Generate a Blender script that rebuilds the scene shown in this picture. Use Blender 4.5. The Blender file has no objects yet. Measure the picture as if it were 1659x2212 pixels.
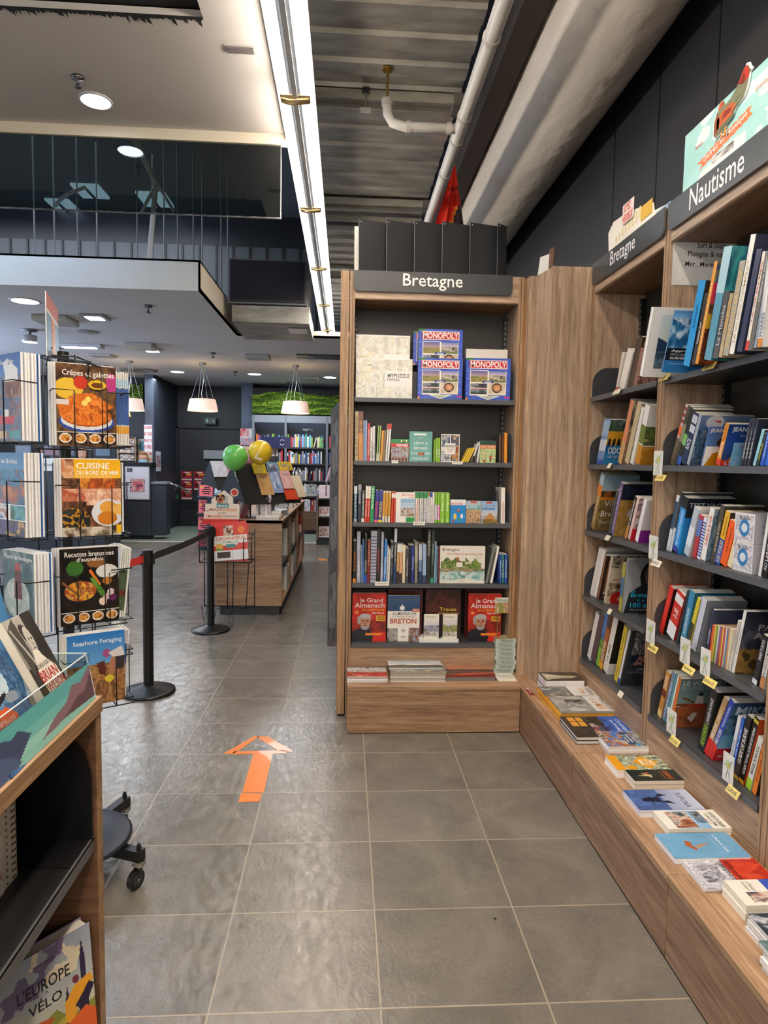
import bpy,math,random
import numpy as np
from mathutils import Vector,Matrix
random.seed(7)
scn=bpy.context.scene
COL=scn.collection
V=lambda *a:np.array(a,float)

# ------------------------------------------------------------------ camera geometry (survey of the room)
CAM_F,CAM_P,CAM_Y,CAM_R,CAM_H=1400.0,.0759,.0602,-.0172,1.597
def cam_rot():
    cy,sy=math.cos(CAM_Y),math.sin(CAM_Y);cp,sp=math.cos(CAM_P),math.sin(CAM_P)
    cr,sr=math.cos(CAM_R),math.sin(CAM_R)
    f=V(sy*cp,cy*cp,-sp);r=V(cy,-sy,0);d=np.cross(f,r)
    return np.array([cr*r+sr*d,-sr*r+cr*d,f])
RC=cam_rot();EYE=V(0,0,CAM_H)
def ray(x,y):return RC.T @ V((x-829.5)/CAM_F,(y-1106)/CAM_F,1)
def pz(x,y,z):d=ray(x,y);return EYE +d*(z-CAM_H)/d[2]
def py(x,y,Y):d=ray(x,y);return EYE +d*Y/d[1]
def px(x,y,X):d=ray(x,y);return EYE +d*X/d[0]

# ------------------------------------------------------------------ colours
def lin(c):
    if not isinstance(c,str):return tuple(c)
    if len(c)==3:c=''.join(k*2 for k in c)
    o=[]
    for i in (0,2,4):
        s=int(c[i:i+2],16)/255
        o.append(s/12.92 if s <=.04045 else ((s+.055)/1.055)**2.4)
    return tuple(o)

# ------------------------------------------------------------------ canvases: small painted surfaces turned into coloured faces
def vnoise(h,w,sc,seed,oct=3):
    rs=np.random.RandomState(seed);out=np.zeros((h,w));amp=1;tot=0
    for k in range(oct):
        s=sc*2**k;g=rs.rand(s+2,s+2)
        yy=np.linspace(0,s,h,endpoint=False);xx=np.linspace(0,s,w,endpoint=False)
        yi=yy.astype(int);xi=xx.astype(int);fy=(yy-yi)[:,None];fx=(xx-xi)[None]
        fy=fy*fy*(3-2*fy);fx=fx*fx*(3-2*fx)
        a=g[yi][:,xi];b=g[yi][:,xi+1];c=g[yi+1][:,xi];d=g[yi+1][:,xi+1]
        out +=amp*((a*(1-fx)+b*fx)*(1-fy)+(c*(1-fx)+d*fx)*fy);tot +=amp;amp *=.6
    return out/tot
class Cv:
    def __init__(s,w,h,bg='fff'):
        s.w,s.h=w,h;s.a=np.zeros((h,w,3));s.a[:]=lin(bg)
        s.X,s.Y=np.meshgrid((np.arange(w)+.5)/w,(np.arange(h)+.5)/h)
    def put(s,m,c):s.a[m]=lin(c);return s
    def box(s,x0,y0,x1,y1):return (s.X >=x0) & (s.X < x1) & (s.Y >=y0) & (s.Y < y1)
    def r(s,x0,y0,x1,y1,c):return s.put(s.box(x0,y0,x1,y1),c)
    def g(s,c1,c2,x0=0,y0=0,x1=1,y1=1):
        m=s.box(x0,y0,x1,y1);t=((s.Y-y0)/(y1-y0))[m][:,None]
        s.a[m]=np.array(lin(c1))*(1-t)+np.array(lin(c2))*t;return s
    def em(s,cx,cy,rx,ry,rot=0):
        c,q=math.cos(rot),math.sin(rot);dx,dy=s.X-cx,(s.Y-cy)
        return ((dx*c+dy*q)/rx)**2+((-dx*q+dy*c)/ry)**2 < 1
    def e(s,cx,cy,rx,ry,c,rot=0):return s.put(s.em(cx,cy,rx,ry,rot),c)
    def pm(s,pts):
        m=np.zeros((s.h,s.w),bool);n=len(pts)
        for i in range(n):
            x0,y0=pts[i];x1,y1=pts[(i+1) % n]
            if y0==y1:continue
            k=((y0 > s.Y) !=(y1 > s.Y)) & (s.X < (x1-x0)*(s.Y-y0)/(y1-y0)+x0);m ^=k
        return m
    def p(s,pts,c):return s.put(s.pm(pts),c)
    def n(s,x0,y0,x1,y1,cols,sc=5,seed=1,m=None):
        k=s.box(x0,y0,x1,y1) if m is None else m
        v=vnoise(s.h,s.w,sc,seed);q=v[k]
        if q.size==0:return s
        rk=np.argsort(np.argsort(q))/max(1,q.size-1)
        P=np.array([lin(c) for c in cols]);t=rk*(len(cols)-1);i=np.minimum(t.astype(int),len(cols)-2);f=(t-i)[:,None]
        s.a[k]=P[i]*(1-f)+P[i+1]*f;return s
    def ridge(s,y,amp,c,sc=4,seed=1,y1=2,cols=None):
        rs=vnoise(1,s.w,sc,seed)[0];m=(s.Y > (y+amp*(rs-.5)*2)[None]) & (s.Y < y1)
        return s.n(0,0,1,1,cols,6,seed,m) if cols else s.put(m,c)

# ------------------------------------------------------------------ text
_tc={}
def glyphs(s,bold=0):
    k=(s,bold)
    if k not in _tc:
        cu=bpy.data.curves.new('t','FONT');cu.body=s;cu.size=1;cu.resolution_u=2;cu.offset=.014*min(bold,1.4)
        ob=bpy.data.objects.new('t',cu);COL.objects.link(ob)
        me=ob.to_mesh()
        vs=np.zeros(len(me.vertices)*3);me.vertices.foreach_get('co',vs);vs=vs.reshape(-1,3)[:,:2].copy()
        fs=[tuple(p.vertices) for p in me.polygons]
        ob.to_mesh_clear();bpy.data.objects.remove(ob);bpy.data.curves.remove(cu)
        if len(vs):
            lo=vs.min(0);hi=vs.max(0);vs=(vs-lo)/np.maximum(hi-lo,1e-6);asp=(hi-lo)[0]/(hi-lo)[1]
        else:asp=1
        _tc[k]=(vs,fs,asp)
    return _tc[k]

# ------------------------------------------------------------------ mesh builder
class MB:
    def __init__(s,col='fff'):s.v=[];s.f=[];s.c=[];s.sm=[];s.col=lin(col);s.n=0
    def add(s,vs,fs,col=None,sm=False):
        c=lin(col) if col is not None else s.col;b=s.n
        s.v.extend(tuple(map(float,p)) for p in vs);s.n +=len(vs)
        for f in fs:s.f.append(tuple(i+b for i in f));s.c.append(c);s.sm.append(sm)
        return s
    def quad(s,a,b,c,d,col=None):return s.add([a,b,c,d],[(0,1,2,3)],col)
    def box(s,x0,x1,y0,y1,z0,z1,col=None,front=None):
        return s.hexa(V(x0,y0,z0),V(x1-x0,0,0),V(0,y1-y0,0),V(0,0,z1-z0),col,front)
    def hexa(s,O,A,B,C,col=None,front=None):
        O,A,B,C=map(lambda q:np.array(q,float),(O,A,B,C))
        P=[O,O+A,O+A+B,O+B,O+C,O+A+C,O+A+B+C,O+B+C]
        s.add(P,[(0,3,2,1),(4,5,6,7),(1,2,6,5),(2,3,7,6),(3,0,4,7)],col)
        return s.add(P,[(0,1,5,4)],front if front is not None else col)
    def bbox(s,x0,x1,y0,y1,z0,z1,b=.003,col=None):
        cx,cy,cz=(x0+x1)/2,(y0+y1)/2,(z0+z1)/2;hx,hy,hz=abs(x1-x0)/2,abs(y1-y0)/2,abs(z1-z0)/2
        b=min(b,hx*.9,hy*.9,hz*.9);P=[];idx={}
        for sx in (-1,1):
            for sy in (-1,1):
                for sz in (-1,1):
                    for k in range(3):
                        q=[sx*(hx-b),sy*(hy-b),sz*(hz-b)];q[k]=(sx*hx,sy*hy,sz*hz)[k]
                        idx[(sx,sy,sz,k)]=len(P);P.append((cx+q[0],cy+q[1],cz+q[2]))
        F=[]
        for k in range(3):
            for g in (-1,1):
                o=[(-1,-1),(1,-1),(1,1),(-1,1)];q=[]
                for a,c in o:
                    t=[a,c];t.insert(k,g);q.append(idx[(t[0],t[1],t[2],k)])
                if (g < 0) !=(k==1):q=q[::-1]
                F.append(tuple(q))
        for k in range(3):
            i,j=[q for q in range(3) if q !=k]
            for a in (-1,1):
                for c in (-1,1):
                    q=[]
                    for g,w in ((-1,i),(1,i),(1,j),(-1,j)):
                        t=[0,0,0];t[k]=g;t[i]=a;t[j]=c;q.append(idx[(t[0],t[1],t[2],w)])
                    F.append(tuple(q))
        for sx in (-1,1):
            for sy in (-1,1):
                for sz in (-1,1):F.append(tuple(idx[(sx,sy,sz,k)] for k in range(3)))
        return s.add(P,F,col)
    def cyl(s,p0,p1,r0,r1=None,n=12,col=None,cap=True,sm=True):
        r1=r0 if r1 is None else r1;p0=np.array(p0,float);p1=np.array(p1,float);d=p1-p0;L=np.linalg.norm(d);d=d/L
        a=np.cross(d,V(0,0,1) if abs(d[2]) < .9 else V(1,0,0));a /=np.linalg.norm(a);b=np.cross(d,a)
        P=[]
        for p,r in ((p0,r0),(p1,r1)):
            for i in range(n):t=2*math.pi*i/n;P.append(p+r*(a*math.cos(t)+b*math.sin(t)))
        s.add(P,[(i,(i+1) % n,n+(i+1) % n,n+i) for i in range(n)],col,sm)
        if cap:s.add(P[:n],[tuple(range(n))[::-1]],col);s.add(P[n:],[tuple(range(n))],col)
        return s
    def tube(s,pts,r,n=8,col=None,closed=False):
        pts=[np.array(p,float) for p in pts];m=len(pts);P=[];pa=None
        for i,p in enumerate(pts):
            if closed:t=pts[(i+1) % m]-pts[i-1]
            else:t=pts[min(i+1,m-1)]-pts[max(i-1,0)]
            t=t/np.linalg.norm(t)
            if pa is None:a=np.cross(t,V(0,0,1) if abs(t[2]) < .9 else V(1,0,0))
            else:a=pa-t*np.dot(pa,t)
            a=a/np.linalg.norm(a);pa=a;b=np.cross(t,a)
            for k in range(n):q=2*math.pi*k/n;P.append(p+r*(a*math.cos(q)+b*math.sin(q)))
        F=[]
        for i in range(m if closed else m-1):
            j=(i+1) % m
            for k in range(n):l=(k+1) % n;F.append((i*n+k,i*n+l,j*n+l,j*n+k))
        if not closed:F +=[tuple(range(n))[::-1],tuple(range((m-1)*n,m*n))]
        return s.add(P,F,col,True)
    def lathe(s,prof,c,n=24,col=None,axis='z',sm=True):
        P=[];m=len(prof)
        for r,h in prof:
            for k in range(n):
                t=2*math.pi*k/n;u,w=r*math.cos(t),r*math.sin(t)
                P.append((c[0]+u,c[1]+w,c[2]+h) if axis=='z' else (c[0]+h,c[1]+u,c[2]+w) if axis=='x' else (c[0]+w,c[1]+h,c[2]+u))
        F=[(i*n+k,i*n+(k+1) % n,(i+1)*n+(k+1) % n,(i+1)*n+k) for i in range(m-1) for k in range(n)]
        return s.add(P,F,col,sm)
    def plate(s,pts,O,U,W,th,col=None,side=None):
        O,U,W=map(lambda q:np.array(q,float),(O,U,W));N=np.cross(U,W);N /=np.linalg.norm(N)
        f=[O+U*a+W*b for a,b in pts];k=[p-N*th for p in f];n=len(f)
        s.add(f,[tuple(range(n))],col);s.add(k,[tuple(range(n))[::-1]],side or col)
        return s.add(f+k,[(i,n+i,n+(i+1) % n,(i+1) % n) for i in range(n)],side or col)
    def grid(s,O,U,W,cv):
        O,U,W=map(lambda q:np.array(q,float),(O,U,W));w,h=cv.w,cv.h
        b=s.n
        for j in range(h+1):
            for i in range(w+1):s.v.append(tuple(O+U*(i/w)+W*(j/h)))
        s.n +=(w+1)*(h+1)
        for j in range(h):
            for i in range(w):
                a=b+j*(w+1)+i;s.f.append((a,a+1,a+w+2,a+w+1));s.c.append(tuple(cv.a[h-1-j,i]));s.sm.append(False)
        return s
    def text(s,t,O,U,W,col='111',bold=0,fit=True,al=0):
        vs,fs,asp=glyphs(t,bold)
        if not len(vs):return s
        O,U,W=map(lambda q:np.array(q,float),(O,U,W))
        if not fit:
            lu,lw=np.linalg.norm(U),np.linalg.norm(W);k=asp*lw/lu
            if k < 1:O=O+U*(0 if al < 0 else (1-k)/2);U=U*k
        return s.add([O+U*a+W*b for a,b in vs],fs,col)

# ------------------------------------------------------------------ materials
def mat(name,base=None,rough=.5,metal=0,attr=True,emit=None,es=0,coat=0,spec=.5,alpha=1):
    m=bpy.data.materials.new(name);m.use_nodes=True;nt=m.node_tree;b=nt.nodes['Principled BSDF']
    b.inputs['Roughness'].default_value=rough;b.inputs['Metallic'].default_value=metal
    b.inputs['Coat Weight'].default_value=coat;b.inputs['Specular IOR Level'].default_value=spec
    if base is not None:b.inputs['Base Color'].default_value=(*lin(base),1)
    elif attr:
        a=nt.nodes.new('ShaderNodeAttribute');a.attribute_name='Col';nt.links.new(a.outputs['Color'],b.inputs['Base Color'])
    if emit is not None:b.inputs['Emission Color'].default_value=(*lin(emit),1);b.inputs['Emission Strength'].default_value=es
    return m
def noise_to(m,kind='bump',scale=(30,30,30),strength=.2,detail=3,lo=.8,hi=1.1,dist=.002):
    nt=m.node_tree;b=nt.nodes['Principled BSDF']
    tc=nt.nodes.new('ShaderNodeTexCoord');mp=nt.nodes.new('ShaderNodeMapping');mp.inputs['Scale'].default_value=scale
    no=nt.nodes.new('ShaderNodeTexNoise');no.inputs['Scale'].default_value=1;no.inputs['Detail'].default_value=detail
    nt.links.new(tc.outputs['Object'],mp.inputs['Vector']);nt.links.new(mp.outputs['Vector'],no.inputs['Vector'])
    if kind=='bump':
        bp=nt.nodes.new('ShaderNodeBump');bp.inputs['Strength'].default_value=strength;bp.inputs['Distance'].default_value=dist
        nt.links.new(no.outputs['Fac'],bp.inputs['Height']);nt.links.new(bp.outputs['Normal'],b.inputs['Normal'])
    else:
        mr=nt.nodes.new('ShaderNodeMapRange');mr.inputs['From Min'].default_value=.3;mr.inputs['From Max'].default_value=.7
        mr.inputs['To Min'].default_value=lo;mr.inputs['To Max'].default_value=hi
        nt.links.new(no.outputs['Fac'],mr.inputs['Value'])
        if kind=='rough':nt.links.new(mr.outputs['Result'],b.inputs['Roughness'])
        else:
            vm=nt.nodes.new('ShaderNodeVectorMath');vm.operation='SCALE';sk=b.inputs['Base Color']
            if sk.is_linked:nt.links.new(sk.links[0].from_socket,vm.inputs[0])
            else:vm.inputs[0].default_value=sk.default_value[:3]
            nt.links.new(mr.outputs['Result'],vm.inputs['Scale']);nt.links.new(vm.outputs['Vector'],sk)
    return m
M={}
def wood(name,sc):
    m=mat(name,rough=.48);nt=m.node_tree;b=nt.nodes['Principled BSDF'];L=nt.links
    tc=nt.nodes.new('ShaderNodeTexCoord');mp=nt.nodes.new('ShaderNodeMapping');mp.inputs['Scale'].default_value=sc
    L.new(tc.outputs['Object'],mp.inputs['Vector'])
    n1=nt.nodes.new('ShaderNodeTexNoise');n1.inputs['Scale'].default_value=1;n1.inputs['Detail'].default_value=5;n1.inputs['Roughness'].default_value=.65;n1.inputs['Distortion'].default_value=.6
    L.new(mp.outputs['Vector'],n1.inputs['Vector'])
    m2=nt.nodes.new('ShaderNodeMapping');m2.inputs['Scale'].default_value=tuple(q*5.5 for q in sc);L.new(tc.outputs['Object'],m2.inputs['Vector'])
    n2=nt.nodes.new('ShaderNodeTexNoise');n2.inputs['Scale'].default_value=1;n2.inputs['Detail'].default_value=3;L.new(m2.outputs['Vector'],n2.inputs['Vector'])
    ad=nt.nodes.new('ShaderNodeMath');ad.operation='MULTIPLY_ADD';ad.inputs[1].default_value=.55;L.new(n2.outputs['Fac'],ad.inputs[0])
    sb=nt.nodes.new('ShaderNodeMath');sb.operation='SUBTRACT';sb.inputs[1].default_value=.27;L.new(n1.outputs['Fac'],sb.inputs[0]);L.new(sb.outputs[0],ad.inputs[2])
    cr=nt.nodes.new('ShaderNodeValToRGB');e=cr.color_ramp.elements
    e[0].position=.28;e[0].color=(*lin('846a54'),1);e[1].position=.72;e[1].color=(*lin('c6ac92'),1)
    k=e.new(.48);k.color=(*lin('a68c75'),1)
    L.new(ad.outputs[0],cr.inputs['Fac'])
    at=nt.nodes.new('ShaderNodeAttribute');at.attribute_name='Col'
    mx=nt.nodes.new('ShaderNodeVectorMath');mx.operation='MULTIPLY';L.new(cr.outputs['Color'],mx.inputs[0]);L.new(at.outputs['Color'],mx.inputs[1])
    L.new(mx.outputs['Vector'],b.inputs['Base Color'])
    bp=nt.nodes.new('ShaderNodeBump');bp.inputs['Strength'].default_value=.25;bp.inputs['Distance'].default_value=.001
    L.new(ad.outputs[0],bp.inputs['Height']);L.new(bp.outputs['Normal'],b.inputs['Normal'])
    return m
M['wood_v']=wood('wood_vertical_grain',(28,28,1.6))
M['wood_x']=wood('wood_grain_across',(1.6,28,28))
M['wood_y']=wood('wood_grain_along',(28,1.6,28))
M['print']=mat('printed_card',rough=.32,coat=.15)
M['matte']=noise_to(mat('matte_paint',rough=.7),'col',(40,40,40),lo=.94,hi=1.05)
M['pages']=noise_to(mat('page_edges',rough=.8),'col',(300,300,300),lo=.86,hi=1.04)
M['metal_dark']=noise_to(mat('dark_powder_coated_steel',rough=.38),'bump',(900,900,900),.08,dist=.0005)
M['plastic']=noise_to(mat('satin_plastic',rough=.35),'bump',(300,300,300),.05,dist=.0005)
M['chrome']=noise_to(mat('brushed_chrome',rough=.22,metal=1),'rough',(20,20,200),lo=.15,hi=.32)
M['galv']=noise_to(noise_to(mat('galvanised_steel',rough=.5,metal=.85),'col',(3,9,9),lo=.65,hi=1.25),'bump',(14,14,14),.15,dist=.004)
M['plaster']=noise_to(mat('painted_plaster',rough=.85),'col',(1.5,1.5,1.5),lo=.95,hi=1.03)
M['fabric']=noise_to(noise_to(mat('stretched_fabric',rough=.9),'bump',(5,3,5),.5,dist=.05),'col',(3,1,3),lo=.92,hi=1.04)
M['wall']=noise_to(mat('wall_paint',rough=.5),'col',(2,2,2),lo=.85,hi=1.1)
M['carpet']=noise_to(noise_to(mat('carpet_pile',rough=.95),'col',(60,60,60),lo=.75,hi=1.2),'bump',(200,200,200),.4,dist=.004)
M['moss']=noise_to(noise_to(mat('preserved_moss',rough=.95),'col',(22,22,22),lo=.35,hi=1.5),'bump',(28,28,28),.9,dist=.06)
M['skin']=noise_to(mat('skin',rough=.5),'col',(50,50,50),lo=.95,hi=1.04)
M['cloth']=noise_to(mat('woven_cloth',rough=.85),'bump',(400,400,400),.2,dist=.001)
M['balloon']=noise_to(mat('balloon_rubber',rough=.3,coat=.3),'col',(6,6,6),lo=.97,hi=1.02)
def emis(name,c,s):
    m=bpy.data.materials.new(name);m.use_nodes=True;nt=m.node_tree;nt.nodes.clear()
    e=nt.nodes.new('ShaderNodeEmission');e.inputs['Color'].default_value=(*lin(c),1)
    n=nt.nodes.new('ShaderNodeTexNoise');n.inputs['Scale'].default_value=3
    mr=nt.nodes.new('ShaderNodeMapRange');mr.inputs['To Min'].default_value=s*.95;mr.inputs['To Max'].default_value=s*1.05
    nt.links.new(n.outputs['Fac'],mr.inputs['Value']);nt.links.new(mr.outputs['Result'],e.inputs['Strength'])
    o=nt.nodes.new('ShaderNodeOutputMaterial');nt.links.new(e.outputs[0],o.inputs['Surface']);return m
M['tube']=emis('fluorescent_tube','fff1e2',16)
M['led']=emis('led_panel','e6f2ff',14)
M['tube2']=emis('fluorescent_tube_overhead','ffeeda',44)
M['warm']=emis('warm_lamp','ffd9a0',3.5)
M['sky']=emis('skylight','b8cfe6',.9)
M['screen']=emis('screen_glow','c6d4ff',.9)
def glassy(name,tint,fac,rough=.02):
    m=bpy.data.materials.new(name);m.use_nodes=True;nt=m.node_tree;nt.nodes.clear()
    t=nt.nodes.new('ShaderNodeBsdfTransparent');t.inputs['Color'].default_value=(*lin(tint),1)
    g=nt.nodes.new('ShaderNodeBsdfGlossy');g.inputs['Roughness'].default_value=rough
    f=nt.nodes.new('ShaderNodeLayerWeight');pw=nt.nodes.new('ShaderNodeMath');pw.operation='POWER';pw.inputs[1].default_value=4;nt.links.new(f.outputs['Facing'],pw.inputs[0])
    ad=nt.nodes.new('ShaderNodeMath');ad.operation='MULTIPLY_ADD';ad.inputs[1].default_value=.6;ad.inputs[2].default_value=.05*fac;nt.links.new(pw.outputs[0],ad.inputs[0])
    x=nt.nodes.new('ShaderNodeMixShader');nt.links.new(ad.outputs[0],x.inputs[0]);nt.links.new(t.outputs[0],x.inputs[1]);nt.links.new(g.outputs[0],x.inputs[2])
    o=nt.nodes.new('ShaderNodeOutputMaterial');nt.links.new(x.outputs[0],o.inputs['Surface']);return m
M['glass']=glassy('smoke_barrier_glass','aab4b2',1.0)
M['acrylic']=glassy('clear_acrylic','eef4f4',1.5)

def floor_mat():
    m=mat('slate_tiles',attr=False,base='6f7072',rough=.4);nt=m.node_tree;b=nt.nodes['Principled BSDF'];L=nt.links
    N=nt.nodes.new
    def math_(op,a,c=None,d=None):
        n=N('ShaderNodeMath');n.operation=op
        for i,q in enumerate((a,c,d)):
            if q is None:continue
            if isinstance(q,(int,float)):n.inputs[i].default_value=q
            else:L.new(q,n.inputs[i])
        return n.outputs[0]
    tc=N('ShaderNodeTexCoord');sp=N('ShaderNodeSeparateXYZ');L.new(tc.outputs['Object'],sp.inputs[0])
    u=math_('MULTIPLY_ADD',sp.outputs['X'],2.0,.7557+100);v=math_('MULTIPLY_ADD',sp.outputs['Y'],1/.41995,100-3.5624/.8399)
    fu=math_('FRACT',u);fv=math_('FRACT',v)
    du=math_('MULTIPLY',math_('MINIMUM',fu,math_('SUBTRACT',1,fu)),.5);dv=math_('MULTIPLY',math_('MINIMUM',fv,math_('SUBTRACT',1,fv)),.42)
    d=math_('MINIMUM',du,dv)
    gm=N('ShaderNodeMapRange');gm.interpolation_type='SMOOTHSTEP';L.new(d,gm.inputs['Value']);gm.inputs['From Min'].default_value=.0022;gm.inputs['From Max'].default_value=.0038
    cb=N('ShaderNodeCombineXYZ');L.new(math_('FLOOR',u),cb.inputs[0]);L.new(math_('FLOOR',v),cb.inputs[1])
    wn=N('ShaderNodeTexWhiteNoise');L.new(cb.outputs[0],wn.inputs['Vector'])
    off=N('ShaderNodeVectorMath');off.operation='MULTIPLY_ADD';L.new(wn.outputs['Color'],off.inputs[0]);off.inputs[1].default_value=(20,20,20);L.new(tc.outputs['Object'],off.inputs[2])
    n1=N('ShaderNodeTexNoise');n1.inputs['Scale'].default_value=3.2;n1.inputs['Detail'].default_value=6;n1.inputs['Roughness'].default_value=.6;n1.inputs['Distortion'].default_value=.8;L.new(off.outputs[0],n1.inputs['Vector'])
    cr=N('ShaderNodeValToRGB');e=cr.color_ramp.elements;e[0].position=.2;e[0].color=(*lin('605d56'),1);e[1].position=.85;e[1].color=(*lin('8b8377'),1)
    L.new(n1.outputs['Fac'],cr.inputs['Fac'])
    n4=N('ShaderNodeTexNoise');n4.inputs['Scale'].default_value=90;n4.inputs['Detail'].default_value=4;L.new(off.outputs[0],n4.inputs['Vector'])
    br=N('ShaderNodeMath');br.operation='MULTIPLY_ADD';L.new(wn.outputs['Value'],br.inputs[0]);br.inputs[1].default_value=.16;
    br2=math_('MULTIPLY_ADD',n4.outputs['Fac'],.35,.74);L.new(br2,br.inputs[2])
    sc=N('ShaderNodeVectorMath');sc.operation='SCALE';L.new(cr.outputs['Color'],sc.inputs[0]);L.new(br.outputs[0],sc.inputs['Scale'])
    mx=N('ShaderNodeMix');mx.data_type='RGBA';L.new(gm.outputs['Result'],mx.inputs['Factor']);mx.inputs['A'].default_value=(*lin('a09482'),1);L.new(sc.outputs[0],mx.inputs['B'])
    L.new(mx.outputs['Result'],b.inputs['Base Color'])
    mp=N('ShaderNodeMapping');mp.inputs['Scale'].default_value=(24,15,10);mp.inputs['Rotation'].default_value=(0,0,.5);L.new(off.outputs[0],mp.inputs['Vector'])
    n2=N('ShaderNodeTexNoise');n2.inputs['Scale'].default_value=1;n2.inputs['Detail'].default_value=8;n2.inputs['Roughness'].default_value=.62;n2.inputs['Distortion'].default_value=1.2;L.new(mp.outputs[0],n2.inputs['Vector'])
    h=math_('ADD',math_('MULTIPLY',n2.outputs['Fac'],1.0),math_('MULTIPLY',gm.outputs['Result'],.25))
    bp=N('ShaderNodeBump');bp.inputs['Strength'].default_value=.42;bp.inputs['Distance'].default_value=.0055;L.new(h,bp.inputs['Height']);L.new(bp.outputs[0],b.inputs['Normal'])
    rr=N('ShaderNodeMapRange');rr.inputs['To Min'].default_value=.1;rr.inputs['To Max'].default_value=.24;b.inputs['Specular IOR Level'].default_value=.9;L.new(n1.outputs['Fac'],rr.inputs['Value']);L.new(rr.outputs[0],b.inputs['Roughness'])
    return m
M['floor']=floor_mat()

# ------------------------------------------------------------------ objects
def build(name,mb,m,parent=None,org=None,label=None,cat=None,group=None,kind=None):
    vs=np.array(mb.v)
    if parent is not None:o0=np.array(parent.get('_o',(0,0,0)))
    elif org is not None:o0=np.array(org,float)
    else:lo,hi=vs.min(0),vs.max(0);o0=V((lo[0]+hi[0])/2,(lo[1]+hi[1])/2,lo[2])
    me=bpy.data.meshes.new(name);me.from_pydata((vs-o0).tolist(),[],mb.f)
    at=me.color_attributes.new('Col','FLOAT_COLOR','CORNER')
    cc=np.ones((len(me.loops),4));tot=np.array([len(f) for f in mb.f]);cc[:,:3]=np.repeat(np.array(mb.c),tot,axis=0)
    at.data.foreach_set('color',cc.ravel())
    me.polygons.foreach_set('use_smooth',mb.sm)
    me.materials.append(M[m]);me.update()
    ob=bpy.data.objects.new(name,me);COL.objects.link(ob)
    if parent is not None:ob.parent=parent
    else:ob.location=o0
    ob['_o']=tuple(float(q) for q in o0)
    if parent is None:props(ob,label,cat,group,kind)
    elif label:ob['label']=label
    if parent is not None and kind:ob['kind']=kind
    return ob
def props(o,label=None,cat=None,group=None,kind=None):
    if kind:o['kind']=kind
    if label:o['label']=label
    if cat:o['category']=cat
    if group:o['group']=group
def empty(name,loc,label,cat,group=None):
    o=bpy.data.objects.new(name,None);COL.objects.link(o);o.location=tuple(loc);o.empty_display_size=.1
    o['_o']=tuple(float(q) for q in loc);props(o,label,cat,group);return o
def struct(name,mb,m,label=None):return build(name,mb,m,kind='structure',label=label)

# ------------------------------------------------------------------ books
X3,Y3,Z3=V(1,0,0),V(0,1,0),V(0,0,1)
def book(P,ex,ey,ez,t,d,h,col,label,group=None,spine=None,st=None,cv=None,ct=None,hard=False,pg='ece6d8',cat='book',name='book',sc_=None,cover=None):
    """P = bottom corner where back cover meets spine; ex front-cover normal, ey spine->fore edge, ez up"""
    P,ex,ey,ez=map(lambda q:np.array(q,float),(P,ex,ey,ez));b=.0022 if hard else .0008;b=min(b,t*.25)
    mb=MB(col);cc=cover or col
    mb.hexa(P,ex*b,ey*d,ez*h,col);mb.hexa(P+ex*(t-b),ex*b,ey*d,ez*h,cc);mb.hexa(P,ex*t,ey*b,ez*h,col)
    for q in (spine or []):
        z0,z1,c=q;O=P-ey*.0003+ez*h*z0;mb.quad(O,O+ex*t,O+ex*t+ez*h*(z1-z0),O+ez*h*(z1-z0),c)
    for q in (st or []):
        s,z0,z1,c=q[:4];wf=q[4] if len(q) > 4 else .55;cx=q[5] if len(q) > 5 else .5
        O=P-ey*.0006+ex*t*(cx+wf/2)+ez*h*z0;mb.text(s,O,ez*h*(z1-z0),-ex*t*wf,c,q[6] if len(q) > 6 else 1)
    F=P+ex*(t+.0003)
    if cv is not None:mb.grid(F,ey*d,ez*h,cv)
    for q in (ct or []):
        s,x0,y0,x1,y1,c=q[:6]
        O=F+ex*.0004+ey*d*x0+ez*h*(1-y1);mb.text(s,O,ey*d*(x1-x0),ez*h*(y1-y0),c,q[6] if len(q) > 6 else 0)
    o=build(name,mb,'print',label=label,cat=cat,group=group)
    i=.003 if hard else .0006
    pm=MB(pg);pm.hexa(P+ex*(b+.0001)+ey*(b+.0001)+ez*i,ex*(t-2*b-.0002),ey*(d-b-i-.0001),ez*(h-2*i),pg)
    build('pages',pm,'pages',o)
    return o
# ================================================================== THE SETTING
mb=MB('6f7072');mb.quad((-9,-3,0),(3,-3,0),(3,17,0),(-9,17,0));f=build('floor',mb,'floor',org=(0,0,0),kind='structure')
mb=MB('66705f');mb.box(-9,3,12.72,17,0,.006,'6b7468');struct('trim_1',mb,'carpet')
mb=MB('d8d6d0');mb.box(-9,0,12.68,12.72,0,.009);struct('trim_2',mb,'matte')
# right wall behind the bookcases, with panel joints
mb=MB('2b2b2e');mb.box(1.85,1.95,-3,16,0,6.0,'2c2c2f')
for y in (1.2,2.1,2.72,3.32,3.95,4.6):mb.box(1.846,1.85,y,y+.006,2.2,5.9,'0c0c0d')
struct('wall_right',mb,'wall')
mb=MB('16171c');mb.box(-9.1,-9,12.7,17,0,5.9);mb.box(-9.1,-9,-3,12.7,3.3,5.9);struct('wall_left',mb,'wall')
mb=MB('8c8880');mb.box(-9,1.9,-3.1,-3,0,5.9);struct('wall_rear',mb,'wall')
# far walls: doorway recess, columns
mb=MB('23262e');mb.box(-9,1.9,15.7,15.8,0,3.33,'1e2129');struct('wall_back',mb,'wall')
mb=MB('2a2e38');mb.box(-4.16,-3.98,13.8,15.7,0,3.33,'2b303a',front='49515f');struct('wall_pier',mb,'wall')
mb=MB('2a2e38');mb.box(-2.36,-2.1,14.9,15.7,0,3.33,'2b303a',front='485263');struct('wall_column',mb,'wall')
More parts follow.
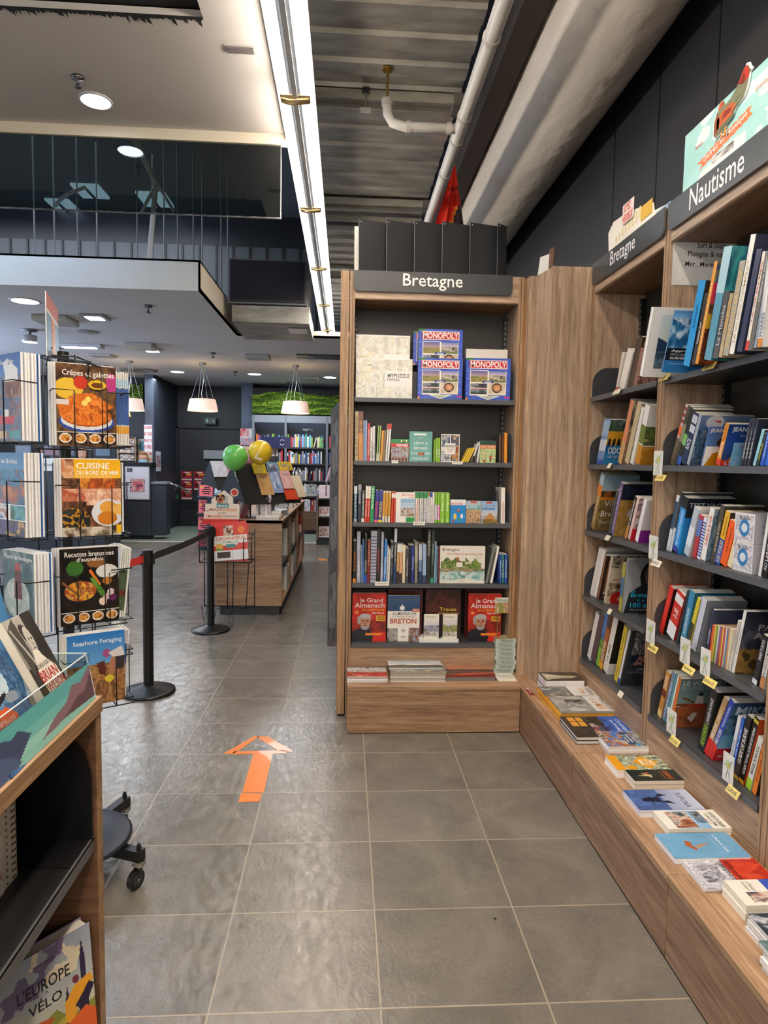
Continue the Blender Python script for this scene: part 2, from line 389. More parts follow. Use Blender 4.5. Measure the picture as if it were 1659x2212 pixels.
# exit door in the back wall
mb=MB('1b1d24');mb.box(-3.98,-2.45,15.66,15.7,0,2.33,'191c23')
for a,b_ in ((-3.98,-3.94),(-2.49,-2.45)):mb.box(a,b_,15.6,15.66,0,2.37,'101217')
mb.box(-3.98,-2.45,15.6,15.66,2.33,2.38,'101217');mb.box(-3.22,-3.2,15.65,15.66,0,2.3,'0c0e12')
dr=struct('door_1',mb,'wall')
mb=MB('9a9fa6');mb.box(-3.35,-2.85,15.58,15.66,1.62,1.82,'8f949b');mb.box(-2.85,-2.6,15.6,15.66,1.68,1.74);build('door_closer',mb,'metal_dark',dr)
mb=MB('20242b');mb.tube([(-3.9,15.66,.62),(-3.9,15.55,.6),(-2.6,15.55,.6),(-2.6,15.66,.62)],.02);build('push_bar',mb,'metal_dark',dr)

# near white ceiling with its dark opening and trim
mb=MB('c5c0ba')
for b_ in ((-9,-.64,-3,1.2),(-.64,-.31,-3,3.97),(-9,-.64,3.01,3.97),(-9,-4.2,1.2,3.01)):mb.box(b_[0],b_[1],b_[2],b_[3],3.5,3.54)
struct('ceiling_near',mb,'plaster')
mb=MB('d9cfba');mb.box(-9,-.31,3.97,4.0,3.44,3.56);struct('trim_3',mb,'plaster')
mb=MB('1b1a1b');pts=[];rs=random.Random(3)
for i in range(420):
    x=-4.2+i*.00847;l=.004+.045*rs.random()**6;mb.add([(x-.004,2.99,3.499),(x+.014,2.99,3.499),(x+.01+rs.uniform(-.01,.01),3.012+l,3.497),(x+.002,3.012+l*.6,3.498)],[(0,1,2,3)])
mb.box(-4.3,-.5,1.1,3.1,3.545,3.6,'0a0a0b');struct('trim_4',mb,'matte')  # black plate above the opening stands in for the darkness of the void
mb=MB('6b6566');p=pz(491,105,3.499);q=pz(549,113,3.499);mb.box(p[0],q[0],p[1]-.02,p[1]+.02,3.49,3.5,'6b6566')
mb.box(p[0]-.01,q[0]+.01,p[1]-.03,p[1]+.03,3.497,3.501,'b5b0aa');build('ceiling_slot',mb,'metal_dark',label='small dark slot recessed in the near white ceiling',cat='vent')
# dark void above, back panels
mb=MB('44474d');mb.box(-9,3,-3,17,6.0,6.1,'4a4e54');struct('ceiling_void',mb,'matte')
mb=MB('51575c');mb.box(-9,1.9,12.2,12.3,3.4,5.45,'54585c')
for i in range(34):mb.box(-9+i*.3,-9+i*.3+.03,12.17,12.2,3.4,5.45,'2e3236')
mb.box(-9,1.9,12.2,12.3,5.45,6.0,'24262c')
struct('wall_upper_back',mb,'metal_dark')
# low white ceiling with stepped bulkhead
mb=MB('d4d4d6')
mb.box(-9,-1.52,6.96,9.3,3.33,3.36);mb.box(-9,1.9,9.3,15.7,3.33,3.36)
mb.box(-9,-1.52,6.94,6.96,3.33,3.64,'d2d0c4');mb.box(-1.54,-1.52,6.94,9.3,3.33,3.64,'cfc4b2');mb.box(-1.52,1.9,9.3,9.33,3.33,3.42,'cbbfae')
mb.box(-9,-1.52,6.94,9.3,3.62,3.64);struct('ceiling_low',mb,'plaster')
# galvanised deck between the light strip and the pipe
mb=MB('c4c1b8');y=3.2;k=0;P=[]
while y < 12.0:
    for dy,z in ((0,4.1),(.13,4.1),(.148,4.122),(.252,4.122),(.27,4.1)):
        P.append((y+dy,z))
    y +=.27
vs=[];fs=[]
for yy,z in P:vs +=[(-.42,yy,z),(.75,yy,z)]
for i in range(len(P)-1):fs.append((2*i,2*i+1,2*i+3,2*i+2))
mb.add(vs,fs);struct('ceiling_deck',mb,'galv')
def channel(nm,y,z,lab,holes=False,col='a9a59b'):
    mb=MB(col);mb.box(-.42,.74,y,y+.1,z-.035,z);mb.box(-.42,.74,y-.012,y,z-.06,z,'c4c0b4');mb.box(-.42,.74,y+.1,y+.112,z-.06,z)
    if holes:
        for i in range(24):mb.box(-.4+i*.048,-.375+i*.048,y+.02,y+.05,z-.0365,z-.035,'26262a')
    else:mb.box(.7,.78,y-.03,y+.13,z-.08,z,'8d8a82')
    build(nm,mb,'galv',label=lab,cat='beam',group='steel channels under the deck')
channel('steel_channel',4.56,4.09,'nearest galvanised steel channel crossing under the metal deck ceiling')
channel('steel_channel',6.35,4.09,'middle plain steel channel under the metal deck, above the end bookcase')
channel('steel_channel',6.75,4.07,'slotted steel channel just behind the middle plain channel',True,'77797a')
channel('steel_channel',8.6,4.05,'small far steel channel under the metal deck beyond the slotted one')

# glass smoke barrier
for x0,x1,lb in ((-9,-2.02,'left'),(-2.015,-.4,'right')):
    mb=MB('fff');mb.box(x0,x1,3.984,3.992,3.03,3.45)
    g=build('glass_panel',mb,'glass',label='%s pane of the hanging glass smoke barrier below the near ceiling' % lb,cat='glass panel')
    mb=MB('9aa0a3');mb.box(x0,x1,3.981,3.995,3.025,3.031);mb.box(x1-.004,x1,3.98,3.996,3.03,3.45,'c9cfcf');build('edge_trim',mb,'chrome',g)
# skylights and hanging rods in the void
for x,y,w,lb in ((335,431,.24,'right'),(195,413,.22,'middle'),(135,443,.2,'left')):
    p=pz(x,y,5.98);mb=MB('fff');mb.box(p[0]-w,p[0]+w,p[1]-w*1.2,p[1]+w*1.2,5.96,5.999)
    o=build('skylight',mb,'sky',label='%s pale skylight in the dark upper ceiling behind the glass' % lb,cat='skylight')
    mb=MB('1d1e22');mb.box(p[0]-.015,p[0]+.015,p[1]-w*1.2,p[1]+w*1.2,5.93,5.96);build('glazing_bar',mb,'metal_dark',o)
for i,(x,Yd) in enumerate(((75,9),(118,9),(168,8.6),(210,9.2),(297,8),(330,9.5),(355,9),(384,8.4),(418,9),(437,9.5),(478,8.8),(492,9.4))):
    p=py(x,520,Yd);mb=MB('6d7074');mb.cyl((p[0],Yd,3.64),(p[0],Yd,6.0),.009,n=6);build('ceiling_rod',mb,'metal_dark',label='thin threaded rod hanging in the dark void above the low ceiling',cat='rod',group='rods in the ceiling void')
mb=MB('b8b6b0');a=py(322,560,8.0);b2=py(337,395,8.0);c2=py(282,284,6.2)
mb.tube([a,b2,c2],.03);build('drain_pipe',mb,'plastic',label='grey bent pipe running down through the dark void behind the glass',cat='pipe')
mb=MB('b8b6b0');mb.tube([py(338,395,8),py(306,458,8)],.02);mb.tube([py(338,395,8),py(375,455,9)],.02);build('pipe_brace',mb,'plastic',label='small forked brace beside the bent grey pipe in the void',cat='brace')
mb=MB('b8b6b0');mb.tube([py(118,446,7.5),py(130,432,7.5),py(145,420,7.5),py(182,405,7.5)],.02);build('curved_hose',mb,'plastic',label='curved pale hose in the dark void behind the glass barrier',cat='hose')
# air unit above the low ceiling
o=empty('air_unit',(-.95,8.3,3.5),'large dark louvred air unit above the stepped white ceiling','air unit')
a=py(492,557,8.2);b_=py(663,660,8.2)
mb=MB('8d8f94');mb.box(a[0],b_[0],8.2,9.2,b_[2],a[2],'6c6e73');build('housing',mb,'metal_dark',o)
mb=MB('2b2b33')
n=30
for i in range(n):z=b_[2]+.03+(a[2]-b_[2]-.06)*i/n;mb.add([(a[0]+.03,8.19,z),(b_[0]-.03,8.19,z),(b_[0]-.03,8.17,z+.018),(a[0]+.03,8.17,z+.018)],[(0,1,2,3)],'34343e')
mb.box(a[0]+.03,b_[0]-.03,8.192,8.2,b_[2]+.02,a[2]-.02,'17171c');build('louvre',mb,'metal_dark',o)
mb=MB('b5b2ac');mb.hexa((a[0]+.05,8.2,b_[2]-.22),(b_[0]-a[0]-.02,0,0),(0,1.05,-.02),(0,0,.2),'aaa69e');build('plenum',mb,'galv',o)
mb=MB('f6f4ee');mb.quad((b_[0]-.25,8.45,b_[2]-.232),(b_[0]-.02,8.45,b_[2]-.232),(b_[0]-.02,8.75,b_[2]-.238),(b_[0]-.25,8.75,b_[2]-.238));build('access_panel',mb,'matte',o)

# fluorescent strip: ten fittings end to end
LF=1.418
def fitting(x,y,z,lab,grp,tm='tube'):
    o=empty('strip_light',(x,y,z),lab,'light',grp)
    mb=MB('c9cdd2');mb.box(x-.028,x+.028,y,y+LF,z,z+.06,'aab2ba');mb.box(x-.095,x+.095,y,y+LF,z+.055,z+.065,'d5d9dc');mb.box(x-.012,x+.012,y+.01,y+LF-.01,z-.012,z,'d5dade');build('rail',mb,'plastic',o)  # wide plate over the tubes added to block their upward light
    for s in (-1,1):
        mb=MB('fff');mb.cyl((x+s*.058,y+.03,z+.022),(x+s*.058,y+LF-.03,z+.022),.026,n=12);build('tube',mb,tm,o)
    for e in (0,1):
        mb=MB('cdb894');yy=y+(0 if e==0 else LF-.035)
        mb.box(x-.075,x+.075,yy,yy+.035,z-.004,z+.045,'cdb894');mb.tube([(x-.07,yy+.017,z-.01),(x-.03,yy+.017,z-.02),(x+.07,yy+.017,z-.01)],.006,6,'b39c6b');build('end_socket',mb,'plastic',o)
    return o
sx=-.273;ords=['near end','second','third','fourth','fifth','sixth','seventh','eighth','ninth','far end']
for i in range(10):
    fitting(sx,-3.70+i*1.42,3.4,'%s fluorescent tube fitting of the long ceiling strip' % ords[i].capitalize() if i else 'fluorescent fitting of the ceiling strip behind the viewer','fittings of the long fluorescent strip')
for i in range(4):
    fitting(.45,-2.9+i*1.45,4.25,'fluorescent fitting of the second strip, above the right bookcases, overhead','fittings of the second strip','tube2')
# sprinkler pipe
o=empty('sprinkler_pipe',(.71,4,3.75),'white sprinkler pipe running along the ceiling beside the metal deck','pipe')
mb=MB('d3d1cb');mb.cyl((.71,-1,3.75),(.71,12,3.75),.042,n=16)
for y in (3.4,4.15,4.45,4.95,6.4):mb.cyl((.71,y,3.75),(.71,y+.03,3.75),.047,n=16,col='bdbab2')
build('main_pipe',mb,'plastic',o)
mb=MB('d3d1cb');ez=3.75;mb.tube([(.71,4.32,ez),(.34,4.32,ez),(.27,4.32,ez+.02),(.24,4.32,ez+.07),(.235,4.32,ez+.15)],.03,12)
for x in (.62,.36):mb.cyl((x,4.32,ez),(x+.03,4.32,ez),.038,n=12,col='bdbab2')
mb.cyl((.235,4.32,ez+.12),(.235,4.32,ez+.16),.036,n=12,col='c4c1b9');build('branch_elbow',mb,'plastic',o)
mb=MB('b99a4c');mb.cyl((.235,4.32,ez+.16),(.235,4.32,4.095),.008);mb.cyl((.235,4.32,4.085),(.235,4.32,4.095),.035,n=16);build('brass_rosette',mb,'chrome',o)
for (x,y) in ((790,222),(1132-590,0)):
    if y:
        p=pz(x,y,4.0);mb=MB('8b8780');mb.cyl((p[0],p[1],3.97),(p[0],p[1],4.1),.008);mb.box(p[0]-.035,p[0]+.035,p[1]-.012,p[1]+.012,3.94,3.965,'d0cdc4');mb.box(p[0]-.025,p[0]+.025,p[1]-.02,p[1]+.02,4.06,4.09,'2f2d2c')
        build('pipe_clip',mb,'metal_dark',label='small empty clip hanging under the first steel channel',cat='clip')
# textile duct
mb=MB('ebe3d6');n=36;prof=[]
R0=.34;cx,cz=1.45,4.18
vs=[];ny=60
for j in range(ny+1):
    y=-2+14*j/ny
    for k in range(n):
        t=2*math.pi*k/n;r=R0*(1+.008*math.sin(y*2.1+t*2)+.006*math.sin(y*4.1+t*3));vs.append((cx+r*math.cos(t),y,cz+r*math.sin(t)))
fs=[(j*n+k,j*n+(k+1) % n,(j+1)*n+(k+1) % n,(j+1)*n+k) for j in range(ny) for k in range(n)]
mb.add(vs,fs,sm=True);build('textile_duct',mb,'fabric',label='huge cream fabric air duct sagging under the dark ceiling',cat='duct')
mb=MB('3a3029');mb.box(.93,1.08,-2,12,4.1,4.35,'3b322c');build('netting_strip',mb,'cloth',label='dark brown netting strip between the white pipe and the fabric duct',cat='netting')

# red flag hanging behind the end bookcase
fy=5.6;T=py(983,352,fy);L_=py(938,490,fy);Rr=py(1004,490,fy)
mb=MB('e03326');vs=[];cs=[];nu,nv=20,16
for j in range(nv+1):
    f=j/nv
    for i in range(nu+1):
        g=i/nu;top=T;bot=L_*(1-g)+Rr*g;p=top*(1-f)+bot*f;p=p+V((.008*math.sin(g*9))*f,.05*math.sin(g*14)*f,0);vs.append(p)
b0=mb.n
for p in vs:mb.v.append(tuple(p))
mb.n +=len(vs)
for j in range(nv):
    for i in range(nu):
        a=b0+j*(nu+1)+i;mb.f.append((a,a+1,a+nu+2,a+nu+1));mb.sm.append(True);g=i/nu;f=j/nv
        c='e2301f'
        if g > .55+.5*(1-f) and f > .68:c='2a1e22'
        elif g > .47+.5*(1-f) and f > .66:c='e8892a'
        if .34 < f < .42 and g > .1:c='a3201a'
        mb.c.append(lin(c))
mb.tube([T,V(.72,5.6,3.72)],.004,5,'d8d4cc');build('red_flag',mb,'cloth',label='red flag hanging in folds behind the black boards',cat='flag')

# ================================================================== BOOKCASES
ED='efe2cc'
SH=[1.99,1.607,1.228,.848,.47]
def rounded(x0,x1,z0,z1,r,corners='b',n=6):
    pts=[]
    def arc(cx,cz,a0):return [(cx+r*math.cos(a0+math.pi/2*i/n),cz+r*math.sin(a0+math.pi/2*i/n)) for i in range(n+1)]
    pts +=arc(x0+r,z0+r,math.pi) if 'b' in corners else [(x0,z0)]
    pts +=arc(x1-r,z0+r,1.5*math.pi) if 'b' in corners else [(x1,z0)]
    pts +=arc(x1-r,z1-r,0) if 't' in corners else [(x1,z1)]
    pts +=arc(x0+r,z1-r,math.pi/2) if 't' in corners else [(x0,z1)]
    return pts
def bookcase(name,O,U,W,width,label,sign,sbox,sides=('l','r'),grain='wood_x',zfoot=0.0):
    """O front-left foot; U along the front to the right, W into the depth"""
    O,U,W=map(lambda q:np.array(q,float),(O,U,W));Z=Z3;D=.31
    o=empty(name,O+U*width/2,label,'bookcase')
    def bx(mb,a0,a1,d0,d1,z0,z1,col=None,front=None):mb.hexa(O+U*a0+W*d0+Z*z0,U*(a1-a0),W*(d1-d0),Z*(z1-z0),col,front)
    for k,a in (('l',0),('r',width-.03)):
        mb=MB('fff');bx(mb,a,a+.03,0,D+.03,zfoot,2.735,'fff',ED);bx(mb,a+.0135,a+.0165,-.0006,0,zfoot,2.735,'8a6f50');build('side_panel',mb,'wood_v',o)
    mb=MB('35342f');bx(mb,.03,width-.03,D-.015,D+.01,.3,2.6,'34332f')
    for a in (.08,width-.08):
        for z in (2.3,):mb.cyl(O+U*a+W*(D-.016)+Z*z,O+U*a+W*(D-.019)+Z*z,.01,n=10,col='0c0c0c')
    build('back_panel',mb,'metal_dark',o)
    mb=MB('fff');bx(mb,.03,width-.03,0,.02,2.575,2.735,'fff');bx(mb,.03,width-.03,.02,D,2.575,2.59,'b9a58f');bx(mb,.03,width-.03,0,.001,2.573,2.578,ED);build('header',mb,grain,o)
    sg=MB('34373a');pts=rounded(.02,width-.075 if name=='end_bookcase' else width-.015,2.618,2.738,.03)
    sg.plate(pts,O-W*.016,U,Z,.01,'33373a','5a5d5f')
    a0,a1,z0,z1=sbox;sg.text(sign,O-W*.0166+U*a0+Z*z0,U*(a1-a0),Z*(z1-z0),'f5f5f2',.4);build('sign_board',sg,'plastic',o)
    mb=MB('fff');bx(mb,.03,width-.03,.0015,.03,.284,.44,'f4ece2');bx(mb,.03,width-.03,.001,.03,.436,.442,ED);build('kick_panel',mb,grain,o)
    for a in (.03,width-.055):
        mb=MB('18191a');bx(mb,a,a+.025,D-.045,D-.015,.44,2.55,'141516')
        for i in range(60):z=.5+i*.034;bx(mb,a+.006,a+.019,D-.0455,D-.045,z,z+.018,'6d6f70')
        build('slotted_rail',mb,'metal_dark',o)
    for i,z in enumerate(SH):
        mb=MB('55575a');pts=rounded(.034,width-.034,z-.026,z,.012);mb.plate(pts,O-W*.004,U,Z,.012,'54565a','3a3c3f')
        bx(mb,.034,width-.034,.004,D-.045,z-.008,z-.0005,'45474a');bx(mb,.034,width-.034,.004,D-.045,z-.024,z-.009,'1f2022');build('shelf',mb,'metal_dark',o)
    return o
bc0=bookcase('end_bookcase',(.014,3.975,0),X3,Y3,1.055,'wooden end bookcase facing the aisle, headed Bretagne in white letters','Bretagne',(.315,.675,2.632,2.728))
# freestanding pilaster at its left and filler at its right
mb=MB('fff');mb.box(-.04,.008,3.97,4.45,.02,2.735,'fff',ED);mb.box(-.0415,-.04,3.97,3.975,.02,2.735,'c9b08a');mb.box(-.03,.006,3.99,4.4,0,.02,'141414');build('end_pilaster',mb,'wood_v',label='narrow wooden end post left of the frontal bookcase',cat='post')
mb=MB('fff');mb.box(1.072,1.09,3.985,4.3,.284,2.73,'e0cba6','d4b68a');mb.box(1.09,1.13,3.93,4.0,.284,2.73,'fff')
mb.hexa((1.12,3.97,.284),(.05,-.24,0),(.01,.02,0),(0,0,2.446),'fff');mb.box(1.165,1.4,3.72,3.745,.284,2.73,'fff');mb.box(1.163,1.168,3.718,3.721,.284,2.731,ED);mb.box(1.392,1.4,3.716,3.721,.284,2.735,ED)
build('corner_column',mb,'wood_v',label='tall wooden corner column joining the two rows of bookcases',cat='panel')
bc1=bookcase('corner_bookcase',(1.4,3.715,0),-Y3,X3,.865,'right-hand wooden bookcase beside the corner panel, headed Bretagne','Bretagne',(.27,.565,2.632,2.728),grain='wood_y')
bc2=bookcase('sailing_bookcase',(1.4,2.85,0),-Y3,X3,.865,'right-hand wooden bookcase headed Nautisme in white letters','Nautisme',(.2,.565,2.642,2.728),grain='wood_y')
bc3=bookcase('near_bookcase',(1.4,1.985,0),-Y3,X3,.865,'empty-looking wooden bookcase at the right edge beyond Nautisme','',(.2,.5,2.65,2.72),grain='wood_y')
# low benches
mb=MB('fff');mb.box(.028,1.055,3.71,3.9745,.262,.284,'fff0e0',ED);build('display_bench',mb,'wood_x',label='low wooden display bench in front of the end bookcase',cat='bench')
bo=bpy.data.objects['display_bench']
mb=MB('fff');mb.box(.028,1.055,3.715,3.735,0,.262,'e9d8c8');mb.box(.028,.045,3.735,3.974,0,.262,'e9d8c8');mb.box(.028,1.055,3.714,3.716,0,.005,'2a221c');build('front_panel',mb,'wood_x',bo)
for i,(y0,y1,lb) in enumerate(((2.825,3.73,'farthest'),(1.942,2.823,'middle'),(.9,1.94,'nearest'))):
    mb=MB('fff');mb.box(1.055,1.3995,y0,y1,.262,.284,'fff0e0');i or mb.box(1.055,1.17,3.73,3.97,.262,.284,'fff0e0');mb.box(1.0535,1.0555,y0,y1,.264,.2845,ED);b_=build('wall_bench',mb,'wood_y',label='%s low wooden bench section under the right-hand bookcases' % lb,cat='bench',group='bench sections along the right wall')
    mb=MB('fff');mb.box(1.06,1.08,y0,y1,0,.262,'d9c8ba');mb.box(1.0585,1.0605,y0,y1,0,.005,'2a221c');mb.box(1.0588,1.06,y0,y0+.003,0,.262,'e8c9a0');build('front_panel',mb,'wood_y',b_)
# black boards standing on top of the end bookcase
for i in range(6):
    x0=.065+i*.1715;mb=MB('2c2e31')
    dx=.185 if i < 5 else .07
    mb.hexa((x0,4.10-i*.004,2.74),(dx,.05,0),(.001,.003,0),(-.004,0,.345),'2b2d30');mb.hexa((x0-.001,4.099-i*.004,2.74),(.003,0,0),(.001,.003,0),(-.004,0,.345),'6a6e73')
    mb.cyl((x0+.01,4.098-i*.004,3.068),(x0+.01,4.094-i*.004,3.068),.003,n=8,col='d0d0d0')
    build('black_board',mb,'plastic',label='%s black board standing in the row on top of the end bookcase' % ['leftmost','second from left','third from left','fourth from left','fifth from left','narrow rightmost'][i],cat='board',group='black boards on the end bookcase')
mb=MB('efeee4');mb.hexa((.04,4.2,2.74),(.5,.02,0),(0,.004,0),(-.003,0,.335),'efeee2');build('white_board',mb,'matte',label='cream board peeking out behind the leftmost black board',cat='board')
# prints leaning on the corner panel
mb=MB('e9e7e2');mb.hexa((1.16,4.02,2.73),(.05,-.10,0),(.004,.004,0),(.015,0,.14),'ecebe5');build('leaning_card',mb,'print',label='white card leaning on top of the corner panel',cat='card')
mb=MB('c89a5c');mb.hexa((1.19,3.9,2.73),(.012,-.05,0),(.004,.004,0),(.006,0,.15),'9a6a3c');build('wooden_slat',mb,'wood_v',label='thin brown slat standing on top of the corner panel',cat='slat')
# grey bookends on the shelves
def bookend(P,U,W,h,lab,col='3a3c40'):
    P,U,W=map(lambda q:np.array(q,float),(P,U,W));D=.2;r=.09
    pts=[(0,0),(D,0),(D,h)]+[(r-r*math.sin(t*math.pi/16),h-r+r*math.cos(t*math.pi/16)) for t in range(9)]
    mb=MB(col);mb.plate(pts,P,W,Z3,.002,col);mb.hexa(P+Z3*.0005,U*.1,W*D,Z3*.0015,col)
    build('bookend',mb,'metal_dark',label=lab,cat='bookend',group='grey steel bookends')
NTH=['top','second','third','fourth','bottom']
for i in range(3):bookend((1.036,3.98,SH[i]),-X3,Y3,.19,'grey bookend at the right end of the %s shelf, end bookcase' % NTH[i],'77797c')
bookend((1.036,4.0,SH[3]),-X3,Y3,.19,'dark bookend at the right end of the fourth shelf, end bookcase','3a3c40')
for i in range(5):bookend((1.405,3.68,SH[i]),-Y3,X3,.17,'dark rounded bookend at the left end of the %s shelf, corner bookcase' % NTH[i])
for i in range(1,5):bookend((1.405,2.81,SH[i]),-Y3,X3,.17,'dark rounded bookend at the left end of the %s shelf, Nautisme bookcase' % NTH[i])
# ================================================================== BOOKS
def proj(p):
    q=RC @ (np.array(p,float)-EYE);return 829.5+CAM_F*q[0]/q[2],1106+CAM_F*q[1]/q[2]
ORD=['first','second','third','fourth','fifth','sixth','seventh','eighth','ninth','tenth','eleventh','twelfth','thirteenth','fourteenth','fifteenth','sixteenth','seventeenth','eighteenth','nineteenth','twentieth']+['twenty-'+q for q in ('first','second','third','fourth','fifth','sixth','seventh','eighth','ninth')]+['thirtieth']+['thirty-'+q for q in ('first','second','third','fourth','fifth','sixth','seventh','eighth','ninth')]+['fortieth']
YL={'corner':(2.881,3.683),'Nautisme':(2.016,2.818)}
def nocross(ez,ax,sg,P,prev,h):
    if prev is None:return ez
    s=sg*ez[ax]/ez[2];gap=sg*(P[ax]-prev[0]);H_=min(h,prev[2])
    if gap+(s-prev[1])*H_ < 0:s=prev[1]-gap/H_
    e=V(0,0,1);e[ax]=sg*s;return e/np.linalg.norm(e)
def row(kind,shelf,tr,plane,items,case,z=None):
    ox,oy,sc=tr;z=SH[shelf] if z is None else z;n=0;prev=None
    for it in items:
        xb,yb,xr,xt,yt,col=it[:6];o=dict(it[6]) if len(it) > 6 else {}
        X=lambda v:ox+sc*v
        Yv=lambda v:oy+sc*v
        n +=1;pl=o.get('pl',plane);zz=o.get('z',z)
        if kind=='f':
            y0=proj((0.5,pl,zz))[1];a=py(X(xb),y0,pl)[0];b=py(X(xr),y0,pl)[0];T=py(X(xt),Yv(yt),pl);P=V(a,pl,zz)
        else:
            A=px(X(xb),Yv(yb),pl);B_=px(X(xr),Yv(yb)+(X(xr)-X(xb))*.35*0,pl);a=A[1];T=px(X(xt),Yv(yt),pl);P=V(pl,a,zz)

            u0,v0=proj((pl,a,zz));best=a
            for k in range(400):
                yy=a-k*.0006
                if proj((pl,yy,zz))[0] >=u0+sc*(xr-xb):break
            b=yy
        face=o.get('face')
        if kind=='f' and not face:
            w=b-a;ez=T-P;ez[1]=0;h=np.linalg.norm(ez);ez /=h;ex=V(ez[2],0,-ez[0]);t=w*ez[2]
            if prev is not None and P[0] < prev[0]:P[0]=prev[0]
            ez=nocross(ez,0,1,P,prev,h);ex=V(ez[2],0,-ez[0]);P[2]=zz+max(0,-ex[2]*t)
            d=o.get('d',min(.2,h*.68));args=(P,ex,Y3,ez,t,d,h);prev=(P[0]+w,ez[0]/ez[2],h)
        elif kind=='f':
            w=b-a;h=T[2]-zz;t=o.get('t',.012);args=(V(a,pl+t,zz),-Y3,X3,Z3,t,w,h)
            if 'tilt' in o:q=o['tilt'];args=(V(a,pl+t,zz),V(0,-math.cos(q),math.sin(q)),X3,V(0,math.sin(q),math.cos(q)),t,w,h)
            prev=None
        else:
            w=a-b;ez=T-P;ez[0]=0;h=np.linalg.norm(ez);ez /=h;ex=V(0,-ez[2],ez[1]);t=w*ez[2]
            P[1]=min(P[1],YL[case][1])
            if prev is not None and P[1] > prev[0]:P[1]=prev[0]
            ez=nocross(ez,1,-1,P,prev,h);ex=V(0,-ez[2],ez[1]);P[2]=zz+max(0,-ex[2]*t)
            if P[1]-w < YL[case][0]+.002:args=None;continue
            sl=-ez[1]/ez[2];mx=(P[1]-w-YL[case][0]-.001)/h
            if sl > mx:ez=V(0,-mx,1);ez /=np.linalg.norm(ez);ex=V(0,-ez[2],ez[1]);P[2]=zz+max(0,-ex[2]*t)
            d=min(.225,o.get('d',min(.22,h*.7)));args=(P,ex,X3,ez,t,d,h);prev=(P[1]-w,-ez[1]/ez[2],h)
        if args is None:n -=1;continue
        look=o.get('look','book');lab='%s, %s from left on %s shelf, %s bookcase' % (look,ORD[n-1],NTH[shelf],case)
        nm=o.get('name','book')
        for k in range(o.get('rep',1)):
            book(*args,col,lab,o.get('group','books on the %s shelf of the %s bookcase' % (NTH[shelf],case)),spine=o.get('sp'),st=o.get('st'),cv=o.get('cv'),ct=o.get('ct'),hard=o.get('hard',False),pg=o.get('pg','ece6d8'),name=nm,cat=o.get('cat','book'),cover=o.get('cover'))

def land(w,h,s1,s2,y,cols,seed=1,y2=None,c2=None,amp=.08):
    c=Cv(w,h).g(s1,s2).ridge(y,amp,'fff',4,seed,2,cols)
    if y2:c.ridge(y2,amp*.6,'fff',5,seed+5,2,c2)
    return c
def abst(w,h,cols,sc=5,seed=1):return Cv(w,h).n(0,0,1,1,cols,sc,seed)

T2=(740,860,.2411)
# -------- end bookcase, top shelf: puzzles and property-trading game boxes
def puzzle_cv():
    c=Cv(150,104,'e4e2da').n(0,0,1,1,['c9c6bc','dedbd0','e9e7de','d7d4c6'],9,4);rs=random.Random(5)
    for i in range(150):
        x,y=rs.random(),rs.random();a=rs.choice([0,.4,1.57,1.2,2.6]);l=rs.uniform(.05,.3)
        dx,dy=l*math.cos(a),l*math.sin(a)*1.4;w=rs.uniform(.003,.006)
        c.p([(x-w,y),(x+dx-w,y+dy),(x+dx+w,y+dy+w),(x+w,y+w)],rs.choice(['fbfaf4','f6f4ec','b9b6aa','e9dc9c','fdfcf8']))
    for i in range(14):
        x,y=rs.random(),rs.random();a=rs.uniform(-.3,.3);c.p([(x,y),(x+.006,y),(x+a+.006,y+.45),(x+a,y+.45)],rs.choice(['e6d9a0','f2ead0','e9e0b8']))
    return c.r(0,0,1,.015,'f4f2ee').r(0,.98,1,1,'f4f2ee').r(.52,.3,.985,.7,'f0efeb')
def gbox(P,w,h,t,cv,ct,lab,col,group,yaw=0,name='game_box',cat='game box'):
    P=np.array(P,float);ex=V(0,-1,0);ey=X3
    mb=MB(col);mb.hexa(P,ey*w,-ex*t*.93,Z3*h,col)
    if cv is not None:mb.grid(P+ex*.0006,ey*w,Z3*h,cv)
    for q in ct:
        s,x0,y0,x1,y1,c=q[:6];mb.text(s,P+ex*.0012+ey*w*x0+Z3*h*(1-y1),ey*w*(x1-x0),Z3*h*(y1-y0),c,q[6] if len(q) > 6 else 0)
    o=build(name,mb,'print',label=lab,cat=cat,group=group)
    m2=MB('f4f3ef');m2.hexa(P-ex*t*.935+ey*.002+Z3*.002,ey*(w-.004),-ex*t*.065,Z3*(h-.004),'e8e6e0');build('box_base',m2,'print',o);return o
T7=(720,570,.27728)
def fx(x,y,tr,pl):return py(tr[0]+tr[2]*x,tr[1]+tr[2]*y,pl)
a=fx(175,1030,T7,4.0);b_=fx(618,745,T7,4.0);pc=puzzle_cv()
pt=[('MYPUZZLE',.56,.375,.95,.47,'3f4446',1.2),('rennes',.56,.49,.77,.56,'44484a')]
gbox((a[0],4.0,SH[0]),b_[0]-a[0],b_[2]-SH[0],.05,pc,pt+[('24,95€',.14,.15,.28,.22,'333')],'lower front pale street-map jigsaw box with round price sticker','eceae4','jigsaw boxes')
mb=MB('f3f0dc');
c=bpy.data.objects['game_box'];e_=V(a[0]+(b_[0]-a[0])*.215,3.9988,SH[0]+(b_[2]-SH[0])*.82)
n_=20;mb.add([e_+V(.022*math.cos(2*math.pi*k/n_),0,.022*math.sin(2*math.pi*k/n_)) for k in range(n_)],[tuple(range(n_))]);mb.text('24,95€',e_+V(-.016,-.0005,0),V(.032,0,0),V(0,0,.01),'333');build('price_sticker',mb,'print',c)
a=fx(175,745,T7,4.06);b_=fx(600,560,T7,4.06)
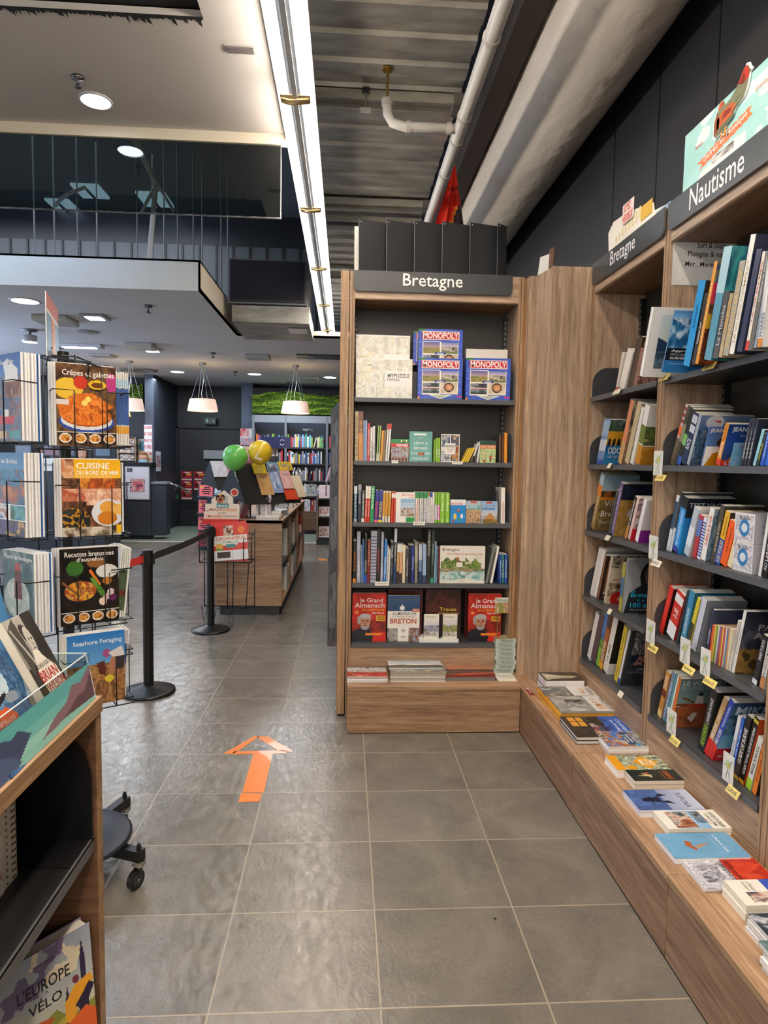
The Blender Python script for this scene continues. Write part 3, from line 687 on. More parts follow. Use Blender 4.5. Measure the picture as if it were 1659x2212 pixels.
gbox((a[0],4.065,SH[0]),b_[0]-a[0],b_[2]-SH[0],.05,pc,pt,'taller pale street-map jigsaw box standing behind the lower one','e2e0d8','jigsaw boxes')
def mono_cv():
    c=Cv(64,60,'3b55b8').n(0,0,1,1,['3450b4','4460c6','3a58bd'],5,3)
    c.r(0,0,.16,.045,'2f7a3d').r(.075,.05,.92,.245,'f2f2f2').r(.085,.06,.91,.235,'c8362c')
    c.r(.1,.29,.5,.88,'ece9e0').r(.5,.3,.9,.86,'ece9e0')
    c.g('5a5aa8','c9a98a',.11,.3,.485,.48).n(.11,.44,.485,.56,['7d8a3c','a58a52','6e7a38'],6,2)
    c.g('6a78c0','d9c8c8',.515,.3,.885,.42).n(.515,.4,.885,.52,['3d3a44','cfc3a8','6c6670'],9,6).r(.515,.52,.885,.56,'707c48')
    c.n(.11,.6,.485,.7,['1d2129','3c4450','9aa0a6'],8,8).r(.11,.71,.485,.73,'c8402c').n(.11,.73,.485,.85,['1d2a2d','4a5d60','8d9da0'],8,9)
    c.n(.515,.58,.885,.85,['d7c4a8','e6dac4','c4ae90'],4,2).e(.7,.7,.115,.115,'2a1a14').e(.7,.7,.09,.09,'b98058').e(.7,.7,.05,.05,'d9a47c')
    c.p([(.22,.88),(.8,.88),(.51,.985)],'d9e0cc').p([(.36,.9),(.66,.9),(.51,.96)],'a9b49a').r(.38,.54,.62,.59,'2c3f8f').r(.41,.545,.59,.585,'3650a4').r(0,.93,.05,1,'e88a2a').r(.86,.9,1,.94,'d8357a')
    for i in range(7):c.e(.04+.9*(i % 2),.3+i*.09,.02,.03,'5a78d8')
    return c
mc=mono_cv();mt=[('MONOPOLY',.1,.075,.9,.22,'fbfbfb',2.2),('RENNES',.43,.548,.57,.58,'fff',1.5)]
for (x0,y0,x1,y1,pl,lb,gr) in ((655,1050,1010,740,4.0,'blue city property-trading game box at front centre of top shelf',1),(1028,1055,1385,740,4.0,'blue city property-trading game box at front right of top shelf',1),(655,1050,1010,515,4.065,'blue city game box raised behind the front centre one',1),(615,1050,900,530,4.13,'blue game box rearmost, showing only its left edge',1)):
    a=fx(x0,1050,T7,pl);b_=fx(x1,y1,T7,pl);hh=(b_[0]-a[0])*.95
    z0=max(SH[0],b_[2]-hh) if pl > 4.01 else SH[0]
    gbox((a[0],pl,z0),b_[0]-a[0],b_[2]-z0,.055,mc,mt,lb,'3a55b8','blue game boxes on the top shelf')
mb=MB('2a2b2e');a=fx(640,740,T7,4.065);mb.box(a[0],a[0]+.26,4.066,4.24,SH[0]+.001,a[2]-.34*(0)-.0,'1f2023')
zz=min(o_.location.z for o_ in bpy.data.objects if o_.name.startswith('game_box') and o_['label'].startswith('blue city game box raised'))
mb=MB('2a2b2e');mb.box(a[0]-.02,a[0]+.25,4.062,4.24,SH[0],zz-.001,'232427');build('black_stand',mb,'plastic',label='black display block lifting the rear blue game boxes',cat='stand')
a=fx(1025,1050,T7,4.07);b_=fx(1358,670,T7,4.07)
gbox((a[0],4.07,SH[0]),b_[0]-a[0],b_[2]-SH[0],.06,None,[],'plain off-white box standing behind the right blue game box','e2dcd0',None,name='white_box',cat='box')

# -------- end bookcase, second shelf
rn=Cv(46,56,'b8402e').r(0,0,1,.2,'1f8a4c').r(0,.2,1,.35,'c8282c').n(0,.35,1,1,['8a3a2a','c9b8a4','5a6a7a','b35c40'],9,3)
for i in range(5):rn.r(.08+i*.19,.42,.17+i*.19,.55,'8ea0b4').r(.08+i*.19,.62,.17+i*.19,.78,'9fb0c0').r(.06+i*.19,.84,.15+i*.19,1,'5a2c20')
l1=Cv(50,64,'6aa8a0').n(0,0,1,1,['62a09a','72b0a8'],4,1).r(.2,.07,.75,.12,'e8efe8').n(.38,.68,.66,.8,['8a4a30','c97a50','5a3a30'],6,2)
r2=Cv(48,60,'e9e7e2').n(.04,.03,.48,.45,['2a3a5a','8a9ab0','c0b8a8'],7,2).n(.52,.03,.96,.45,['5a6a8a','3a2a2a','c9b090'],7,5).n(.04,.6,.48,.97,['2a5aa0','e0e4e8','3a3a4a'],7,3).n(.52,.6,.96,.97,['2a6ab0','e0a030','3a3a3a'],7,8).n(.8,.45,.96,.6,['c9602a','6a2a1a'],6,2).r(.2,.32,.78,.72,'ece9e0')
iv=Cv(46,60,'2a4a42').r(0,.2,1,.36,'d87a3a').n(0,.36,1,1,['a9c48a','c9d4a0','8ab07a','d8c890'],4,4).e(.68,.75,.07,.1,'c8502a').r(.64,.8,.72,.97,'3a2a2a').e(.3,.93,.08,.06,'b8402a')
row('f',1,T2,4.0,[
 (108,0,138,112,118,'b8a67a',dict(look='tall mottled beige art book',st=[('ILLE ET VILAINE',.1,.9,'5a4a2a')])),
 (140,0,183,142,118,'c8843c',dict(look='tall orange and brown art book',sp=[(.55,1,'7a4a32')],st=[('BRETAGNE 1720',.35,.8,'e0a848',.4)])),
 (184,0,199,187,198,'8aa4cc',dict(look='slim light blue book')),(200,0,217,204,199,'9ab4d8',dict(look='slim light blue book')),
 (219,0,243,224,226,'c8383a',dict(look='red spine book',st=[('Histoire et cultures de Rennes',.15,.85,'f0d0c0')])),
 (245,0,266,250,262,'e6e4e2',dict(look='white spine book',st=[('Balades à Rennes',.1,.6,'555')])),(268,0,287,272,248,'ecebe8',dict(look='white spine book',st=[('Bretagne',.1,.5,'555')])),
 (289,0,299,293,212,'23252c',dict(look='black thin book')),(301,0,314,316,245,'9ab46a',dict(look='pale green booklet',sp=[(0,.2,'d8dcc0')])),(316,0,330,334,245,'a4bc74',dict(look='pale green booklet',sp=[(0,.2,'d8dcc0')])),
 (333,0,354,352,290,'e09a34',dict(look='orange booklet')),(356,0,376,372,290,'8a7050',dict(look='brown booklet')),
 (379,0,395,404,230,'eceae6',dict(look='white booklet with red tip',sp=[(.85,1,'d83a34')])),(398,0,416,423,230,'eceae6',dict(look='white booklet with red tip',sp=[(.85,1,'d83a34')])),
 (432,0,590,432,365,'b03028',dict(face=1,look='city guide with red house-front cover',cv=rn,ct=[('RENNES',.32,.22,.95,.33,'fff',1.2),('M',.55,.04,.9,.14,'e8e8a0',1)])),
 (595,0,800,598,297,'6aa8a0',dict(face=1,t=.022,look='teal Rennes places book',cv=l1,ct=[('111',.42,.17,.58,.24,'eee',.5),('LIEUX À',.22,.33,.8,.42,'eee',.4),('RENNES',.22,.51,.8,.59,'eee',.4),('À NE',.08,.68,.36,.76,'eee',.4),('PAS',.68,.68,.92,.76,'eee',.4),('MANQUER',.14,.86,.86,.95,'eee',.4)])),
 (812,0,833,816,370,'7aa42a',dict(look='green book turned sideways')),(835,0,853,838,357,'96c832',dict(look='lime green book',st=[('LE RENNES',.2,.55,'fff')])),(855,0,873,858,357,'96c832',dict(look='lime green book',st=[('LE RENNES',.2,.55,'fff')])),
 (878,0,1045,878,322,'e9e7e2',dict(face=1,pl=4.02,look='four-picture city guide',cv=r2,ct=[('RENNES',.25,.38,.73,.47,'26262a',1),('GUIDE URBAIN',.3,.52,.7,.56,'444'),('& MALIN',.38,.59,.62,.63,'a33')])),
 (1068,0,1088,1132,455,'f0c83a',dict(look='thin yellow booklet leaning right')),(1090,0,1108,1154,452,'f0c83a',dict(look='thin yellow booklet leaning right')),(1110,0,1128,1172,448,'f0c83a',dict(look='thin yellow booklet leaning right')),
 (1150,0,1166,1190,405,'e8e8e4',dict(look='white and black guide leaning right',sp=[(0,.35,'3a3a3a')])),(1202,0,1216,1214,390,'f0f0ec',dict(look='white slim book leaning right')),
 (1226,0,1370,1226,378,'2a4a42',dict(face=1,look='green illustrated county guide',cv=iv,ct=[('ILLE-ET-VILAINE',.04,.225,.95,.33,'e8e0c8',.6)])),
 (1398,0,1420,1400,316,'3a3634',dict(look='black book with copper lettering',st=[('GUIDE DE RENNES',.1,.9,'a8602a')])),(1424,0,1444,1426,315,'33302e',dict(look='black book with copper lettering',st=[('GUIDE DE RENNES',.1,.9,'a8602a')])),(1447,0,1475,1449,311,'e0922e',dict(look='bright orange spine book')),
],'end')
# -------- third shelf
ro=Cv(48,74,'f1efe9').g('8ab4d8','c9dcea',.26,.22,.97,.6).n(.26,.52,.97,.8,['5a4a3a','c9a070','8aa0b8','e8e4dc','7a5a3a'],8,3).r(.26,.37,.97,.375,'f1efe9').r(.48,.22,.485,.8,'f1efe9').r(.74,.22,.745,.8,'f1efe9').r(.55,.83,.97,.98,'2a9a4a').p([(.62,.5),(.66,.42),(.7,.5)],'fff')
bt=Cv(42,64,'2a8ad0').r(0,0,1,.24,'f0f0ee').n(0,.24,1,1,['2488d2','2f92da'],3,1).r(.45,.42,.6,.52,'d8402a').r(.5,.38,.55,.42,'e8e8e8').e(.32,.72,.1,.13,'e8c84a').e(.3,.63,.05,.035,'f0c8a0').e(.75,.7,.09,.1,'e8e8f0').e(.6,.85,.1,.06,'3aa04a').e(.2,.9,.07,.06,'d8402a')
rb=Cv(44,62).g('a8c0d0','e0e4dc').n(0,.35,1,1,['b07a50','e0c8a0','8a5a3a','d8b890','5a4a4a'],7,7).r(.15,.2,.95,.38,'7ab0b8').r(.3,.02,.7,.1,'d84a3a')
ms=Cv(46,62).g('8ab4d8','e8dcd4').ridge(.66,.03,'',3,2,2,['9aa8b8','b8b8b8','8a98a8']).p([(.1,1),(.25,.75),(.5,.55),(.56,.48),(.62,.56),(.8,.72),(1,1)],'c08848').n(.1,.8,1,1,['5a6a2a','8a7038','a88048'],6,3).r(.05,.18,.85,.4,'6a9ad0').r(.3,.04,.65,.11,'d84a3a')
lime='8cc63a'
row('f',2,T2,4.0,[
 (100,0,128,104,790,'3a6a84',dict(look='sea-blue spine book',sp=[(.8,1,'d8e0e4'),(0,.1,'9ab')],st=[('Le tour de Bretagne',.15,.8,'e8e8e8')])),
 (136,0,166,140,776,'2a3040',dict(look='dark blue glossy book',sp=[(.85,1,'9a9aa4')],st=[('BRETAGNE',.5,.84,'c8c8d0')])),(168,0,192,176,832,'5a6460',dict(look='grey-green book',sp=[(0,.12,'e8e6e0')],st=[('BALADES NATURE',.2,.9,'d8d8d0')])),
 (195,0,217,209,790,'d8382a',dict(look='red spine book with white top',sp=[(.66,1,'eae6dc')],st=[('BRETAGNE',.15,.6,'f0c8c0')])),(219,0,241,233,790,'d8382a',dict(look='red spine book with white top',sp=[(.66,1,'eae6dc')],st=[('BRETAGNE',.15,.6,'f0c8c0')])),
 (244,0,277,258,793,'2a9a58',dict(look='green spine book',st=[('BRETAGNE SUD',.38,.97,'e8f4e8')])),
 (280,0,313,297,826,'26348a',dict(look='navy guide with pink foot',sp=[(0,.08,'e85a8a')],st=[('BRETAGNE NORD',.15,.65,'e84a5a',.7)])),(316,0,350,332,826,'26348a',dict(look='navy guide with yellow foot',sp=[(0,.08,'e8d83a')],st=[('BRETAGNE SUD',.15,.65,'f0d040',.7)])),
 (353,0,374,366,834,'e8e0cc',dict(look='white and amber booklet',sp=[(.2,.95,'d89a34')])),(378,0,399,390,834,'e8e0cc',dict(look='white and amber booklet',sp=[(.2,.95,'d89a34')])),(403,0,424,416,836,'e8e0cc',dict(look='white and amber booklet',sp=[(.2,.95,'d89a34')])),
 (430,0,449,441,840,'d8402c',dict(look='red guide with white emblem',sp=[(.8,.95,'f0e8e0')])),(452,0,471,461,840,'d8402c',dict(look='red guide with white emblem',sp=[(.8,.95,'f0e8e0')])),
 (474,0,646,478,842,'f1efe9',dict(face=1,t=.02,look='white travel guide showing lighthouse photograph',cv=ro,ct=[('BRETAGNE',.32,.06,.96,.12,'e0602a',.6),('NORD',.66,.14,.96,.19,'e0602a',.6)])),
 (652,0,686,654,842,'f0eee8',dict(look='white guide with green emblem',sp=[(.8,1,'2a8a4a')],st=[('BRETAGNE NORD Routard',.02,.78,'d0602a')])),(689,0,724,692,843,'f0eee8',dict(look='white guide with green emblem',sp=[(.8,1,'2a8a4a')],st=[('BRETAGNE SUD Routard',.02,.78,'33507a')])),(728,0,763,731,844,'f0eee8',dict(look='white guide with green emblem',sp=[(.8,1,'2a8a4a')],st=[('BRETAGNE SUD Routard',.02,.78,'33508a')])),
 (766,0,781,768,845,'eeeae4',dict(look='thin white book with orange tip',sp=[(.88,1,'c87a4a')])),(783,0,802,786,846,'f0eeea',dict(look='white book with blue tip',sp=[(.85,1,'2a48a8')],st=[('Randos en Bretagne',.05,.6,'666')])),(804,0,824,806,846,'f0eeea',dict(look='white book',st=[('Bretagne',.05,.6,'c46')])),
 (827,0,847,829,847,lime,dict(look='lime guide with white middle',sp=[(.1,.6,'eee')],st=[('BRETAGNE NORD',.1,.6,'2a4a9a')])),(849,0,870,852,847,lime,dict(look='lime guide with pink middle',sp=[(.1,.6,'d84a9a')],st=[('BRETAGNE SUD',.1,.6,'fff')])),
 (873,0,915,876,848,lime,dict(look='thick lime green guide',st=[('Bretagne Nord',.4,.96,'f4fae0',.5),('GEO',.03,.16,'e8f4c0',.35)])),(918,0,958,921,850,lime,dict(look='thick lime green guide',st=[('Bretagne Sud',.4,.96,'f4fae0',.5),('GEO',.03,.16,'e8f4c0',.35)])),
 (962,0,1100,964,908,'2a8ad0',dict(face=1,t=.018,look='blue illustrated cartoon-style guide',cv=bt,ct=[('BRETAGNE',.03,.13,.8,.22,'d8386a',1)])),
 (1104,0,1236,1106,920,'c8b090',dict(face=1,t=.016,look='guide with half-timbered houses cover',cv=rb,ct=[('RENNES',.25,.22,.75,.3,'f4f4f0',.7)])),
 (1239,0,1384,1241,922,'8ab0d0',dict(face=1,t=.016,look='guide with rocky abbey island cover',cv=ms,ct=[('MONT SAINT-MICHEL',.1,.22,.8,.28,'f4f4f0',.5)])),
 (1376,0,1382,1376,825,'4a4a50',dict(look='dark cover edge of white novel',pl=4.03)),(1418,0,1455,1420,803,'f2ece4',dict(look='white novel with red lettering',st=[('Les nouveaux de Bretagne',.08,.6,'b84a4a',.35)])),
],'end')
# -------- fourth shelf
lp=Cv(96,80,'ece6dc').n(0,.25,1,1,['e8e2d6','efeae0','e2dccf'],3,1)
lp.n(0,0,1,1,['3a5a24','6a8a3a','8aa050','2f4a20','a8b070'],9,4,m=((lp.Y > .34+.1*np.abs(lp.X-.3)+.05*np.sin(lp.X*30)) & (lp.Y < .68-.06*lp.X)) & (lp.X > .02) & (lp.X < .92) & ~((lp.X > .44) & (lp.X < .56) & (lp.Y < .4)))
lp.r(.36,.44,.5,.56,'eee8e0').p([(.34,.44),(.43,.38),(.52,.44)],'6a5a5a').r(.37,.3,.42,.4,'b8402a').r(.56,.42,.7,.48,'d8d0c0').n(0,.6,1,.7,['8a7a5a','b0a080','6a6a50'],8,5).n(0,.7,1,.92,['7ab0ac','b0d0ca','d8e4dc','5a948e'],6,6,m=(lp.Y > .68+.02*np.sin(lp.X*12)) & (lp.Y < .9+.04*np.sin(lp.X*8)))
wh='d4cec4'
row('f',3,T2,4.0,[
 (92,0,118,98,1278,'20201f',dict(look='black book with orange lettering',sp=[(0,.1,'e08a2a')],st=[('BROCÉLIANDE',.28,.75,'d87a2a',.5,.35),('BALADES SECRÈTES EN',.28,.75,'a8602a',.2,.75)])),
 (124,0,158,129,1198,'a0a4b8',dict(look='tall grey-lilac book',st=[('Malouinières',.1,.42,'fff',.5),('Demeures d’exception',.44,.8,'e8e8f0',.3)])),
 (161,0,173,164,1326,'7a94a8',dict(look='slim grey-blue book')),(174,0,192,177,1280,'3a64a0',dict(look='blue book',sp=[(0,.5,'4a74b0')])),
 (195,0,215,201,1222,'38362f',dict(look='dark brown book with blue foot',sp=[(0,.17,'3a54c0')],st=[('CONCARNEAU',.22,.48,'e0e0d8')])),(217,0,243,226,1278,'7a2c24',dict(look='dark red book',st=[('CROZON',.4,.95,'d8a890')])),
 (246,0,300,256,1190,'a8a8b8',dict(look='thick shiny silver speckled book',sp=[(k/16,k/16+.02,'5a5a78') for k in range(1,15)])),(303,0,333,308,1176,'2e2c2c',dict(look='tall black book',st=[('LE GOLFE DU MORBIHAN',.2,.62,'c8503a',.4)])),
 (336,0,360,348,1200,'98a0b4',dict(look='tall grey-lilac book',st=[('Malouinières',.1,.4,'fff',.6),('Demeures d’exception',.43,.8,'e8e8f0',.3)])),(363,0,387,378,1268,'3a88d8',dict(look='bright blue book',st=[('LA BELLE RADE',.1,.6,'e8f4ff')])),
 (389,0,403,402,1325,'c8ccc8',dict(look='thin pale grey book')),(404,0,420,416,1355,'e6e4de',dict(look='thin white book')),
 (422,0,448,433,1288,'34343a',dict(look='dark grey book',st=[('SAINT-MALO',.6,.9,'f0f0f0'),('Port et cité',.2,.5,'a8a8b0',.3)])),(452,0,474,468,1168,'4a5a74',dict(look='tall silver and navy wrapped book',sp=[(.75,1,'c8d0d8'),(0,.3,'2a4470')],st=[('LA MÉMOIRE',.4,.7,'e8e0b0')])),
 (478,0,500,492,1310,'c8a068',dict(look='sunset-coloured wrapped book',sp=[(.8,1,'e8e8e4'),(0,.3,'3a3034')])),(503,0,530,513,1312,'d8a878',dict(look='sunset-coloured wrapped book',sp=[(.8,1,'dcdcd8'),(0,.25,'4a3a34')])),(534,0,558,541,1320,'e8dcb8',dict(look='cream book')),
 (561,0,588,568,1345,'4a4a50',dict(look='dark grey book',st=[('Rennes Le Parlement',.2,.7,'ccc')])),(591,0,610,595,1320,'1c1f34',dict(look='black glossy book')),(613,0,640,616,1320,'2a3f88',dict(look='royal blue book',st=[('Ouessant',.35,.7,'c8d0f0')])),
 (645,0,672,648,1290,'8a8878',dict(look='taupe wrapped book',sp=[(.5,.9,'a8a490')])),(680,0,708,684,1312,'7a94b8',dict(look='blue and silver wrapped book',sp=[(0,.3,'2a3a60'),(.6,1,'c0ccd8')])),(714,0,748,718,1314,'9ab4d4',dict(look='light blue wrapped book',sp=[(0,.2,'3a4a70')])),
 (752,0,782,764,1176,'33342f',dict(look='tall dark wrapped book',sp=[(.5,.8,'55564e')],st=[('Terres de Bretagne',.5,.95,'c8c8b8')])),(786,0,814,800,1185,'2c3a36',dict(look='tall dark green book',sp=[(0,.1,'3aa08a')],st=[('LA CÔTE D’EMERAUDE',.35,.75,'b8ccc0',.5)])),
 (817,0,833,828,1290,'8aa8bc',dict(look='thin light blue book')),(835,0,848,842,1330,'5a88b0',dict(look='thin blue book')),(852,0,864,858,1340,'7a2a24',dict(look='thin dark red book')),
 (868,0,1270,870,1325,'e8e2d6',dict(face=1,t=.025,hard=1,look='large cream watercolour coast book',cv=lp,ct=[('Bretagne',.05,.05,.42,.16,'4a4648',.3),('Son littoral et ses ports',.16,.17,.93,.26,'b0563a',.1),('Aquarelles de',.78,.27,.93,.295,'777'),('Philippe Lemoine',.72,.31,.93,.335,'777'),('Le tilleur',.7,.91,.92,.96,'f4f4ee')])),
 (1278,0,1300,1346,1345,'6a7068',dict(look='grey sea-picture book leaning right',sp=[(0,1,'7a8078')])),(1322,0,1342,1388,1330,'f0eee8',dict(look='white book leaning right')),
 (1388,0,1402,1392,1400,'1e3a7a',dict(look='narrow navy book')),(1403,0,1423,1406,1400,'2a5aaa',dict(look='blue history book',st=[('Le pays de Bretagne',.2,.8,'dde4f4')])),(1426,0,1446,1428,1400,'2a7a74',dict(look='green-blue history book',st=[('d’Ille-et-Vilaine',.2,.8,'dde')])),(1449,0,1474,1452,1400,'2a5aaa',dict(look='blue history book',st=[('Histoire de Rennes',.2,.8,'dde4f4')])),
],'end')
# -------- bottom shelf: face-out almanacs
TB=(720,1240,.27728)
al=Cv(58,80,'b8281e').n(0,0,1,1,['a82218','c83224','b82a1e'],3,2).n(0,.55,1,.8,['5a1a1a','8a201a','a82a1e'],6,3)
al.p([(0,.8),(.2,.72),(.5,.74),(.62,.86),(.66,1),(0,1)],'1c1c26').e(.38,.53,.175,.1,'a0a0a4').e(.38,.6,.15,.15,'b8846a').e(.38,.475,.165,.05,'b0b0b4').e(.2,.56,.05,.09,'a0a0a4').e(.38,.71,.12,.05,'9a9a9c').e(.32,.575,.035,.012,'2a1a1a').e(.45,.575,.035,.012,'2a1a1a').e(.385,.63,.025,.03,'a06a50').e(.385,.67,.05,.01,'6a3a30').n(.0,.5,.16,.62,['a82218','c83224'],3,2)
al.p([(.72,.45),(.78,.42),(.8,.62),(.7,.62)],'6a1a18').r(.4,.82,.9,.87,'e88a2a').e(.13,.4,.05,.03,'e8a040').p([(.62,.9),(1,.84),(1,1),(.6,1)],'d82a1e').r(.7,.46,.97,.57,'e8b030')
ac=[('le Grand',.24,.1,.9,.19,'e8dcd8',.8),('Almanach',.07,.2,.95,.3,'e8dcd8',.8),('DE LA BRETAGNE',.28,.32,.95,.37,'f0a030',.9),('Gilles Servat',.57,.39,.93,.425,'f8f0e8',.5),('2022',.73,.475,.95,.55,'2a1a12',1.2)]
br=Cv(56,74,'ece8e0').g('3a5a84','2a4468',0,0,1,.34).r(0,.08,1,.1,'5a6a5a').e(.45,.27,.08,.05,'e8e8ec').p([(.42,.24),(.45,.17),(.48,.24)],'e8e8ec').r(.76,.28,1,.35,'c8502a').n(0,.72,.33,1,['5a5a58','b8b4ae','8a8682'],8,3).n(.66,.7,1,1,['8ab0d8','a05a3a','6a5a54','c8b8a4'],6,4).r(.34,.7,.65,1,'f4f0e8')
for i in range(8):br.r(.42,.73+i*.03,.58,.737+i*.03,'9a9690')
tr_=Cv(60,84,'3a1a18').n(0,0,1,1,['2a1210','4a201c','5a2a24','341614'],4,6)
def sketch(seed,c):return Cv(36,60,'ece8de').g('e8e4dc','c8ccd4',0,.2,1,.55).ridge(.45,.06,'',3,seed,2,c).n(0,.72,1,.88,['4a4a4a','e8e4dc','8a8a88'],9,seed).r(0,.9,1,1,'e0dcd0')
row('f',4,TB,4.06,[
 (148,0,405,150,118,'2a2422',dict(face=1,pl=4.1,look='dark speckled book behind the left red almanac',cv=abst(40,50,['1a1614','3a302c','2a2220'],9,3))),
 (420,0,690,424,118,'5a2420',dict(face=1,pl=4.1,look='dark red book behind the Breton almanac',cv=abst(40,50,['3a1614','6a2a24','4a1c1a'],3,8))),
 (1018,0,1290,1020,118,'5a2420',dict(face=1,pl=4.1,look='dark red book behind the right red almanac',cv=abst(40,50,['3a1614','5a2420','2a1210'],3,9))),
],'end')
row('f',4,TB,4.02,[
 (145,0,408,148,148,'b8281e',dict(face=1,t=.02,look='left red almanac with bearded man',cv=al,ct=ac)),(420,0,668,424,168,'ece8e0',dict(face=1,t=.02,look='white and sea-blue Breton almanac',cv=br,ct=[('ALMANACH',.15,.355,.88,.43,'4a4a4c',.2),('DES TERROIRS DE FRANCE',.15,.445,.85,.475,'6a6a6a'),('BRETON',.08,.5,.9,.61,'b84420',1.4),('2022',.78,.285,.98,.335,'f0e8d8',.8)])),
 (712,0,985,716,122,'3a1a18',dict(face=1,pl=4.05,t=.02,look='dark brown picture book with yellow title',cv=tr_,ct=[('Traces',.4,.35,.88,.42,'e8c84a',1.2),('éphémères',.36,.44,.96,.5,'d8b84a',.8)])),
 (1045,0,1302,1048,154,'b8281e',dict(face=1,t=.02,look='right red almanac with bearded man',cv=al,ct=ac)),
],'end')
mb=MB('f0efee');mb.hexa((.477,3.99,.47),(.25,0,0),(0,.14,0),(0,0,.022),'f0eeea');mb.hexa((.472,3.985,.4705),(.255,0,0),(0,.003,0),(0,0,.006),'d8dce4');build('sketchbook_stack',mb,'pages',label='flat white booklet under the two small sketchbooks',cat='booklet')
bpy.data.objects['sketchbook_stack'].name='booklet'
for (x0,x1,sd,cc,lb) in ((702,818,3,['9a98a8','7a8ab0','b8b4c0','5a6a5a'],'left'),(848,960,7,['a8a04a','8a8a4a','6a8a7a','c8b45a'],'right')):
    a=fx(x0,500,TB,4.02);b_=fx(x1,500,TB,4.02);T=fx(x0,310,TB,4.02)
    o=book((a[0],4.02,.4925),-Y3,X3,Z3,.014,b_[0]-a[0],T[2]-.4925,'e4e0d4','%s small watercolour sketchbook with black elastic, bottom shelf' % lb,'small sketchbooks',cv=sketch(sd,cc),ct=[('Bretagne',.15,.06,.8,.16,'7a7468')])
    mb=MB('17171b');mb.box(b_[0]+.001,b_[0]+.012,4.006,4.02,.4925,T[2],'15151a');build('elastic_band',mb,'cloth',o)
# clear sleeves shine: reflective film strips are left to the gloss of the covers
# -------- stacks on the end bench
TC=TB
def stack(x0,x1,y0,dpt,zb,layers,lab,grp,ang=0,U=X3,W=Y3,nm='book',jit=.004,seed=1):
    """flat pile; U = spine->fore edge, W = book up; layers bottom to top: (t, w, d, col, page, cv, ct, hard, look)"""
    rs=random.Random(seed);z=zb
    for i,L in enumerate(layers):
        t,w,d,col,pg,cv,ct,hard,look=L
        j=V(rs.uniform(-jit,jit),rs.uniform(-jit,jit),0)
        P=V(x0,y0,z)+j
        book(P,Z3,U,W,t,w,d,col,look+', '+lab,grp,cv=cv,ct=ct,hard=hard,pg=pg);z +=t+.0004
vic=Cv(56,40,'d8d0c8').n(0,0,1,.4,['e4e4e8','8a8078','f4f4f4','4a4440'],8,3).r(0,.4,1,.55,'c8b8a8').n(0,.5,1,1,['8a1a14','d8402a','5a1a18','f08060'],6,5)
a=.027;
stack(a,0,3.778,0,.284,[(.009,.24,.16,'e8e4e0','f0eeec',None,None,0,'lowest white-edged book'),(.008,.238,.16,'e4e0dc','ebe9e6',None,None,0,'second white-edged book'),(.008,.24,.16,'e8e4e0','f2f0ee',None,None,0,'third white-edged book'),(.008,.238,.16,'dcd8d4','e6e4e0',None,None,0,'fourth white-edged book'),(.008,.24,.165,'a02a20','f0eeec',vic,[('MON ANCIENNE',.3,.38,.9,.46,'4a3430',.5),('VIE ET BRETAGNE',.3,.48,.9,.56,'e8e0d8',.5)],0,'top red and white photo book')],'left pile on the end bench','left pile on the end bench')
bigc=Cv(80,50).g('8aa4c4','d8dce0',0,0,1,.6).ridge(.25,.08,'',4,5,.4,['e8eaec','b8c4d4','9ab0cc']).ridge(.68,.05,'',4,2,2,['4a4a44','6a6a5a'])
big2=Cv(80,50).g('8a94a4','c8b890').n(0,.3,1,1,['5a6474','a89468','c8c4b8','3a4454'],6,8)
lay=[(.012,.338,.19,'d8d4cc','e8e4dc',None,None,1,'lowest cream-edged landscape book'),(.012,.335,.19,'8a8478','dedacf',None,None,1,'second cream-edged landscape book'),(.012,.338,.19,'d0ccc4','e4e0d6',None,None,1,'third cream-edged landscape book'),(.012,.336,.19,'a49c8c','e0dcd0',None,None,1,'fourth cream-edged landscape book'),(.012,.34,.19,'8a7a54','e4e0d6',big2,None,1,'sand-coloured landscape book under the top one')]
stack(.283,0,3.795,0,.284,lay,'middle pile, end bench','middle pile on the end bench',jit=.003,seed=4)
book((.277,3.84,.3465),Z3,X3,Y3,.012,.33,.16,'9aa8b8','top coastal sky photo book, middle pile, end bench','middle pile on the end bench',cv=bigc,hard=1)
mo=Cv(80,50).g('8a5a5a','d89a6a',0,0,1,.5).ridge(.38,.12,'',4,7,2,['4a3430','6a4a40','3a2a2a']).p([(.1,.95),(.5,.8),(1,.72),(1,.82),(.5,.92),(.3,1)],'d8583a')
stack(.612,0,3.81,0,.284,[(.012,.315,.19,'5a5e64','b4b2ae',None,None,1,'lower grey hardback'),(.012,.315,.19,'4a4e54','a8a6a2',None,None,1,'upper grey hardback'),(.012,.315,.19,'b8402c','8a3a2a',mo,[('BRETAGNE',.2,.08,.75,.24,'d84a30',.8),('UN SIÈCLE DE PHOTOS',.3,.3,.75,.38,'e8d8c8')],1,'top sunset mountain photo book')],'right pile on the end bench','right pile on the end bench')
deco=Cv(40,26,'b8ccb8').r(0,.0,1,.4,'c4d4c0').n(0,.4,1,1,['5a8a3a','c8a060','3a6a2a','d8d0b0','8a4a2a'],7,5)
z=.284
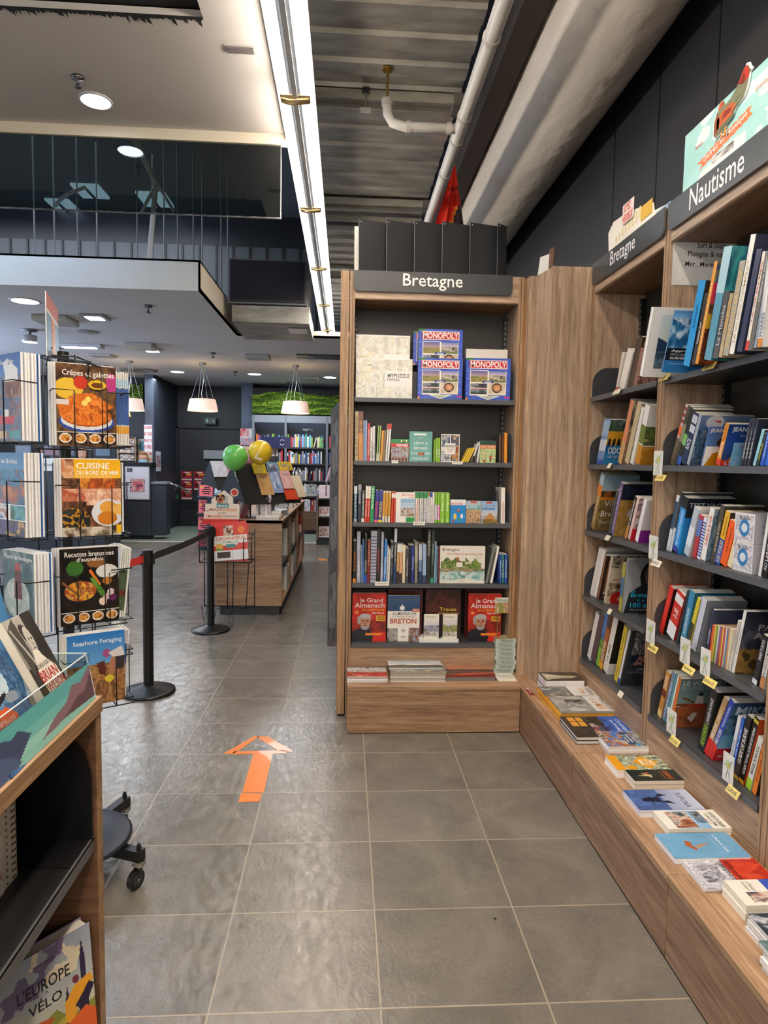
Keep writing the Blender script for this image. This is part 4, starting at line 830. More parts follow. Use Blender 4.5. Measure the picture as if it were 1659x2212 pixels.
for i in range(8):
    w,dd=.128,.10;x0=.955+(i % 3)*.004-(.006 if i in (0,5) else 0)
    book((x0,3.955,z),Z3,X3,Y3,.027,w,dd,'a8bcb4','%s pale green picture guide, small pile at bench right end' % (['lowest','second','third','fourth','fifth','sixth','seventh','topmost'][i]),'pile of small pale green guides',cv=deco if i==7 else None,pg='b8c8c0')
    o=COL.objects[-2] if False else None
    mb=MB('2f4a40');mb.text('Découvrons',(x0+.03,3.9545,z+.013),(.075,0,0),(0,0,.01),'2a4038',.3);mb.text('ILLE ET VILAINE',(x0+.04,3.9545,z+.004),(.06,0,0),(0,0,.006),'3a4a44')
    for k in range(5):mb.box(x0+.001,x0+.012,3.9543,3.9548,z+.003+k*.005,z+.005+k*.005,'e8f0ec');mb.box(x0+w-.012,x0+w-.001,3.9543,3.9548,z+.003+k*.005,z+.005+k*.005,'e8f0ec')
    build('spine_print',mb,'print',[q for q in COL.objects if q.name.startswith('book') and q.parent is None][-1]);z +=.0275
o=empty('card_holder',(1.02,4.0,z),'small sign with green picture on two wooden sticks above the guides','sign')
mb=MB('c8a878');
for x in (.975,1.055):mb.cyl((x,4.0,z),(x,4.0,z+.17),.0035,n=6)
build('stick',mb,'wood_v',o)
mb=MB('c8d4c4');mb.grid((.955,3.994,z+.155),(.122,0,0),(0,0,.1),Cv(40,30,'dfe6dc').n(0,.35,1,1,['5a8a3a','c8a060','3a6a2a','e8d0b0','b85a2a'],7,6));mb.hexa((.955,3.9945,z+.155),(.122,0,0),(0,.003,0),(0,0,.1),'e4e8e0');mb.text('Découvrons',(.962,3.993,z+.232),(.1,0,0),(0,0,.018),'3a3a34',.3);mb.text('ILLE ET VILAINE',(.97,3.993,z+.222),(.07,0,0),(0,0,.008),'4a4a44');build('picture_card',mb,'print',o)
mb=MB('eeeae0');
for i in range(3):mb.hexa((.945-.004*i,3.80+.005*i,.284+.0045*i),(.115,0,0),(.0,.11,0),(0,0,.004),'ece8dc')
mb.text('Bretagne',(.955,3.84,.2981),(.08,0,0),(0,.03,0),'8a6a5a');build('card_pile',mb,'print',label='small pile of white cards at the bench right corner',cat='cards')
# shelf tags of the end bookcase
def tag_front(x0,x1,y0,y1,tr,s,lab,pl=3.966,col='f1efe8'):
    a=fx(x0,y1,tr,pl);b_=fx(x1,y0,tr,pl);mb=MB(col);mb.hexa((a[0],pl,a[2]),(b_[0]-a[0],0,0),(0,.0015,0),(0,0,b_[2]-a[2]),col)
    mb.text(s,(a[0]+(b_[0]-a[0])*.15,pl-.0005,a[2]+(b_[2]-a[2])*.3),((b_[0]-a[0])*.7,0,0),(0,0,(b_[2]-a[2])*.4),'444');build('shelf_tag',mb,'print',label=lab,cat='tag',group='paper tags on the end bookcase shelves')
tag_front(440,498,558,583,T2,'RENNES','small white tag under the red city guide, second shelf');tag_front(982,1076,568,593,T2,'ILLE-ET-VILAINE','white tag under the leaning yellow booklets, second shelf')
tag_front(633,738,1107,1138,T2,'BRETAGNE','white handwritten tag on the third shelf of the end bookcase');tag_front(290,416,1645,1680,T2,'Bretagne','white tag with blue mark, fourth shelf of end bookcase')

# ================================================================== RIGHT-HAND BOOKCASES
T3,T4,T5=(1240,460,.25256),(1240,850,.25256),(1240,1220,.2532)
XP=1.43
row('s',0,T3,XP,[
 (352,1520,372,412,1205,'d8d0c4',dict(look='pale booklet with dark red foot',sp=[(0,.12,'a02a2a')])),(384,1515,438,460,1208,'e8e2d8',dict(look='white thick book',cover='efeae2')),
 (452,1495,470,530,1070,'2e2b28',dict(look='black tall book')),
 (466,1490,500,549,1075,'4a3a2c',dict(look='brown and pink illustrated book',hard=1,cv=Cv(50,66,'e0b0a0').r(0,0,1,.2,'3a322a').n(0,.2,1,1,['e8b8a8','d8a090','e8c0b0'],4,2).n(.1,.65,1,.95,['3a2a2a','d8a090','6a4a44'],8,3),ct=[('BREIZH',.06,.1,.6,.17,'e8a040',1)])),
],'corner')
odo=Cv(50,60).n(0,0,1,.32,['2a4a34','5a7a64','1a2a24','8aa0a4'],7,3).r(0,.25,1,.6,'e0a830')
for i in range(5):odo.e(.12+i*.2,.5,.07,.1,'2a2024').r(.05+i*.2,.5,.19+i*.2,.58,'2a2024')
odo.n(0,.56,1,1,['2a7ab8','3a94cc','1a5a98'],5,4)
row('s',1,T4,XP,[(190+i*14,600,203+i*14,262+i*13,225,'7a9ac4',dict(look='light blue town guide',sp=[(.3,.55,'d0d8e8'),(0,.1,'2a5ab0'),(.65,.95,'9ab4d4')],cv=odo if i==3 else None,d=.13,ct=[('ODOS',.12,.6,.8,.75,'fff',1),('UNE HISTOIRE',.16,.79,.8,.84,'e8f0f8')] if i==3 else None)) for i in range(4)]+[
 (375,602,408,485,70,'d88a64',dict(look='tall salmon and brown photo book',sp=[(0,.35,'c8a068')],cv=Cv(40,60).n(0,0,1,.5,['3a3230','8a8a80','c8b8a0','5a2a20'],7,4).n(0,.4,1,1,['b8886a','6a5a4a','d8b898','8a6a54'],9,2).e(.5,.42,.2,.1,'e8b030'))),
 (432,602,470,545,98,'c8b490',dict(look='tall mottled sand book',cover='8a8a7c')),(478,600,505,575,130,'e8e4da',dict(look='white slim book')),
 (520,592,560,605,108,'ecebe8',dict(look='white, green and ochre cover book',cv=Cv(40,60,'ecebe8').n(0,.35,1,.66,['3a5a2a','7a8a4a','2a3a20','a8a870'],7,2).r(0,.66,1,.69,'f0f0ee').n(0,.69,1,1,['c88a2a','b87820','d89a3a'],5,4),sp=[(0,.33,'c88a2a'),(.35,.66,'6a7a3a')],ct=[('Les',.3,.1,.75,.24,'333')])),
],'corner')
vb=Cv(60,66).g('8ab0cc','b8ccd4',0,0,1,.3).n(0,.27,1,.42,['3a2a1a','6a4a2a','c8702a'],6,3).r(0,.38,1,.44,'d8802a').n(0,.44,1,1,['7a6238','8a7040','6a5430','a0844c'],4,6)
row('s',2,T4,XP,[
 (125,1168,158,215,700,'9a7a44',dict(look='ochre book on towns of Brittany',sp=[(.8,1,'a8c4d0'),(.62,.8,'d8802a')],st=[('Villes de Bretagne',.1,.6,'f0e8d0',.5)],cv=vb,d=.2,ct=[('Villes',.14,.44,.7,.55,'f0ece0'),('de',.38,.56,.5,.62,'f0ece0'),('Bretagne',.1,.63,.9,.76,'f4f0e4',.3),('Patrimoine',.1,.8,.75,.87,'d8ccb0')])),
 (290,1205,306,365,830,'3a4a48',dict(look='thin dark teal book')),
 (312,1210,340,398,772,'6a5a8a',dict(look='purple spine book with bird cover',st=[('Le piéton de Bretagne',.1,.9,'d8d0e8',.5)],cv=Cv(46,66).n(0,0,1,.5,['1a2430','2a3444','141a24'],4,2).n(0,.3,1,1,['b8904a','a07a3a','c8a45a'],4,3).e(.5,.5,.28,.1,'d8d8d4',-.3).e(.68,.57,.07,.13,'1a1a1c'))),
 (430,1245,452,520,890,'2a2628',dict(look='black spine book with white lettering',sp=[(0,.3,'c88a4a')],st=[('LA BRETAGNE',.3,.9,'e8e8e8')])),
 (458,1258,478,535,885,'e8c8c0',dict(look='pink book with red band',cv=Cv(36,60).n(0,0,1,.75,['c8b0b0','7a5a5a','e0d0d0','a08484'],4,3).r(0,.72,1,1,'d02a34'),ct=[('LA',.15,.8,.5,.88,'fff',1)])),
 (520,1278,548,600,912,'f0eeee',dict(look='white prize-winning novel with purple band',cv=Cv(40,60,'ece8ea').n(.5,.3,.9,.7,['2a2a2a','d8d4d4','8a8686'],5,3).r(0,.7,1,1,'8a2a98'),ct=[('HISTOIRE',.3,.12,.95,.18,'c83a4a',1),('DE',.3,.2,.5,.26,'c83a4a',1),('PRIX DES',.3,.78,.9,.82,'fff',1),('PENDANT',.3,.85,.9,.89,'fff',1)])),
],'corner')
hood=Cv(70,90).g('8a8e94','b0b4b8').e(.62,.32,.3,.3,'1d1f22').p([(.0,1),(.1,.62),(.35,.48),(.9,.45),(1,.5),(1,1)],'26282c').e(.62,.3,.19,.21,'6a5e58').e(.55,.27,.03,.012,'1a1616').e(.7,.27,.03,.012,'1a1616').e(.62,.36,.02,.04,'584c46').e(.62,.42,.06,.01,'3a2a28')
row('s',3,T4,XP,[
 (135,1722,152,215,1330,'eceae8',dict(look='white tall book')),(153,1725,170,228,1330,'e4e2e0',dict(look='white tall book')),(171,1728,190,242,1332,'f0eeec',dict(look='white tall book',cover='8a8a8c')),
 (196,1732,210,258,1375,'8a5a3a',dict(look='brown star-pattern book',cv=Cv(50,60,'8a5a3c').n(0,0,1,1,['2a1e18','3a2a20'],3,2).p([(.1,.1),(.6,.3),(.4,.5),(.8,.7),(.3,.65),(.1,.9)],'a87a5c').p([(.5,.05),(.95,.2),(.7,.5),(.5,.4)],'9a6a4c'),ct=[('ÉTÉ',.1,.8,.5,.87,'eee',1),('44',.1,.9,.4,.97,'eee',1)])),
 (255,1738,272,318,1385,'c8bca4',dict(look='cream history book with red price roundel',cv=Cv(50,72,'c4b8a2').n(0,0,1,.25,['1a1816','b8ac98','3a342e'],7,2).n(0,.55,1,.85,['3a2a24','a89880','6a4a3a','d8ccb4'],8,5).e(.4,.9,.3,.17,'b8201c'),ct=[('Les',.32,.36,.6,.43,'b83a2a',1),('en Bretagne',.1,.46,.95,.54,'b83a2a',1),('5 €',.3,.87,.52,.93,'f4e8e0',1)])),
 (382,1760,405,420,1448,'a8a44a',dict(look='yellow-green slim book',sp=[(.3,.7,'3a6a9a')])),
 (412,1775,424,455,1412,'8a9098',dict(look='grey hooded-figure book on life a century ago',d=.22,cv=hood,ct=[('La',.14,.56,.24,.61,'2ab0dc',1),('Bretagne',.14,.62,.78,.72,'2ab0dc',1.5),('il y a',.3,.73,.6,.79,'2ab0dc',1),('100 ans',.14,.8,.7,.89,'2ab0dc',1.5),('Vie quotidienne',.14,.92,.7,.95,'ddd',.5)])),
],'corner')
fes=Cv(70,90,'33363a').n(.1,.02,1,.42,['141416','8a8a8e','2a2a2e','c8c8cc'],7,4).n(.1,.42,.7,.62,['1a1a2a','2a3a6a','c88a6a','14141a'],6,7)
row('s',4,T5,XP,[
 (108,845,138,188,420,'eceaea',dict(look='white slim book')),(140,850,178,212,410,'4a3a48',dict(look='dark purple book',cover='1f1f24')),
 (182,885,206,268,400,'7ab83a',dict(look='green and blue photo book',sp=[(.5,1,'3a7ac8')],st=[('BREIZH',.35,.6,'1a1a1a')])),
 (208,900,238,300,425,'a85a2a',dict(look='orange-brown photo book',sp=[(0,.12,'e8b02a'),(.75,1,'3a2a24')],st=[('BRETONS',.15,.5,'e8e8d8',.6)])),
 (244,925,282,345,440,'e8e4da',dict(look='white spine black cover book',st=[('LA MER',.2,.5,'555',.3)],cv=Cv(50,66,'1c1c1e').r(0,.8,1,1,'e8e8e4').e(.85,.45,.35,.27,'d8402a').e(.88,.45,.32,.25,'3a7ac0'),ct=[('PRÉFACE',.3,.9,.7,.93,'888')])),
 (340,985,368,428,528,'e0c43a',dict(look='yellow spine book',st=[('Histoire de Bretagne',.1,.9,'6a5a1a',.4)],cover='c8b468')),(370,1000,384,470,560,'e8e8ec',dict(look='slim blue and white book',sp=[(0,.1,'2a4ab0')])),
 (386,1010,394,482,548,'2a2c30',dict(look='large black festival photo book',d=.23,cv=fes,ct=[('F',.6,.42,.9,.62,'4a78d8',2),('LE FESTIVAL INTERCELTIQUE',.3,.68,.95,.71,'ddd',.5),('UNE GRANDE AVENTURE',.1,.73,.95,.77,'7a84b8',.5),('JEAN-PIERRE PICHARD',.25,.84,.9,.87,'111',.5)])),
],'corner')
# Nautisme bookcase
surf=Cv(56,84).g('5a9ad0','a8c4dc',0,0,1,.3).n(0,0,1,1,['e8f0f4','8ab0c8','2a6a94','d8e4ec','1a4a74'],4,5,m=None);surf.g('4a8ac8','8ab8dc',0,0,1,.12).n(0,.1,1,.6,['e8eef2','a8c8dc','3a7aa4','1d5480'],4,8,m=(surf.Y < .62) & (surf.Y > .12+.4*(1-surf.X)*surf.X)).r(0,.6,1,.8,'14161a').r(0,.8,1,1,'2a78b8')
mnt=Cv(60,80,'e8e6e2').g('c8dcdc','e0e4d8',.2,.1,1,.45).p([(.2,.42),(.45,.5),(.7,.6),(.6,.75),(.85,.82),(.2,.85)],'26385a').n(.2,.62,1,.88,['2a3a4a','6a8090','3a5060'],6,4)
XQ=1.33
teal=abst(60,90,['2a8a94','1a6a84','3aa0a0','14546c'],4,4)
row('s',0,T3,XQ,[
 (552,1375,580,652,825,'efeeea',dict(pl=1.285,look='white book with dark mountain picture',d=.2,cv=mnt,hard=1)),
 (742,1390,750,858,838,'6a9ac0',dict(pl=1.30,look='wave-cover surfing manual',d=.17,cv=surf,ct=[('SURF',.62,.08,.98,.16,'e8f0f8',1),('Apprendre',.12,.62,.8,.67,'fff',1),('PROGRESSER',.12,.685,.8,.72,'ccc',.3),('SURFER MIEUX',.12,.74,.9,.78,'fff',1),('+ 50 questions sur la taille',.1,.84,.9,.87,'ddeeff')])),
 (932,1318,992,1068,606,'1a94d4',dict(look='bright blue spine book',st=[('PLANCHES',.45,.72,'0a3a6a',.25)],cover='26282a')),
 (1002,1312,1034,1118,700,'2c2c2a',dict(look='black spine book',st=[('Hawaiian Surf',.3,.6,'e8e8e8',.5)])),
 (1037,1245,1064,1146,436,'e09a34',dict(look='orange spine book with colourful cover',st=[('Une histoire du surf',.1,.8,'f0d8a8',.5)],cv=Cv(40,90).n(0,0,1,.2,['2a5aa8','d8c83a','1a3a78'],5,2).n(0,.2,1,.4,['d82a44','e84a5a'],3,2).n(0,.4,1,.6,['1a1414','8a5a34','2a2434'],7,3).r(0,.5,1,.65,'d8a82a').n(0,.65,1,1,['3a1a14','8a3a20','1a1010','c8602a'],7,4))),
 (1112,1218,1180,1284,320,'5a9ab4',dict(look='thick teal underwater photo book',hard=1,cv=teal,d=.24,sp=[(.6,1,'a8ccd8')],ct=[('YANN',.4,.07,.7,.1,'e8f4f4'),('LE',.36,.15,.95,.3,'e8f4f4',0),('ET',.3,.34,.9,.5,'e8f4f4',0),('UN MONDE',.2,.57,.8,.6,'b8d8d8')])),
 (1185,1215,1232,1268,690,'4a4e50',dict(look='dark grey book',st=[('La Manche',.2,.8,'c8c8c8')],cover='33363a')),(1235,1205,1268,1332,700,'b8a480',dict(look='tan book with gold lettering',st=[('TABARLY',.45,.9,'d8a030')])),
 (1272,1195,1322,1418,430,'a8a494',dict(look='tall mottled stone-grey book',st=[('PORTRAITS DE VOILE',.1,.9,'e0c080',.6)])),
 (1326,1165,1374,1510,205,'f0eee6',dict(look='tall thick white book with navy cover',hard=1,cover='232c48',st=[('LE GUIDE COMPLET',.1,.8,'c8b890',.4)])),
 (1392,1160,1440,1560,330,'2a3050',dict(look='navy book')),(1462,1160,1490,1612,340,'e8e2d4',dict(look='white book with red foot',sp=[(0,.1,'d83a2a')],st=[('LA VIE EN MER',.3,.9,'b84a3a',.4)])),(1496,1150,1530,1640,345,'6a6864',dict(look='grey-brown book',st=[('Histoires de phares',.5,.95,'ddd')])),
 (1534,1148,1560,1668,400,'8a9ab0',dict(look='blue-grey book')),(1566,1140,1608,1720,400,'e8e8ea',dict(look='white book on lighthouses',sp=[(0,.1,'d88a2a')],st=[('PHARES',.12,.4,'5a6a80',.7)])),(1610,1138,1650,1760,420,'2a8a5a',dict(look='green cover book',sp=[(0,.3,'2a3a8a')])),(1656,1130,1700,1800,300,'3a4a8a',dict(look='indigo book')),(1706,1125,1750,1850,300,'d8d4c8',dict(look='cream book')),
],'Nautisme')
sea=Cv(70,84).g('7a90b4','4a6a94',0,0,1,.35).n(0,.3,1,1,['3a5a78','5a7a94','2a4460','8aa0b0'],8,4).e(.28,.13,.17,.13,'e4e4e8').p([(.24,.1),(.38,.09),(.4,.15),(.33,.13)],'d8402a')
jlc=Cv(50,76).g('3a6ab8','5a8acc',0,0,1,.5).e(.55,.4,.3,.14,'3a2a24').e(.55,.47,.22,.17,'b07a5a').e(.47,.44,.035,.012,'1a1010').e(.64,.44,.035,.012,'1a1010').e(.56,.5,.03,.035,'9a6448').e(.56,.56,.07,.012,'7a3a30').e(.55,.33,.26,.07,'3a2c28').p([(.05,1),(.2,.68),(.5,.6),(.85,.66),(1,.8),(1,1)],'d8921e').p([(.5,.62),(.62,.62),(.58,.8)],'3a2a2a')
jl2=Cv(50,76).g('1f3f8a','2a4fa0',0,0,1,.5).g('2a4fa0','3a4a7a',0,.5,1,.85).p([(.15,.85),(.3,.68),(.8,.68),(1,.85)],'d8921e').r(0,.85,1,1,'d83a2a').e(.6,.55,.2,.16,'7a5444')
com=Cv(36,60,'7ab4d8').n(0,0,1,1,['74b0d6','84bce0'],3,1).e(.5,.5,.1,.14,'e8e4e0').e(.6,.72,.12,.1,'c8303a').r(.3,.8,.8,1,'3a7a3a')
row('s',1,T4,XP,[
 (815,712,838,955,105,'c8b0b0',dict(look='red and white striped magazine-like book',sp=[(.7,.76,'8a3a3a'),(.8,.86,'8a3a3a'),(.9,.96,'8a3a3a'),(.5,.65,'e8703a'),(0,.45,'6a5a44')])),(842,712,868,980,120,'4a4a34',dict(look='dark wrapped book',sp=[(.4,.7,'8a8a6a')])),(872,714,905,995,140,'2a2e2a',dict(look='black and green glossy book',sp=[(.35,.55,'7ab86a'),(0,.15,'2a5ab0')])),
 (908,716,952,1022,180,'1f3454',dict(look='navy book with white bars',sp=[(.8,.95,'c8d0d8'),(.62,.76,'c8d0d8')],st=[('RACE',.3,.5,'e8e8f0',.7)])),
 (956,720,980,1062,184,'a8b0b8',dict(look='sea-cover book with round sticker',d=.25,cv=sea,ct=[('VENDÉE',.3,.41,.95,.53,'c8403a',1),('édition',.3,.56,.6,.59,'ddd')])),
 (1075,725,1086,1156,285,'5a7ab0',dict(look='sailor portrait book, blue and yellow',d=.16,cv=jlc,ct=[('JEAN LE CAM',.02,.04,.98,.17,'f4f4f4',1.5)])),
 (1205,728,1240,1297,266,'e8952a',dict(look='orange spine blue cover book',sp=[(0,.15,'d8402a')],st=[('JEAN LE CAM',.22,.55,'fff',.7),('Toutes voiles dehors',.58,.95,'8a4a1a',.4)],d=.17,cv=jl2,ct=[('JEAN LE CAM',.1,.06,.98,.2,'f4f4f4',1.5),('Toutes voiles',.3,.24,.9,.29,'ddd',.5),("L'AUTRE",.1,.88,.7,.97,'fff',1.5)])),
 (1318,735,1325,1370,425,'7ab4d8',dict(look='light blue cartoon sailor booklet',d=.13,cv=com,ct=[('JEAN LE CAM',.15,.12,.9,.19,'d83a4a',1)])),
 (1414,737,1438,1502,225,'262a38',dict(look='dark book with white lettering',st=[('Georges Pernoud',.15,.5,'e8e8e8',.7),('Bon vent !',.54,.78,'a8a8b0',.5)])),(1440,738,1465,1528,222,'262a38',dict(look='dark book with white lettering',st=[('Georges Pernoud',.15,.5,'e8e8e8',.7),('Bon vent !',.54,.78,'a8a8b0',.5)])),(1468,739,1495,1556,220,'262a38',dict(look='dark book with white lettering',cover='2a2e3c',st=[('Georges Pernoud',.15,.5,'e8e8e8',.7),('Bon vent !',.54,.78,'a8a8b0',.5)])),
 (1520,742,1545,1608,315,'9ad4e4',dict(look='pale cyan book',cover='1a1c20')),(1548,743,1572,1624,345,'2a3a30',dict(look='black book with yellow lettering',st=[('NAVIGUER',.2,.7,'d8c83a')])),(1580,744,1614,1645,335,'2a5ac8',dict(look='royal blue book',st=[('Le grand cours de voile',.2,.9,'dde4ff',.5)])),(1620,746,1656,1690,330,'2a6ad8',dict(look='bright blue book')),(1662,748,1700,1730,320,'e8e8e8',dict(look='white book'))
],'Nautisme')
tv=Cv(60,90,'17191f').n(0,0,1,.3,['14161c','20242c'],4,2).g('1a74b8','2a94d8',0,.35,1,1)
nds=Cv(40,40,'e8e6e6').n(.05,.05,.95,.95,['e8e6e8','d8d4dc','8a8898','eceaea'],12,3).e(.5,.5,.25,.3,'2a7ab8').e(.5,.5,.15,.16,'d8e0e8')
row('s',2,T4,XP,[
 (782,1452,805,880,880,'dfe4ea',dict(look='white and blue slim book',sp=[(.4,.9,'2a4a6a')])),(808,1455,830,915,850,'27303e',dict(look='black large manual behind blue ones',sp=[(0,.4,'c8ccd4')],d=.25,cover='1d222c')),
 (836,1465,884,926,890,'2a94dc',dict(look='thick sky-blue manual with navy foot',sp=[(0,.1,'2a3a98'),(.8,1,'14181e')],st=[('TEST VAGUES ET PLAISANCE',.12,.75,'e8f4ff',.35)],d=.21,cv=tv,ct=[('TEST VAGUES',.05,.08,.95,.17,'c8ccd4',1),('PLAISANCE',.2,.3,.7,.36,'d0e8f8'),('EXAMEN',.2,.42,.7,.48,'eee',1)])),
 (930,1500,975,1030,990,'b8c4d0',dict(look='plastic-wrapped pale book',sp=[(.2,.6,'dfe8f0')],cover='c8d0d8')),
 (1000,1520,1034,1074,1045,'b83a44',dict(look='red wrapped book',sp=[(.5,.9,'5a7ab8')])),(1042,1525,1070,1112,1065,'e8e8ec',dict(look='white and blue chequered book',sp=[(k/14,k/14+.035,'2a48a8') for k in range(1,13)])),
 (1075,1540,1115,1165,985,'efeee8',dict(look='thick white sailing handbook with red lettering',st=[('la Bible de la voile',.3,.85,'d0402a',.6)],cv=abst(50,80,['5a7a94','8aa4b8','3a5a74','b8c8d0'],5,6))),
 (1160,1558,1195,1258,960,'4a4238',dict(look='dark brown book',st=[('Les Berceaux de voiliers',.2,.7,'e0d8c8',.4)],cover='3a3630')),
 (1196,1570,1238,1298,1015,'e8b42a',dict(look='yellow and blue book',sp=[(0,.48,'2a5ac0')],st=[('LES VOILES',.05,.45,'f0d060',.6),('Bertrand Chéret',.55,.9,'8a5a10',.35)],cover='2a2622')),
 (1238,1600,1296,1335,1100,'f0621e',dict(look='thick orange book',st=[('Guide des manœuvres',.3,.85,'a8401a',.35)],cover='f0722a')),(1300,1608,1340,1400,1130,'ecd8b0',dict(look='cream book',st=[('Voile',.5,.7,'6a5a44',.4)],cover='d8c8a4')),
 (1565,1690,1590,1660,1000,'ecebe8',dict(look='white tall book')),(1592,1700,1640,1690,1010,'1a1a1c',dict(look='black tall book',st=[('AU LARGE',.1,.5,'ddd')])),(1645,1715,1690,1740,1010,'3a3a44',dict(look='dark grey tall book')),
],'Nautisme')
def cubebox(xb,yb,xr,z,h,lab):
    A=px(T4[0]+T4[2]*xb,T4[1]+T4[2]*yb,XP);B_=px(T4[0]+T4[2]*xr,T4[1]+T4[2]*yb,XP)
    w=.115;mb=MB('e4e2e4');mb.hexa((XP,A[1]-w,z),(.14,0,0),(0,w,0),(0,0,h),'c8c6cc');mb.grid(V(XP-.0005,A[1],z),V(0,-w,0),V(0,0,h),nds);mb.grid(V(XP,A[1]-w-.0005,z),V(.14,0,0),V(0,0,h),Cv(30,30,'a8a8ae').n(.2,.2,.8,.8,['3a4454','a8a8ae','6a7080'],6,2))
    mb.text('Mes Noeuds',V(XP-.001,A[1]-.03,z+h*.78),V(0,-.055,0),V(0,0,h*.13),'5a6068',.3);build('knot_kit_box',mb,'print',label=lab,cat='box',group='white knot kit boxes')
cubebox(1348,1610,1490,SH[2],.105,'lower white illustrated knot kit box, third shelf, Nautisme bookcase');cubebox(1348,1610,1490,SH[2]+.106,.105,'upper white illustrated knot kit box, third shelf, Nautisme bookcase')
pa=Cv(60,84).g('2a2e38','4a4a5a',0,0,1,.45).n(0,.3,1,.6,['3a3c4a','6a6a78','2a2c38'],4,4).n(0,.6,1,1,['8a6a34','a8844a','5a4424','3a3420'],7,5)
strp=['d84a3a','e8944a','d8b83a','7aa04a','e8e0c8','8a6ab0','d86a3a','e8c86a','c84a5a','d8d0b8','6a8ab8','e0a05a','ece4cc']
row('s',3,T5,XP,[
 (690,692,728,790,185,'d83028',dict(look='tall red spine book with dark cover',hard=1,cover='241a1c',st=[('DEHORS',.3,.8,'e85a4a',.3)])),(780,735,848,882,245,'d0342c',dict(look='thick red and white book',sp=[(0,.3,'ecebec'),(.75,.92,'e8e8e8')],st=[('I-II',.45,.62,'eee',.5)],cover='b8342c')),
 (865,745,885,965,215,'26323a',dict(look='dark slim book')),(896,755,938,990,225,'3a8ab4',dict(look='blue mountaineering book',sp=[(0,.12,'2a5a7a')],st=[('20 DESTINS D’ALPINISTES',.2,.68,'e8f0f4',.4)],cover='2f6f90')),
 (945,790,972,1055,288,'d8c83a',dict(look='yellow and black tall book',sp=[(0,.5,'3a3a34')])),(988,812,1036,1092,290,'c8ccda',dict(look='tall pale grey hardback',hard=1,cover='8a8e9a')),
 (1110,850,1130,1180,380,'2a3450',dict(look='navy book',st=[('MOUNTAIN',.3,.6,'dde')]))]+
 [(1138+i*13,900+i*4,1150+i*13,1172+i*13,505+i*3,strp[i],dict(look='thin coloured pocket booklet',d=.11)) for i in range(13)]+[
 (1312,965,1330,1400,475,'d8d4ca',dict(look='pale book with handwriting',st=[('Une histoire',.4,.8,'7a7468')])),
 (1336,1005,1360,1450,392,'e8e6e0',dict(look='white spine book with stormy landscape cover',d=.23,st=[('Alpes mont Aventure',.3,.7,'555',.4)],cv=pa,ct=[('PAR',.25,.2,.6,.3,'c8c8c4',1),('AD',.2,.33,.5,.43,'c8c8c4',1)])),
 (1512,1080,1552,1612,600,'22252a',dict(look='black photo book with white lettering',sp=[(0,.1,'dde0e4')],st=[('PARIS TOKYO',.5,.9,'e8e8e8')],cover='2a2e30')),(1572,1175,1612,1670,560,'ece8e0',dict(look='white travel book',sp=[(0,.2,'c88a5a')],st=[('EN VAN DU MONDE',.2,.8,'777')])),
],'Nautisme')
voy=Cv(60,84).g('6a8a8c','8aa8a4',0,0,1,.55).n(0,.5,1,.58,['c85a2a','3a2a24','e8e0d0'],7,2).n(0,.57,1,1,['a85a34','b86a40','8a4a2a'],5,3).e(.5,.3,.05,.035,'2a1a14').p([(.42,.34),(.56,.34),(.6,.52),(.4,.52)],'e4e0d8').p([(.38,.5),(.62,.5),(.66,.62),(.34,.6)],'c8482c').p([(.3,.8),(.42,.68),(.5,.7),(.42,.9)],'e0dcd4').p([(.12,.36),(.4,.46),(.38,.5),(.1,.4)],'8a5a34')
mk=Cv(56,84).g('2a4a6a','6a94ac',0,0,1,.6).n(0,.2,1,.55,['2f4f6a','1f3a54','5a84a0','3a6480'],5,3).g('5a98b8','8ac0d8',0,.55,1,.8).e(.55,.7,.16,.03,'a82a2c').r(0,.78,1,1,'d0242a')
